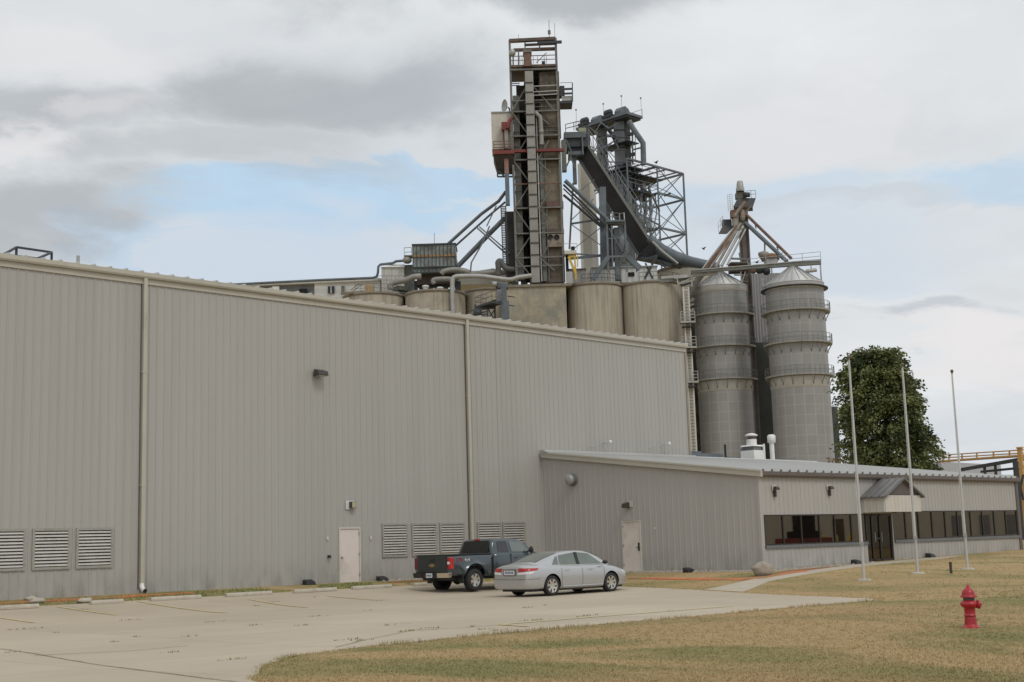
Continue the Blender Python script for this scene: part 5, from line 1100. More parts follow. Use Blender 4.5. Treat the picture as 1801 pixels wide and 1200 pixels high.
P = [(404, 501), (470, 497.5), (560, 493), (655, 489), (662, 487), (664.5, 481), (665.5, 469), (669, 465.5), (690, 463.2), (694, 461.5), (696, 459.8), (712, 458.6), (716, 460)]
solo('roof_pipe', MB().tube([PH(x, y, 162.3-(x-404)*.0205) for x, y in P], .16, 8), m_blue, 'long blue grey pipe along the white building roof, stepping up over the cream bin', 'pipe', PH(665, 480, 156.5))
# --- blue bucket elevator top in front of the silos
be = Thing('bucket_elevator', 'blue grey bucket elevator head and platform in front of the left silos', 'bucket elevator', V((PH(884, 540, 146).x, PH(884, 540, 146).y, GZ)))
a, b_ = vcol(886, 520, 146, 506, 560); be.part('leg_casing', MB().obox(V((a.x, a.y, (GZ+a.z)/2)), R0*.34, Hh*.4, UP*(a.z-GZ)/2), m_blue); a, b_ = vcol(891.5, 530, 146, 530, 560); be.part('leg_casing', MB().obox(V((a.x, a.y, (GZ+a.z)/2)), R0*.22, Hh*.3, UP*(a.z-GZ)/2), m_blue)
be.part('head', bevel(be.part('head_cover', vb(874, 496, 894, 507, 145.6, 1.4), m_blue), .1).data.copy() and MB().lathe(PH(866, 500, 145.4), [(0, 0), (.3, 0), (.3, .5), (0, .5)], 14, R0), m_galv)
be.part('cabinet', vb(874, 509, 882, 530, 145.3, .9), M('violet_grey_cabinet', (.19, .19, .24), .6, var=.12)); be.part('cabinet', vb(864.5, 512, 873.5, 527.5, 145.6, .8), M('beige_green_cabinet', (.40, .38, .25), .6, var=.12, dirt=(.3, .18, .1), damt=.3))
pc = PH(864, 530, 144.2); pr = [PH(836, 537.5, 147.5), PH(865, 529, 144.2), PH(883, 531.5, 145.2)]; pr.append(pr[0]+(pr[2]-pr[1])); pr[3].z = pr[0].z
be.part('platform', MB().hexa([V((q.x, q.y, pr[1].z-.25)) for q in (pr[0], pr[1], pr[2], pr[3])]+[V((q.x, q.y, pr[1].z)) for q in (pr[0], pr[1], pr[2], pr[3])]), m_blued)
be.part('railing', MB().rail([V((q.x, q.y, pr[1].z)) for q in (pr[3], pr[0], pr[1], pr[2])], 1.05, 2, .035, 1.2), m_steel)
for y, x1 in ((521, 906), (536.5, 905)): be.part('arm', MB().tube([PH(893, y, 145.8), PH(x1, y+2, 145.8)], .06, 6), m_blued)
be.part('head_top', MB().tube([PH(872, 506, 145.8), PH(880, 503, 145.8)], .16, 8), m_blued)
tr2 = Thing('steel_stair_frame', 'blue grey cluttered frame below the blue elevator platform, at the warehouse eave', 'steel frame', PH(850, 560, 146))
for l, w in (((836, 536, 837, 565), .22), ((845, 543, 846, 565), .2), ((857, 541, 858, 565), .18), ((870, 540, 871, 565), .2), ((834, 547, 845, 545), .35), ((846, 543, 872, 541), .25), ((846, 550, 858, 548), .12), ((858, 543, 870, 563), .12), ((870, 545, 858, 562), .12), ((833, 556, 857, 553), .2), ((822, 548, 836, 545), .1)): tr2.part('bar', MB().beam(PH(l[0], l[1], 146.5), PH(l[2], l[3], 146.5), w), m_blue if l[0] % 2 else m_blued)
tr2.part('motor', MB().lathe(PH(833, 551, 146), [(0, 0), (.45, 0), (.45, .9), (0, .9)], 14, R0), m_blued)
# --- second, blue tower (set square with the warehouse)
BD = 165.
bt_ = Thing('leg_tower', 'blue grey twin-leg elevator tower with sloping-looking top deck', 'tower', V((PH(1090, 480, BD).x, PH(1090, 480, BD).y, PH(1090, 490, BD).z)))
C0 = PH(1102, 195.5, BD); X_, Y_ = V((1, 0, 0)), V((0, 1, 0))
def cn(x, y, z=0): return C0+X_*x+Y_*y+UP*z
dk = bt_.part('deck', MB().box(cn(0, 0, -.35), cn(3.2, 9.0, 0)), m_blue); bt_.part('deck_soffit', MB().box(cn(.2, .2, -.6), cn(3.0, 8.8, -.36)), m_blued)
bt_.part('railing', MB().rail([cn(3.2, 0), cn(3.2, 9), cn(0, 9)], .9, 1, .02, 1.5), m_blue, parent=dk)
for (x, y0, r) in ((1096.5, 2.0, .74), (1058, 6.2, .68)):
    c = cn(1.5, y0, 0); prof = [(-1.1, 0), (-1.1, .9), (-.7, 1.55), (0, 1.85), (.75, 1.5), (1.15, .85), (1.2, 0)]
    hd_ = bt_.part('elevator_head', MB().prism([c+X_*a*.85+UP*b_*r+Y_*-.55 for a, b_ in prof], Y_*1.1), m_blue)
    bt_.part('motor', MB().lathe(c+V((-1.2, .9, .7)), [(0, 0), (.38, 0), (.42, .1), (.42, .9), (.3, 1.1), (0, 1.1)], 16, Y_), m_blued, parent=hd_); bt_.part('motor_mount', MB().box(c+V((-1.7, .6, 0)), c+V((-.7, 2.2, .35))), m_blued, parent=hd_)
for i, (x, y) in enumerate(((0, 8.8), (1, 4.8), (.5, 1.2), (3.1, .1))): bt_.part('beacon_rod', MB().tube([cn(x, y, 0), cn(x, y, 2.4)], .025, 5).ball(cn(x, y, 2.45), .13, 8), m_steel, parent=dk)
zb = bt_.org.z
for nm, px_, pr_, w, dd, mt in (('leg_casing', 1091.5, 300, .66, 1.2, m_bluel), ('leg_casing', 1060, 300, .62, 1.2, m_gcase)):
    q = PH(px_, pr_, BD+2.9 if px_ > 1080 else BD+5.4); ztop = C0.z-.6
    lgp = bt_.part(nm, MB().obox(V((q.x, q.y, (zb+ztop)/2)), R0*w, Hh*dd/2, UP*(ztop-zb)/2), mt)
    bt_.part('ladder_strip', MB().obox(V((q.x, q.y, (zb+ztop)/2))+R0*(w+.06)-Hh*.1, R0*.06, Hh*.5, UP*(ztop-zb)/2), m_blued, parent=lgp)
    for i in range(9): z = zb+(ztop-zb)*(i+.5)/9; bt_.part('flange', MB().obox(V((q.x, q.y, z)), R0*(w+.06), Hh*(dd/2+.06), UP*.09), m_blued, parent=lgp)
q = PH(1105, 300, BD+3.6); bt_.part('leg_casing', MB().obox(V((q.x, q.y, (zb+C0.z-.6)/2)), R0*.42, Hh*.5, UP*(C0.z-.6-zb)/2), m_gcase)
for l, w in (((1034, 222, 1036, 260), .35), ((1034, 222, 1052, 236), .12), ((1054, 213, 1070, 226), .15), ((1070, 226, 1088, 216), .12), ((1046, 234, 1058, 214), .12), ((1066, 236, 1090, 246), .18), ((1050, 246, 1082, 236), .16), ((1058, 262, 1084, 246), .16), ((1082, 248, 1088, 262), .14), ((1074, 268, 1088, 262), .12), ((1060, 250, 1044, 266), .14), ((1112, 222, 1113, 290), .2), ((1117, 230, 1117.5, 284), .1), ((1104, 236, 1114, 236), .4), ((1106, 273, 1117, 271), .4), ((1112, 264, 1127, 260), .18)):
    bt_.part('brace', MB().beam(PH(l[0], l[1], BD+1.5), PH(l[2], l[3], BD+1.5), w), m_blue if w < .3 else m_blued)
bt_.part('bent_spout', MB().tube([PH(1106, 213, BD), PH(1113, 226, BD), PH(1131, 252, BD), PH(1132, 290, BD)], .36, 10), m_blue)
spx = bt_.part('bent_spout', MB().tube([PH(1066, 222, BD+2), PH(1078, 238, BD+2), PH(1086, 256, BD+2)], .28, 8), m_blued)
for y in (240, 262, 284, 306, 328, 350, 374): bt_.part('brace', MB().beam(PH(1056, y, BD+1), PH(1108, y+3, BD+1), .12), m_blued)
for i, y in enumerate((240, 262, 284, 306, 328, 350)): bt_.part('brace', MB().beam(PH(1066 if i % 2 else 1088, y, BD+1), PH(1088 if i % 2 else 1066, y+22, BD+1), .09), m_blue); bt_.part('brace', MB().beam(PH(1099, y, BD+1.5), PH(1112, y+22, BD+1.5), .08), m_blue)
bt_.part('floor_grating', MB().box(cn(.3, .3, -7.2), cn(3.2, 6, -7.05)), m_blued); bt_.part('floor_grating', MB().box(cn(.3, .3, -3.8), cn(2.6, 5, -3.7)), m_blued)
# --- open cage of the blue tower: a braced box square with the warehouse
cg = Thing('steel_cage', 'open blue grey braced steel cage on the right side of the blue tower', 'steel frame', V((PH(1208, 440, BD).x, PH(1208, 440, BD).y, PH(1208, 455, BD).z)))
P0 = PH(1088, 275, BD-1); PE = PY(1201.5, 306, P0.y); LX = PE.x-P0.x
def bp_(x, y, z): return V((P0.x+x, P0.y+y, z))
zz = [PE.z, PY(1203, 351, P0.y).z, PY(1206, 411, P0.y).z, PY(1211, 453, P0.y).z]
LYc = 6.0; x1, x0, xm = LX, LX*.12, LX*.58
for x in (x0, xm, x1):
    for y in (0, LYc): cg.part('post', MB().beam(bp_(x, y, zz[3]-(3 if x < x1 else 0)), bp_(x, y, zz[0]), .24 if x == x1 else .2), m_blue)
for i, z in enumerate(zz[:3]):
    for y in (0, LYc): cg.part('beam', MB().beam(bp_(x0 if i == 0 else xm, y, z), bp_(x1, y, z), .24), m_blue)
    cg.part('beam', MB().beam(bp_(x1, 0, z), bp_(x1, LYc, z), .24), m_blue); cg.part('beam', MB().beam(bp_(xm, 0, z-.02), bp_(xm, LYc, z-.02), .22), m_blue)
for k in range(5): x = x0+(x1-x0)*(k+.6)/5.2; cg.part('joist', MB().beam(bp_(x, 0, zz[0]-.03), bp_(x, LYc, zz[0]-.03), .16), m_blue)
for i in range(3):
    za, zb_ = zz[i], zz[i+1]
    for a, b_ in (((x1, 0), (x1, LYc)), ((xm, 0), (x1, 0)), ((xm, LYc), (x1, LYc))):
        cg.part('cross_brace', MB().beam(bp_(a[0], a[1], za), bp_(b_[0], b_[1], zb_), .085), m_blue); cg.part('cross_brace', MB().beam(bp_(b_[0], b_[1], za), bp_(a[0], a[1], zb_), .085), m_blue)
dkc = cg.part('grating_deck', MB().box(bp_(x0, .3, zz[0]-1.6), bp_(xm+1.5, LYc-.2, zz[0]-1.45)), m_blued)
cg.part('grating_deck', MB().box(bp_(x0+1, .3, zz[1]-.3), bp_(xm, LYc-.2, zz[1]-.18)), m_blued)
cg.part('grating_deck', MB().box(bp_(x0+1.5, .3, zz[2]-.3), bp_(xm, LYc-.2, zz[2]-.18)), m_blued)
for k in range(7): x = x0+.6+k*1.05; cg.part('beam', MB().beam(bp_(x, 0, zz[0]-1.5), bp_(x+(.8 if k % 2 else -.5), LYc, zz[1]), .12), m_blue); cg.part('pipe', MB().tube([bp_(x, 1.2, zz[1]), bp_(x+.4, 1.4, zz[1]-2.2), bp_(x-.3, 1.6, zz[2])], random.uniform(.07, .2), 7), random.choice([m_galv, m_blued, m_bluel]))
for (x, z0_, hgt, r, mt) in ((x0+3.5, zz[1]-.1, 1.9, .5, m_blued), (x0+5.2, zz[1]-.1, 1.6, .4, m_galv), (x0+5.0, zz[0]-4.5, 1.2, .6, m_blued), (x0+3.2, zz[2]+1.2, 1.9, .5, m_rustg), (x0+4.3, zz[2]+.2, 1.4, .8, m_galv)):
    cg.part('machine', MB().lathe(bp_(x, 1.8, z0_), [(0, 0), (r*.5, 0), (r, hgt*.3), (r, hgt), (r*.6, hgt*1.15), (0, hgt*1.15)], 14), mt)
rl = MB().rail([bp_(x0, 0, zz[1]), bp_(xm, 0, zz[1]), bp_(xm, LYc, zz[1])], 1.05, 2, .03, 1.6).rail([bp_(x0, 0, zz[2]), bp_(xm, 0, zz[2])], 1.05, 2, .03, 1.6).rail([bp_(x0, 0, zz[0]-1.45), bp_(xm+1.5, 0, zz[0]-1.45)], 1.05, 2, .03, 1.6); cg.part('railing', rl, m_blue)
for l in ((1112, 320, 1150, 345), (1150, 345, 1118, 372), (1140, 330, 1160, 372), (1118, 372, 1162, 398), (1128, 340, 1138, 400), (1150, 360, 1130, 420), (1160, 398, 1135, 425), (1112, 352, 1132, 342), (1168, 345, 1180, 340)): cg.part('brace', MB().beam(PH(l[0], l[1], BD+2), PH(l[2], l[3], BD+2), .2), m_blue if l[0] % 4 else m_blued)
# --- slanting enclosed conveyor gallery
CG = 158.
gl_ = Thing('conveyor_gallery', 'dark enclosed conveyor gallery slanting down to the right from the tall tower', 'conveyor', PH(1160, 452, CG))
A1, A2 = PH(1008, 266, CG-1), PH(1032, 257, CG+.5); B1, B2 = PH(1123, 452, CG), PH(1151, 440, CG+1.5)
dn = UP*-.5; upn = UP*1.3
gl_.part('underside', MB().hexa([B1, B2, A2, A1, B1+UP*.4, B2+UP*.4, A2+UP*.4, A1+UP*.4]), M('dark_underside', (.020, .019, .019), .9, var=.3, scale=.4, spec=.1))  # near-black colour on the gallery's underside
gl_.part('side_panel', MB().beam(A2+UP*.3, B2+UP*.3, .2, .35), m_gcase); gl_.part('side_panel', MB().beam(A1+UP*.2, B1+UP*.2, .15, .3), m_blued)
wa = [A2+(B2-A2)*t+R0*(.15) for t in [i/14 for i in range(15)]]
for q in (.0, 2.2): gl_.part('walkway_rail', MB().beam(wa[0]+UP*q+R0*.1, wa[-1]+UP*q+R0*.1, .09), m_bluel)
for q in (.0, 2.2): gl_.part('walkway_rail', MB().beam(wa[0]+UP*q+R0*.8+Hh*.8, wa[-1]+UP*q+R0*.8+Hh*.8, .08), m_blue)
lat = MB()
for i in range(15):
    a = wa[i]+R0*.1; lat.beam(a, a+UP*2.2, .09)
    if i < 14: lat.beam(a if i % 2 else a+UP*2.2, wa[i+1]+R0*.1+(UP*2.2 if i % 2 else UP*0), .07); lat.beam(wa[i]+R0*.8+Hh*.8, wa[i+1]+R0*.8+Hh*.8+UP*2.2, .06)
    lat.beam(a, wa[i]+R0*.8+Hh*.8, .08)
gl_.part('walkway_lattice', lat, m_blue)
th_ = Thing('transfer_house', 'small blue grey transfer house between the tall tower and the slanted conveyor', 'transfer house', PH(1015, 272, CG))
th_.part('wall', vb(997, 237, 1034, 258, CG-2, 3.2), m_blued); th_.part('wall', vb(992, 232, 1030, 242, CG-2.3, 2.6), m_blue); th_.part('floor_band', vb(1000, 266, 1027, 272, CG-2.2, 2.6), m_blue)
th_.part('wall', vb(1000, 256, 1026, 267, CG-1.6, 2.6), m_blued); th_.part('post', vb(1023.5, 238, 1026, 272, CG-2.4, .3), m_blue); th_.part('lamp', vb(1018, 225, 1031, 236, CG-1.5, .6), M('olive_box', (.35, .36, .25), .6, var=.2))
th_.part('railing', MB().rail([PH(995, 233, CG-2), PH(1024, 226, CG-1)], 1.0, 2, .04, 1.2), m_blued); th_.part('wall', vb(988, 246, 996, 300, CG-3, 1.0), m_gcase)
for l in seg([(992, 236, 1006, 270), (1006, 272, 993, 300), (1003, 276, 1012, 296)], CG-2): th_.part('brace', MB().beam(*l, .16), m_blue)
th_.part('post', vb(1007.5, 272, 1014, 322, CG-1.5, .8), m_blue)
lt = Thing('lower_conveyor', 'blue grey conveyor running on right from the slanted gallery foot to the bins', 'conveyor', PH(1240, 468, CG))
C1, C2 = PH(1132, 448, CG+.5), PH(1252, 474, CG+6)
lt.part('trough', MB().hexa([PH(1120, 452, CG), PH(1200, 468, CG+3), PH(1200, 468, CG+3)+Hh*2, PH(1120, 452, CG)+Hh*2, PH(1145, 425, CG), PH(1172, 452, CG+3), PH(1172, 452, CG+3)+Hh*2, PH(1145, 425, CG)+Hh*2]), m_blued)
lt.part('cover', MB().tube([PH(1140, 420, CG+1.6), PH(1160, 441, CG+2), PH(1185, 453, CG+3), PH(1215, 461, CG+4), PH(1262, 469, CG+6)], [.7, .95, .9, .7, .5], 12), m_blue)
lt.part('pale_pipe', MB().tube([PH(1147, 425, CG-.5), PH(1163, 441, CG-.3), PH(1192, 464, CG)], .17, 8), m_galv)
for l, w in (((1130, 458, 1156, 449), .2), ((1156, 449, 1134, 490), .25), ((1135, 463, 1148, 490), .18), ((1168, 462, 1180, 468), .3), ((1160, 464, 1172, 470), .25), ((1119, 440, 1120, 478), .12)): lt.part('support', MB().beam(PH(l[0], l[1], CG-1), PH(l[2], l[3], CG-1), w), m_blued)
# bundle of spouts right of tower
for a, b_, r, mt, lab in (((994, 318), (1070, 389), .25, m_blue, 'upper and palest spout sloping right from the tall tower'), ((991, 325), (1064, 397), .13, m_blued, 'second dark spout sloping right from the tall tower'), ((991, 332), (1062, 400), .09, m_blued, 'third thin spout sloping right from the tall tower'), ((991, 343), (1056, 398), .15, m_blued, 'lowest dark spout sloping right from the tall tower')):
    spout('grain_spout', [a, ((a[0]+b_[0])/2, (a[1]+b_[1])/2-.5), b_], TD+.5, TD+2.2, r, mt, lab, 'grain spout')
bn_ = Thing('braced_bent', 'blue grey braced trestle standing in front of the cream stack', 'trestle', PH(1002, 440, TD+3))
for l, w in (((1008, 322, 1001.5, 438), .22), ((1060, 330, 1061.5, 472), .75), ((1003.5, 394, 1056, 386), .2), ((1006, 396, 1060, 434), .09), ((1057, 400, 1004, 442), .09), ((1009, 344, 1046, 316), .09), ((1004, 388, 1044, 350), .09), ((1002, 446, 1060, 450), .16), ((1003, 455, 1062, 449), .28), ((1045, 336, 1063, 330), .2)): bn_.part('brace', MB().beam(PH(l[0], l[1], TD+3), PH(l[2], l[3], TD+3), w), m_blue)
# cream stack
q = PH(1035, 400, 163); zt = PH(1035, 288, 163).z
sk = solo('stack', MB().lathe((q.x, q.y, 0), [(1.12, PH(1035, 486, 163).z-20), (1.12, zt), (0, zt)], 6, smooth=False), m_stack, 'cream six-sided stack standing behind the blue trestle', 'stack', (q.x, q.y, GZ))
# transfer tower small
tt = Thing('small_leg_tower', 'short blue grey elevator tower with splayed legs on the silo tops', 'tower', PH(1083, 480, TD))
for l, w in (((1067.5, 391, 1070, 478), .22), ((1099, 391, 1103, 478), .2), ((1075.5, 396, 1078, 470), .18), ((1066, 392, 1100, 392), .3), ((1069, 452, 1103, 451), .22), ((1069, 453, 1043, 492), .55), ((1103, 451, 1126, 473), .6), ((1070, 420, 1100, 418), .12), ((1071, 402, 1096, 444), .1)): tt.part('frame_bar', MB().beam(PH(l[0], l[1], TD), PH(l[2], l[3], TD), w), m_blue)
tt.part('casing', vb(1081, 400, 1091, 492, TD+.6, 1.0), m_blue); tt.part('casing', vb(1070, 394, 1079, 460, TD+1.2, .8), m_blued); tt.part('casing', vb(1093, 410, 1103, 462, TD+1, .8), m_gcase); tt.part('hopper', MB().lathe(PH(1094, 430, TD+.2), [(0, -1.1), (.2, -1.0), (.42, 0), (.42, .8), (.2, 1.1), (0, 1.1)], 14), m_blue)
tt.part('deck', vb(1066, 387, 1100, 390, TD-.5, 2.2), m_blue); tt.part('exhaust', MB().tube([PH(1077, 386, TD), PH(1077, 373, TD)], .1, 8), m_whiteb)
tt.part('ladder_hoop', MB().tube([PH(1090, 390, TD-.2), PH(1089.5, 376, TD-.2), PH(1097.5, 374.5, TD-.2), PH(1098.5, 392, TD-.2)], .07, 6), m_galv)
tt.part('railing', MB().rail([PH(1066, 388, TD-.3), PH(1089, 388, TD-.3)], .9, 2, .03, .9), m_blue)
# yellow davit
yd = Thing('yellow_hoist_stand', 'yellow hoist stand with a pale deck at the right foot of the tall tower', 'hoist stand', PH(1012, 492, TD-1))
for l, w in (((1010.5, 447, 1013, 492), .18), ((1000, 452, 1013, 482), .26), ((1016, 447, 1015.5, 470), .12), ((1000, 452, 1011, 451), .2)): yd.part('yellow_leg', MB().beam(PH(l[0], l[1], TD-1), PH(l[2], l[3], TD-1), w), m_yel)
yd.part('deck', vb(993, 440.5, 1014, 446.5, TD-1.3, 1.6), m_cream); yd.part('lamp', vb(1004.5, 433.5, 1011, 439.5, TD-1, .5), m_dark); yd.part('railing', MB().rail([PH(992, 440, TD-1.2), PH(1015, 440, TD-1.2)], .75, 1, .025, .7), m_galv)
yd.part('drum', vb(996, 478, 1007, 499, TD-1, .8), m_galv); yd.part('panel', vb(995, 448, 1000, 480, TD-.6, .3), m_dark)
# --- corrugated bins
def bin_(px, eave_y, apex_y, halfpx, D, rings, label, seed):
    q0 = PH(px, eave_y, D); k = (PH(px+halfpx, eave_y, D)-q0).length; c = PH(px, 600, D+k); c0 = PH(px, eave_y, D+k); c.x, c.y = c0.x, c0.y
    ze = PH(px, eave_y+6, D+.2).z; za = PH(px, apex_y, D+k).z
    T = Thing('corrugated_bin', label, 'grain bin', (c.x, c.y, GZ), 'corrugated steel grain bins')
    T.part('shell', MB().lathe((c.x, c.y, 0), [(k, GZ-.3), (k, ze)], 72), bin_mat('bin_steel_%d' % seed, c.x, c.y))
    rf = MB().lathe((c.x, c.y, 0), [(k+.09, ze-.06), (k+.09, ze+.05), (.45, za-.1), (.4, za+.25), (0, za+.3)], 48)
    rs = MB()
    for i in range(24): a = 2*pi*i/24; d = V((cos(a), sin(a), 0)); rs.beam(V((c.x, c.y, ze+.08))+d*(k+.08), V((c.x, c.y, za-.06))+d*.5, .07)
    ro_ = T.part('roof', rf, M('bin_roof_zinc', (.50, .50, .49), .5, metal=.3, var=.08)); T.part('roof_ribs', rs, m_galv, parent=ro_)
    T.part('eave_band', MB().lathe((c.x, c.y, 0), [(k+.02, ze-.75), (k+.05, ze-.7), (k+.05, ze-.08)], 72), M('pale_band', (.47, .455, .43), .5, metal=.3, var=.1))
    for i, ry in enumerate(rings):
        z = PH(px, ry, D).z
        T.part('walkway', MB().lathe((c.x, c.y, 0), [(k+.02, z-.04), (k+.55, z-.06), (k+.58, z+.10), (k+.02, z+.06)], 72, smooth=False), m_galv)
        rl = MB()
        for kk in range(36):
            a0, a1 = 2*pi*kk/36, 2*pi*(kk+1)/36; p0 = V((c.x+(k+.56)*cos(a0), c.y+(k+.56)*sin(a0), z)); p1 = V((c.x+(k+.56)*cos(a1), c.y+(k+.56)*sin(a1), z))
            for hh in (.52, 1.02): rl.beam(p0+UP*hh, p1+UP*hh, .045)
            rl.beam(p0, p0+UP*1.02, .045)
            if kk % 2 == 0 and V((cos(a0), sin(a0), 0)).dot(Hh) < .35: d = V((cos(a0), sin(a0), 0)); T.part('bracket', MB().beam(p0-UP*.05, V((c.x, c.y, z-.9))+d*(k+.03), .05).box(V((c.x, c.y, z-1.0))+d*(k+.03)-V((.05, .05, .07)), V((c.x, c.y, z-.9))+d*(k+.03)+V((.05, .05, .07))), M('dull_bracket', (.16, .155, .145), .6))
        T.part('railing', rl, m_gcase)
        if i == len(rings)-1: T.part('pale_band', MB().lathe((c.x, c.y, 0), [(k+.01, z-1.35), (k+.03, z-1.32), (k+.03, z-.12)], 72), M('pale_band', (.47, .455, .43), .5))
    return T, c, k, ze, za
BL = bin_(1266, 494, 478, 49, 150, (550.5, 607.5, 666), 'left corrugated steel grain bin with three walkway rings', 1)
BR = bin_(1395.5, 487.5, 469, 51.5, 144, (543.5, 601, 658.5), 'right corrugated steel grain bin with three walkway rings', 2)
T, c, k, ze, za = BR
a = 2*pi*.70
T.part('roof_walkway', MB().lathe((c.x, c.y, 0), [(k+.05, ze-.6), (k+.5, ze-.6), (k+.5, ze-.5), (k+.05, ze-.5)], 60), m_blued)
for i in range(5): T.part('panel_box', MB().box(V((c.x, c.y, GZ+4+i*.9))+(-Hh*.6-R0*.8)*(k+.1), V((c.x, c.y, GZ+4.5+i*.9))+(-Hh*.6-R0*.8)*(k+.1)+V((.12, .12, 0))), m_galv) if i < 1 else None
# caged ladder between warehouse corner and bin
lb = Thing('caged_ladder', 'pale caged ladder rising between the warehouse corner and the left bin', 'ladder', PH(1215, 760, 149)*1)
for x, o_ in ((1204, 0), (1213.5, 0)): a, b_ = vcol(x, 560, 149, 505, 800); lb.part('rail', MB().beam(a, b_, .15), m_canopy)
a0, b0 = vcol(1204, 560, 149, 505, 800); a1, b1 = vcol(1213.5, 560, 149, 505, 800)
lb.part('back_panel', MB().hexa([b0+Hh*.4, b1+Hh*.4, b1+Hh*.5, b0+Hh*.5, a0+Hh*.4, a1+Hh*.4, a1+Hh*.5, a0+Hh*.5]), m_canopy)
rg = MB()
for i in range(52): z = b0.z+(a0.z-b0.z)*(i+.5)/52; rg.beam(V((a0.x, a0.y, z)), V((a1.x, a1.y, z)), .07)
lb.part('rungs', rg, m_steel)
for y in (567.5, 612, 673): 
    zz_ = PH(1212, y, 149).z; qq = (a0+a1)/2; lb.part('rest_platform', MB().obox(V((qq.x, qq.y, zz_)), R0*.85, Hh*.6, UP*.09), m_galv); lb.part('rest_platform', MB().obox(V((qq.x, qq.y, zz_-.5)), R0*.6, Hh*.5, UP*.07), m_black)
    lb.part('cage', MB().rail([V((qq.x, qq.y, zz_+.1))-R0*.8-Hh*.55, V((qq.x, qq.y, zz_+.1))+R0*.8-Hh*.55], 1.1, 3, .03, .5), m_galv)
# leg building between the bins
mb_ = Thing('metal_bin_house', 'pale grey corrugated tower house between the two steel bins', 'metal house', V((PH(1343, 700, 158).x, PH(1343, 700, 158).y, GZ)))
q = PH(1345, 520, 156); zt = PH(1345, 481, 156).z; mb_.part('wall', MB().obox(V((q.x, q.y, (GZ+zt)/2))+Hh*2, R0*2.0, Hh*2, UP*(zt-GZ)/2), m_corrg)
lg = Thing('leg_tower', 'brown grey grain leg tower with fanned spouts between the two steel bins', 'tower', V((PH(1312, 700, 152).x, PH(1312, 700, 152).y, GZ)))
LD = 152.5
def lcol(px_, pr_, ytop, D, w, dd, mt, name='leg_casing'):
    q = PH(px_, pr_, D); z1 = PH(px_, ytop, D).z; return lg.part(name, MB().obox(V((q.x, q.y, (GZ+z1)/2)), R0*w, Hh*dd, UP*(z1-GZ)/2), mt)
lcol(1311.5, 440, 372, LD, .42, .5, M('brown_grey_casing', (.15, .125, .11), .7, var=.25, scale=.6, streak=.3)); lcol(1314.5, 440, 380, LD-.3, .13, .2, m_blue); lcol(1322, 560, 482, LD, .16, .3, m_blued); lcol(1305, 400, 345, LD+.6, .38, .4, m_rustg)
lg.part('head', MB().lathe(PH(1302, 337, LD), [(.5, 0), (.5, .4), (.42, .5), (.40, .9), (.25, 1.1), (0, 1.15)], 18).lathe(PH(1302, 334, LD-.2), [(.36, 0), (.36, .9), (.30, 1.05), (0, 1.1)], 16), m_galv)
lg.part('motor', vb(1295, 338, 1312, 348, LD, 1), m_steel); lg.part('motor', MB().lathe(PH(1308, 343, LD-.2), [(0, 0), (.3, 0), (.3, .7), (0, .7)], 12, R0), m_blued)
pa = [PH(1289, 364.5, LD-.6), PH(1324, 364.5, LD-.6), PH(1329.5, 347.5, LD+2), PH(1296, 348, LD+2)]; zf = pa[0].z
pz = lambda q, z: V((q.x, q.y, z))
pl2 = lg.part('platform', MB().hexa([pz(q, z) for z in (PH(1310, 364, LD).z, PH(1310, 361, LD).z) for q in [PH(1290, 364, LD), PH(1324, 364, LD), PH(1324, 364, LD)+Hh*2.2+R0*.4, PH(1290, 364, LD)+Hh*2.2+R0*.4]]), m_blued)
lg.part('platform', MB().hexa([PH(1290, 364.8, LD-.2), PH(1324, 364.8, LD-.2), PH(1329, 350, LD), PH(1297, 350, LD), PH(1290, 363.8, LD-.2), PH(1324, 363.8, LD-.2), PH(1329, 348.5, LD), PH(1297, 348.5, LD)]), M('dark_deck', (.075, .075, .075), .7))
lg.part('railing', MB().rail([PH(1313, 349, LD), PH(1329.5, 348, LD)], .9, 2, .03, .6), m_galv, parent=pl2); lg.part('ladder_cage', MB().rail([PH(1281, 372, LD), PH(1289, 370, LD)], 2.0, 8, .02, .3), m_galv)
p2 = lg.part('platform', MB().hexa([PH(1264, 412, LD-.4), PH(1278, 412, LD-.4), PH(1292, 398, LD), PH(1272, 398, LD), PH(1264, 410.5, LD-.4), PH(1278, 410.5, LD-.4), PH(1292, 396.5, LD), PH(1272, 396.5, LD)]), M('dark_deck', (.075, .075, .075), .7))
lg.part('motor', vb(1271, 386, 1287, 396, LD, .8), m_blued, parent=p2); lg.part('railing', MB().rail([PH(1264, 409, LD), PH(1272, 398, LD)], 1.2, 2, .025, .5), m_galv, parent=p2)
lg.part('transition', MB().tube([PH(1311, 356, LD-.8), PH(1300, 369, LD-.8), PH(1292, 380, LD-.7)], .24, 10), m_rustg); lg.part('gearbox', vb(1286, 369, 1297, 382, LD-.9, .9), m_rust); lg.part('gearbox', vb(1290, 381, 1298, 400, LD-.8, .9), m_rustg); lg.part('distributor', MB().lathe(PH(1306, 378, LD-.6), [(0, -.8), (.2, -.7), (.34, -.3), (.34, .3), (.2, .6)], 14), m_rustg)
for i, (a, b_, r, mt) in enumerate((((1296, 398), (1238, 477), .28, m_rust), ((1300, 396), (1247, 474), .20, m_rustg), ((1303, 393), (1259, 470), .26, m_rustg), ((1307, 398), (1269, 468), .26, m_galv), ((1311, 404), (1279, 466), .18, m_galv), ((1290, 402), (1233, 476), .16, m_galv))):
    lg.part('spout', MB().tube([PH(*a, LD-.9), PH(*b_, LD-2.2)], r*.66, 10), mt)
for (a, b_, r, mt) in (((1312, 377), (1392, 455), .22, m_rust), ((1311, 392), (1384, 460), .30, m_blue)): lg.part('spout', MB().tube([PH(*a, LD-.6), PH(*b_, LD-3.5)], r*.8, 10), mt)
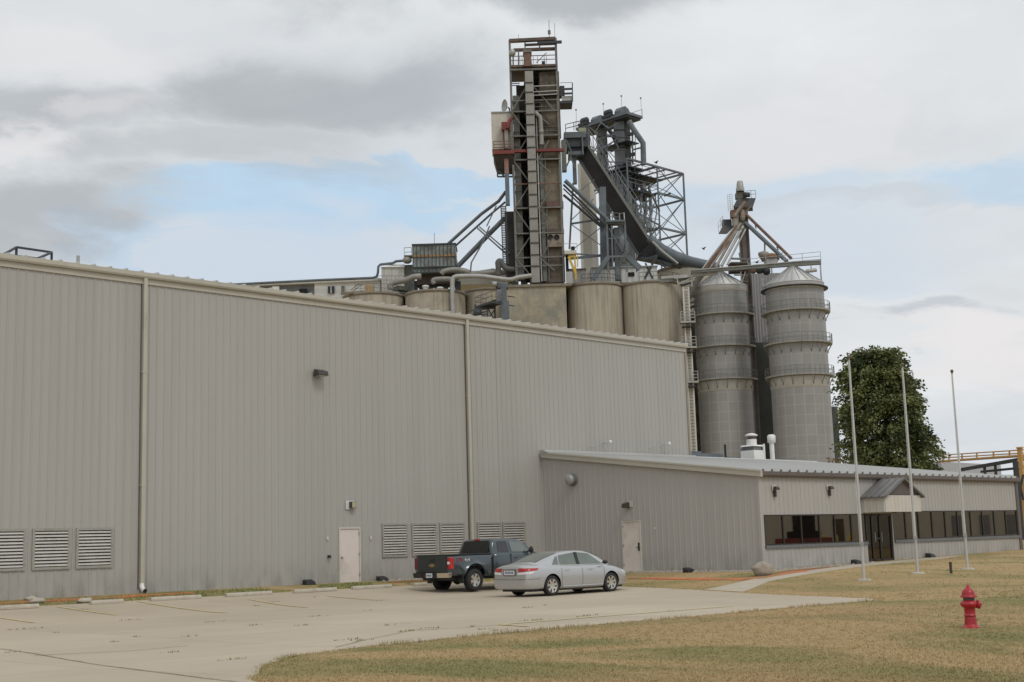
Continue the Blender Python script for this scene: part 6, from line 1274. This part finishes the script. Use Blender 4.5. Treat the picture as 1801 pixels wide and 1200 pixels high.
for l, w in (((1328, 396, 1330, 402), .12), ((1366, 434, 1369, 440), .12), ((1376, 445, 1366, 462), .1), ((1345, 428, 1345, 446), .16), ((1300, 445, 1304, 462), .16), ((1286, 455, 1314, 456), .2), ((1292, 404, 1313, 402), .14), ((1312, 372, 1322, 362), .14)): lg.part('brace', MB().beam(PH(l[0], l[1], LD-2), PH(l[2], l[3], LD-2), w), m_steel)
for i in range(4): y = 462+i*11; lg.part('brace', MB().beam(PH(1285+i*3, y, LD-1), PH(1316, y, LD-1), .14), m_steel)
lg.part('machine', vb(1284, 462, 1316, 478, LD-.8, 1.4), M('dark_rust_hopper', (.10, .07, .055), .8))
ds = Thing('grain_cleaner', 'small galvanised cleaner with a rusty hood sitting over the catwalk between bins', 'grain cleaner', PH(1355, 463, 150))
ds.part('body', vb(1348, 451, 1367, 464, 149.5, 1.5), m_galv); ds.part('hood', MB().lathe(PH(1355, 449, 150.2), [(.95, -.5), (.95, -.1), (.5, .15), (0, .2)], 16), m_rust); ds.part('cone', MB().lathe(PH(1343, 452, 149.6), [(0, -.6), (.2, -.6), (.6, .2), (.6, .5), (0, .7)], 14), m_rustg)
ds.part('band', vb(1350, 446, 1364, 449, 149.4, .5), m_yel)
# catwalk bridge over both bins
cw = Thing('conveyor_catwalk', 'long galvanised conveyor catwalk crossing over both steel bins', 'catwalk', PH(1300, 474, 150))
W0, W1 = PH(1163, 489, 150), PH(1444, 462, 146.5); W0b = PH(1230, 478, 150)
cw.part('trough', MB().beam(PH(1215, 477.5, 149), W1, .5, .45), m_gcase); cw.part('edge', MB().beam(PH(1215, 475.5, 148.7), W1+UP*.3-Hh*.3, .08, .1), m_galv); cw.part('lower_trough', MB().beam(W0, PH(1262, 481, 149), .3, .3), m_galv); cw.part('lower_trough', MB().beam(PH(1160, 496, 150), PH(1218, 489, 150), .3, .3), m_gcase)
wl_ = [PH(1310, 474, 149), W1]; cw.part('railing', MB().rail([PH(1316, 471, 148.6), W1+UP*.25], 1.0, 2, .025, 2.2), m_galv)
for l, w in (((1303, 478, 1303.5, 500), .1), ((1311, 478, 1304, 500), .1), ((1442.5, 462, 1445, 500), .14), ((1426, 466, 1428, 480), .1), ((1216, 480, 1217, 505), .14), ((1190, 485, 1193, 502), .12), ((1357, 470, 1358, 486), .14), ((1340, 490, 1342, 505), .3), ((1186, 490, 1240, 484), .1), ((1194, 500, 1230, 482), .12)): cw.part('support', MB().beam(PH(l[0], l[1], 149.4), PH(l[2], l[3], 149.4), w), m_galv)
cw.part('end_tank', MB().tube([PH(1418, 477, 146), PH(1436, 475, 146)], .22, 10), m_galv)
for x, y, r in ((1336, 474, .55), (1348, 477, .5), (1325, 476, .4)): cw.part('motor', MB().ball(PH(x, y, 150), r, 10), m_blued if x != 1325 else m_rust)
# dark clutter wall between right silo and left bin
cl = Thing('pipe_rack', 'shadowed rack of pipes between the right-most silo and the left bin', 'pipe rack', V((PH(1210, 560, 156).x, PH(1210, 560, 156).y, GZ)))
q = PH(1212, 540, 158); cl.part('panel', MB().obox(V((q.x, q.y, 14)), R0*2.0, Hh*.3, UP*13.4), M('cluttered_panel', (.17, .16, .14), .9, var=.6, scale=.9))
for i in range(9): y = 497+i*9; cl.part('pipe', MB().beam(PH(1196+random.uniform(-2, 4), y+random.uniform(0, 6), 153), PH(1224, y-random.uniform(0, 8), 153), random.uniform(.12, .3)), random.choice([m_galv, m_steel, m_gcase, m_blued]))
for l in ((1228, 488, 1206, 535), (1240, 478, 1204, 520), (1233, 486, 1208, 528)): cl.part('spout', MB().tube([PH(l[0], l[1], 151), PH(l[2], l[3], 151.5)], .28, 8), m_gcase)
# dark hall and box added between the bins, their colour standing in for shade
q = PH(1340, 700, 172); dh = solo('added_dark_hall', MB().obox(V((q.x, q.y, 9)), R0*9, Hh*3, UP*8.7), M('gap_shade_sheet', (.075, .08, .072), .8, var=.3, scale=.3), 'added dark hall behind the bins, coloured for the shade of the gap', 'shed', (q.x, q.y, GZ))
q = PH(1343, 700, 155.2); zt = PH(1343, 604, 155.2).z; solo('bin_gap_shade', MB().obox(V((q.x, q.y, (GZ+zt)/2)), R0*2.3, Hh*.8, UP*(zt-GZ)/2), M('gap_shade_sheet', (.075, .08, .072), .8), 'added dark annex filling the gap between the two steel bins', 'infill', (q.x, q.y, GZ))  # added box, dark colour painting the shade low between the bins
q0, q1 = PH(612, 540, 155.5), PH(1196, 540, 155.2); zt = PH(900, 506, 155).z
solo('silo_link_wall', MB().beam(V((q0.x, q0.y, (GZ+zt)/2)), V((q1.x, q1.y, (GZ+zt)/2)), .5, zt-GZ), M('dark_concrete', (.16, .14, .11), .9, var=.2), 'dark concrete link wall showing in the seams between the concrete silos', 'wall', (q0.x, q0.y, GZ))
mm = MB()
for i in range(9): x = 728+i*9; vb(x, 494+(i*37 % 5), x+6+(i % 3)*2, 508, 156.5, 1, mm)
solo('silo_top_machinery', mm, m_blued, 'dark low machinery under the dust collector on the silo tops', 'machinery', PH(765, 508, 156.5))
mm = MB()
for i in range(7): x = 884+i*16; vb(x, 488+(i*29 % 7), x+12, 500, 154.0, 1, mm)
solo('silo_top_machinery', mm, m_gcase, 'low cluttered machinery around the foot of the tall tower', 'machinery', PH(940, 500, 154))

# ================================================================== right edge: yellow pipe gantry, dark conveyor, far grey building
GD = 112.
gy = Thing('pipe_gantry', 'yellow pipe gantry at the right edge of the photo', 'gantry', V((PH(1797, 860, GD).x, PH(1797, 860, GD).y, GZ)))
q = PH(1797, 830, GD); qt = PH(1796, 789, GD).z; gy.part('post', MB().box(V((q.x-.17, q.y-.17, GZ)), V((q.x+.17, q.y+.17, qt))), m_orange); gy.part('cap', MB().box(V((q.x-.26, q.y-.26, qt)), V((q.x+.2, q.y+.2, qt+.12))), m_orange)
for a, b_, w in (((1650, 801, 135), (1800, 791.5, 112), .07), ((1650, 812, 135), (1800, 801.5, 112), .15), ((1650, 806, 135.2), (1800, 797, 112.2), .07)): gy.part('pipe', MB().tube([PH(*a), PH(*b_)], w/2*1.6, 8), m_orange)
for t in (.15, .32, .5, .69, .86): a = PH(1650, 801, 135).lerp(PH(1800, 791.5, 112), t); b_ = PH(1650, 812, 135).lerp(PH(1800, 801.5, 112), t); gy.part('hanger', MB().beam(a, b_, .12), m_orange)
for a, b_ in (((1801, 806), (1790, 812)), ((1788, 822), (1801, 822))): gy.part('arm', MB().beam(PH(*a, GD), PH(*b_, GD), .2), m_orange)
dcv = Thing('dark_conveyor', 'dark slanted conveyor bridge below the yellow gantry', 'conveyor', PH(1760, 826, 118))
A, B = PH(1690, 826.5, 126), PH(1801, 807, 112); A2, B2 = PH(1726, 830, 124), PH(1801, 822.5, 112)
dcv.part('truss_chord', MB().beam(A, B, .28, .3), m_blued); dcv.part('truss_chord', MB().beam(A2, B2, .18, .2), m_blued)
for t in (.40, .57, .88): dcv.part('truss_post', MB().beam(A.lerp(B, t), V((A.lerp(B, t).x, A.lerp(B, t).y, A.lerp(B, t).z-1.0)), .2), m_blued)
q = PH(1789, 850, 110); dcv.part('trestle_leg', MB().beam(V((q.x, q.y, GZ)), V((q.x, q.y, PH(1789, 812, 110).z)), .35), m_blued)
dcv.part('trestle_brace', MB().beam(PH(1790, 835, 110), PH(1800, 880, 110), .15).beam(PH(1790, 880, 110), PH(1800, 835, 110), .15), m_blued)
fb = Thing('far_grey_shed', 'far pale grey shed roof low on the right horizon', 'shed', V((PH(1725, 830, 190).x, PH(1725, 830, 190).y, GZ)))
slant(1655, 812, 1760, 818, 860, 860, 185, 190, 12, M('far_shed_roof', (.42, .43, .45), .6, var=.05), 'wall', fb)
slant(1762, 835, 1860, 835, 875, 875, 150, 150, 10, M('far_white_wall', (.62, .66, .66), .6, var=.06), 'wall', fb)

# ================================================================== tree
def tree():
    base = PH(1562, 800, 96); bx, by = base.x, base.y
    ztop = PH(1552, 614, 96).z; kpx = (PH(1563, 700, 96)-PH(1562, 700, 96)).length
    def off(px_): return (px_-1562)*kpx
    prof = [(612, 1534, 1568), (618, 1502, 1590), (628, 1489, 1600), (645, 1486, 1606), (665, 1483, 1611), (680, 1476, 1614), (700, 1474, 1630), (720, 1473, 1634), (735, 1475, 1636), (752, 1471, 1637), (770, 1474, 1643), (790, 1474, 1651), (806, 1480, 1656), (830, 1476, 1655), (860, 1482, 1650), (890, 1492, 1640), (915, 1510, 1620)]
    T = Thing('tree', 'dense dark green tree standing behind the office between the bins and flagpoles', 'tree', (bx, by, GZ))
    rnd = random.Random(5); tr_ = MB(); top = V((bx, by, ztop))
    tr_.tube([V((bx, by, GZ-.2)), V((bx+.1, by, GZ+2)), V((bx, by+.1, GZ+6)), V((bx-.1, by, GZ+10)), V((bx, by, ztop-1.2))], [.34, .26, .17, .09, .03], 10)
    for i in range(26):
        z = GZ+1.8+i*.42; a = rnd.uniform(0, 2*pi); L = 2.6 if z < 10 else 1.6
        tr_.tube([V((bx, by, z)), V((bx+cos(a)*L*.5, by+sin(a)*L*.5, z+.5)), V((bx+cos(a)*L, by+sin(a)*L, z+.8))], [.09, .06, .02], 6)
    T.part('trunk', tr_, m_trunk)
    vs = []; fs = []; tones = []
    zs = [PH(1562, y, 96).z for y, _, _ in prof]
    def shape(z):
        for (i, a), b_ in zip(enumerate(zs[:-1]), zs[1:]):
            if a >= z >= b_: t = (a-z)/(a-b_); l = off(prof[i][1]+9)*(1-t)+off(prof[i+1][1]+9)*t; r = off(prof[i][2])*(1-t)+off(prof[i+1][2])*t; return l, r
        return off(prof[-1][1]), off(prof[-1][2])
    zmin = zs[-1]
    for c_ in range(2500):
        z = zmin+(ztop-zmin)*rnd.random()**.85*.985; l, r = shape(z); cx, hw = (l+r)/2, (r-l)/2
        a = rnd.uniform(0, 2*pi); rad = hw*(rnd.random()**.45)*.95; rr_ = 1+.13*noise.noise(V((cos(a)*1.8, sin(a)*1.8, z*.75)))
        lump_ = noise.noise(V((cos(a)*2.6, sin(a)*2.6, z*1.15+7)))
        if rad > hw*.80 and lump_ < -.10: continue
        if rad > hw*.66 and lump_ < -.28: continue
        if rad > hw*.75 and lump_ > .12: rad *= 1.07
        u = cx*1.0+rad*cos(a)*rr_; v = rad*sin(a)*rr_*.95
        c = V((bx, by, z))+R0*u+Hh*v; outd = (R0*cos(a)+Hh*sin(a)+UP*rnd.uniform(-.55, .35)).normalized()
        tone = min(1, max(0, .46+.85*noise.noise(V((c.x*.8, c.y*.8, c.z*.9)))+rnd.uniform(-.14, .14)+.12*(rad/hw-.6)))
        cl_ = rnd.uniform(.45, .8) if rnd.random() < .75 else rnd.uniform(.9, 1.35)
        for j in range(26):
            t = rnd.random()**.7; p = c+outd*(cl_*(t-.35))+V((rnd.gauss(0, .17), rnd.gauss(0, .17), rnd.gauss(0, .15)))-UP*.18*t*t
            d = (outd+V((rnd.gauss(0, .55), rnd.gauss(0, .55), rnd.gauss(-.25, .45)))).normalized(); s_ = rnd.uniform(.14, .25)
            sd_ = d.cross(V((rnd.gauss(0, 1), rnd.gauss(0, 1), rnd.gauss(0, 1)))).normalized()*s_*.38
            o_ = len(vs); vs += [p-d*s_*.5, p+sd_, p+d*s_*.75, p-sd_]; fs.append((o_, o_+1, o_+2, o_+3)); tones.append(min(1, max(0, tone+rnd.uniform(-.22, .22))))
    me = bpy.data.meshes.new('crown'); og = V((bx, by, GZ)); me.from_pydata([tuple(v-og) for v in vs], [], fs); at_ = me.attributes.new('tone', 'FLOAT', 'FACE'); at_.data.foreach_set('value', tones); me.update()
    T.part('crown', me, m_leaf)
tree()
# little dry shrub seen right of the bins
sh = MB(); p = PH(1484, 818, 99); rnd = random.Random(9)
for i in range(700):
    d = V((rnd.gauss(0, .9), rnd.gauss(0, .6), rnd.random()**1.5*3.2)); q = V((p.x, p.y, p.z-2.6))+d; s_ = .16; a = V((rnd.gauss(0, 1), rnd.gauss(0, 1), rnd.gauss(0, 1))).normalized()*s_; b_ = a.cross(V((rnd.gauss(0, 1), rnd.gauss(0, 1), 1))).normalized()*s_*.5
    sh.add([q-a, q+b_, q+a, q-b_], [(0, 1, 2, 3)])
tg = Thing('shrub', 'small dry tan shrub between the right bin and the tree', 'shrub', (p.x, p.y, GZ)); tg.part('foliage', sh, M('dry_leaves', (.36, .28, .15), .9, var=.4, scale=3)); tg.part('stem', MB().tube([V((p.x, p.y, GZ-.1)), V((p.x, p.y, p.z-1.5))], [.12, .05], 7), m_trunk)
# birds
for px_, py_, lab, r in ((1154, 286.5, 'small dark bird flying above the steel cage', .3), (1237.5, 438, 'small dark bird flying left of the fanned spouts', -.5), (1331, 462, 'small dark bird flying between the bin tops', .8)):
    p = PH(px_, py_, 140); b_ = MB().ball(p, .11, 10, (2.0, .8, .8)); ax = V((cos(r), sin(r), 0))
    for s_ in (-1, 1): b_.prism([p+V((.12, 0, .05)), p+V((-.14, 0, .05)), p+V((-.1, s_*.3, .14)), p+V((.05, s_*.3, .14))][::s_], UP*.03)
    solo('bird', b_, m_bird, lab, 'bird', p, 'birds in the sky')
# ================================================================== across the street (seen only as reflections in the office glass)
os_ = Thing('street_building', 'pale building across the street, seen reflected in the office glass', 'building', (130, -18, 0))
os_.part('wall', MB().box((95, -24, -.2), (185, -17, 6.5)), m_cream); os_.part('dark_door', MB().box((116.5, -16.99, 0), (120.5, -16.9, 4.6)), m_dark); os_.part('dark_door', MB().box((124, -16.99, 0), (126, -16.9, 3.2)), m_trunk)
for x in (150, 157, 164, 172): os_.part('window', MB().box((x, -16.99, 1), (x+2.6, -16.9, 3.4)), m_greyb)
for i, x in enumerate((108.2, 110.2, 112.6, 114.5)): solo('bollard', MB().lathe((x, -8, -.1), [(.17, 0), (.17, 1.5), (.12, 1.62), (0, 1.64)], 12), m_yel, 'yellow bollard across the street, reflected in the office glass, in place %d' % (i+1), 'bollard', (x, -8, 0), 'yellow bollards across the street')
rt = Thing('red_truck', 'red truck across the street, seen only as a reflection in the office glass', 'truck', (99, -5, 0))
rt.part('body', MB().box((97.3, -6, .6), (103.2, -4, 1.35)), m_red); rt.part('cab', MB().box((99, -5.9, 1.35), (101.6, -4.1, 1.95)), m_dark)
for x in (98.4, 102.1): rt.part('wheel', MB().lathe((x, -4.1, .5), [(0, -.3), (.5, -.3), (.5, 0), (.3, .01), (0, .02)], 18, (0, 1, 0)), m_tyre)

# ================================================================== grass and weeds (real blades over the lawn sheet)
def in_poly(x, y, P):
    c = False; n = len(P)
    for i in range(n):
        x0, y0 = P[i].x, P[i].y; x1, y1 = P[i-1].x, P[i-1].y
        if (y0 > y) != (y1 > y) and x < (x1-x0)*(y-y0)/(y1-y0)+x0: c = not c
    return c
rnd = random.Random(11); vs = []; fs = []
wkp = [V(p) for p in wk+wk2]
def blade(x, y, h, w=.012, n=1):
    z = g(x, y)
    for _ in range(n):
        a = rnd.uniform(0, 2*pi); l = V((rnd.gauss(0, .4), rnd.gauss(0, .4), 1)).normalized()*h*rnd.uniform(.6, 1.3); q = V((x+rnd.gauss(0, .02), y+rnd.gauss(0, .02), z-.005)); s_ = V((cos(a), sin(a), 0))*w
        o = len(vs); vs.extend([q-s_, q+s_, q+l]); fs.append((o, o+1, o+2))
cnt = 0
while cnt < 26000:
    px_ = rnd.uniform(430, 1830); py_ = 990+215*(rnd.random()**.8); q = PZ(px_, py_, .05)
    if q.x > 62 or in_poly(q.x, q.y, lotpoly) or q.y > 29.5 and q.x > 42 or in_poly(q.x, q.y, wkp) or q.y > 41: continue
    D = (q-CAM).length; blade(q.x+rnd.uniform(-.2, .2), q.y+rnd.uniform(-.2, .2), .030 if D < 35 else .04, .005+D*.00032, 3); cnt += 1
# ragged fringe on the lot edge
for a, b_ in zip(lowe[:-1], lowe[1:]):
    for _ in range(26):
        t = rnd.random(); p = a.lerp(b_, t); o_ = abs(rnd.gauss(0, .06)); n_ = V((-(b_-a).y, (b_-a).x, 0)).normalized(); p = p-n_*0+V((rnd.gauss(0, .05), rnd.gauss(0, .05), 0)); blade(p.x, p.y, .09 if noise.noise(p*.8) > 0 else .05, .008, 2)
for a, b_ in zip(upe[:-1], upe[1:]):
    for _ in range(14): p = a.lerp(b_, rnd.random()); blade(p.x+rnd.gauss(0, .05), p.y+rnd.gauss(0, .05), .07, .010, 2)
gme = bpy.data.meshes.new('grass'); gme.from_pydata([tuple(v) for v in vs], [], fs); gme.update()
go = mk('grass', gme, m_blade, V((0, 0, 0))); tag(go, 'short dry tufty lawn grass with green patches', 'grass', None, 'stuff')
vs = []; fs = []
for i in range(5200):   # green strip along the warehouse foot
    x = rnd.uniform(14, 33) if rnd.random() < .75 else rnd.uniform(33, 42); y = rnd.uniform(40.15, 41.9)
    if noise.noise(V((x*.35, y*.3, 4))) < -.18: continue
    blade(x, y, .06, .014, 2)
vm = MB(); 
gme = bpy.data.meshes.new('strip_grass'); gme.from_pydata([tuple(v) for v in vs], [], fs); gme.update(); tag(mk('strip_grass', gme, M('strip_green', (.15, .21, .06), .85, var=.4, scale=1.5, dirt=(.4, .3, .15), damt=.4, dscale=.6), V((0, 0, 0))), 'green grass strip between the warehouse and the wheel stops', 'grass', None, 'stuff')
vs = []; fs = []
spots = [(30, 1109), (62, 1107), (230, 1092), (95, 1115), (380, 1095), (335, 1121), (202, 1131), (236, 1122), (450, 1067), (450, 1101), (527, 1102), (700, 1100), (707, 1113), (720, 1112), (735, 1110), (752, 1107), (766, 1107), (824, 1105), (860, 1108), (880, 1110), (610, 1127), (625, 1128), (638, 1129), (668, 1058), (930, 1070), (960, 1066), (1027, 1086), (1040, 1084), (1180, 1076), (930, 1093), (950, 1092), (14, 1150), (405, 1163), (300, 1150), (560, 1085), (650, 1075), (480, 1060), (552, 1052), (144, 1074)]
for px_, py_ in spots:
    p = PG(px_, py_); L = rnd.uniform(.08, .38)
    for _ in range(int(26*L)+4): 
        x_ = p.x+rnd.uniform(-L, L); y_ = p.y+rnd.gauss(0, .025); z0 = len(vs); blade(x_, y_, .045, .012, 2)
        for k_ in range(z0, len(vs)): vs[k_].z += .018
gme = bpy.data.meshes.new('weeds'); gme.from_pydata([tuple(v) for v in vs], [], fs); gme.update(); tag(mk('weeds', gme, m_weed, V((0, 0, 0))), 'little weeds growing in the joints of the concrete lot', 'weeds', None, 'stuff')
# loose gravel along the foundation
gv = MB()
for i in range(900):
    if rnd.random() < .5: x, y = rnd.uniform(42.3, 43.3), rnd.uniform(29.8, 41.5)
    elif rnd.random() < .6: x, y = rnd.uniform(43.3, 50.2), rnd.uniform(29.8, 30.55)
    else: x, y = rnd.uniform(33.6, 42), rnd.uniform(41.85, 42.3)
    s_ = rnd.uniform(.025, .06); z = g(x, y)+.012; gv.hexa([(x-s_, y-s_*.7, z-.01), (x+s_*.8, y-s_, z-.01), (x+s_, y+s_, z-.01), (x-s_, y+s_*.8, z-.01), (x-s_*.5, y-s_*.5, z+s_), (x+s_*.4, y-s_*.6, z+s_*.8), (x+s_*.6, y+s_*.4, z+s_), (x-s_*.4, y+s_*.5, z+s_*.9)])
tag(mk('gravel', gv, m_gravel, V((0, 0, 0))), 'loose pale stones along the office foundation', 'gravel', None, 'stuff')

# ================================================================== sky and sun
w = bpy.data.worlds.new('World'); scene.world = w; w.use_nodes = True; nt = w.node_tree; nt.nodes.clear(); t = NT(nt)
out = t.n('ShaderNodeOutputWorld'); bg = t.n('ShaderNodeBackground'); t.l(bg.outputs[0], out.inputs[0]); bg.inputs[1].default_value = .10
sky = t.n('ShaderNodeTexSky', sky_type='NISHITA'); sky.sun_disc = False
SUN_EL, SUN_AZ = radians(50), radians(-102)       # azimuth in plan, from +X
sky.sun_elevation = SUN_EL; sky.sun_rotation = pi/2-SUN_AZ; sky.air_density = 1.2; sky.dust_density = 2.0
tc = t.n('ShaderNodeTexCoord'); gen = tc.outputs['Generated']
sp = t.n('ShaderNodeSeparateXYZ'); t.l(gen, sp.inputs[0])
az = t.math('ARCTAN2', sp.outputs[1], sp.outputs[0]); el = t.math('ARCSINE', sp.outputs[2])
zc = t.math('ADD', t.math('MAXIMUM', sp.outputs[2], 0), .16)
cv = t.n('ShaderNodeCombineXYZ'); t.l(t.math('DIVIDE', sp.outputs[0], zc), cv.inputs[0]); t.l(t.math('DIVIDE', sp.outputs[1], zc), cv.inputs[1])
n1 = t.noise(cv.outputs[0], .75, 5, .5, .3); n2 = t.noise(cv.outputs[0], 1.9, 9, .56, .35); n3 = t.noise(cv.outputs[0], 4.5, 8, .6, .3)
def azel(px_, py_): d = ray(px_, py_).normalized(); return atan2(d.y, d.x), math.asin(d.z)
wob = t.math('MULTIPLY', t.math('SUBTRACT', n2, .5), .17); wob2 = t.math('MULTIPLY', t.math('SUBTRACT', n3, .5), .22)
def blob(px_, py_, rx, ry, p=1.0, tilt=0., edge=(1.35, .25)):
    a0, e0 = azel(px_, py_); da = t.math('ADD', t.math('SUBTRACT', az, a0), wob2); de = t.math('ADD', t.math('SUBTRACT', el, e0), wob)
    if tilt: de = t.math('ADD', de, t.math('MULTIPLY', da, tilt))
    q = t.math('SQRT', t.math('ADD', t.math('POWER', t.math('DIVIDE', da, rx/FPX), 2), t.math('POWER', t.math('DIVIDE', de, ry/FPX), 2)))
    nd = t.n('ShaderNodeMapRange', interpolation_type='SMOOTHERSTEP'); t.l(q, nd.inputs[0])
    for i, v_ in enumerate((edge[0], edge[1], 0, p)): nd.inputs[i+1].default_value = v_
    return nd.outputs[0]
def mx(*a):
    o = a[0]
    for b_ in a[1:]: o = t.math('MAXIMUM', o, b_)
    return o
S = 10.
def C(r, g_, b_): f = lambda v: (v/255/12.92 if v < 10 else ((v/255+.055)/1.055)**2.4)*S; return (f(r), f(g_), f(b_), 1)
base = t.mix(t.mapr(n1, .35, .68), C(216, 221, 225), C(232, 235, 237))
base = t.mix(t.mapr(n2, .45, .75, 0, .35), base, C(206, 210, 216))
EB = (1.15, .55)
bluef = mx(blob(540, 400, 330, 58, 1., 0, EB), blob(1740, 325, 230, 48, .75), blob(1330, 350, 300, 52, .5), blob(800, 345, 260, 34, .9, 0, EB), blob(190, 425, 90, 36, .95, 0, EB))
pale = t.mix(.85, sky.outputs[0], C(196, 222, 243))
c = t.mix(bluef, base, pale)
dark = mx(blob(540, 178, 380, 105, .88), blob(90, 165, 250, 70, .75), blob(1000, -25, 560, 62, .9), blob(60, 375, 240, 85, .85), blob(400, 290, 330, 70, .55, 0), blob(560, 345, 180, 50, .35))
c = t.mix(dark, c, C(177, 182, 187))
c = t.mix(1, c, t.mix(t.mapr(n3, .3, .7), (.955, .957, .96), (1.03, 1.03, 1.028)), 'MULTIPLY')
dk2 = mx(blob(1640, 555, 130, 34, .5), blob(1450, 395, 260, 26, .3), blob(700, 190, 190, 60, .35)); c = t.mix(dk2, c, C(176, 182, 192))
lt_ = mx(blob(1760, 620, 180, 60, .75), blob(1640, 690, 150, 45, .5), blob(190, 170, 70, 36, .4), blob(60, 240, 160, 30, .5), blob(60, 30, 300, 50, .4), blob(1430, 220, 260, 90, .35)); c = t.mix(lt_, c, C(236, 232, 232))
vl = mx(blob(470, 475, 420, 62, .85), blob(1300, 470, 430, 80, .6), blob(960, 440, 260, 60, .5)); c = t.mix(vl, c, C(203, 216, 230))
low = t.mapr(el, radians(7), radians(0), 0, .7); c = t.mix(low, c, C(212, 218, 226))
gnd = t.mapr(sp.outputs[2], -.01, -.05, 0, 1); c = t.mix(gnd, c, C(120, 112, 95))
t.l(c, bg.inputs[0])
sl_ = bpy.data.lights.new('sun', 'SUN'); sl_.energy = .9; sl_.angle = radians(16); sl_.color = (1, .95, .87); so = bpy.data.objects.new('sun', sl_); col.objects.link(so)
sdv = V((cos(SUN_EL)*cos(SUN_AZ), cos(SUN_EL)*sin(SUN_AZ), sin(SUN_EL))); so.rotation_euler = sdv.to_track_quat('Z', 'Y').to_euler(); so.location = (0, -20, 60)
vs_ = scene.view_settings; vs_.view_transform = 'Standard'; vs_.look = 'None'; vs_.exposure = 0; vs_.gamma = 1
scene.cycles.max_bounces = 8; scene.cycles.transparent_max_bounces = 8
scene.render.film_transparent = False
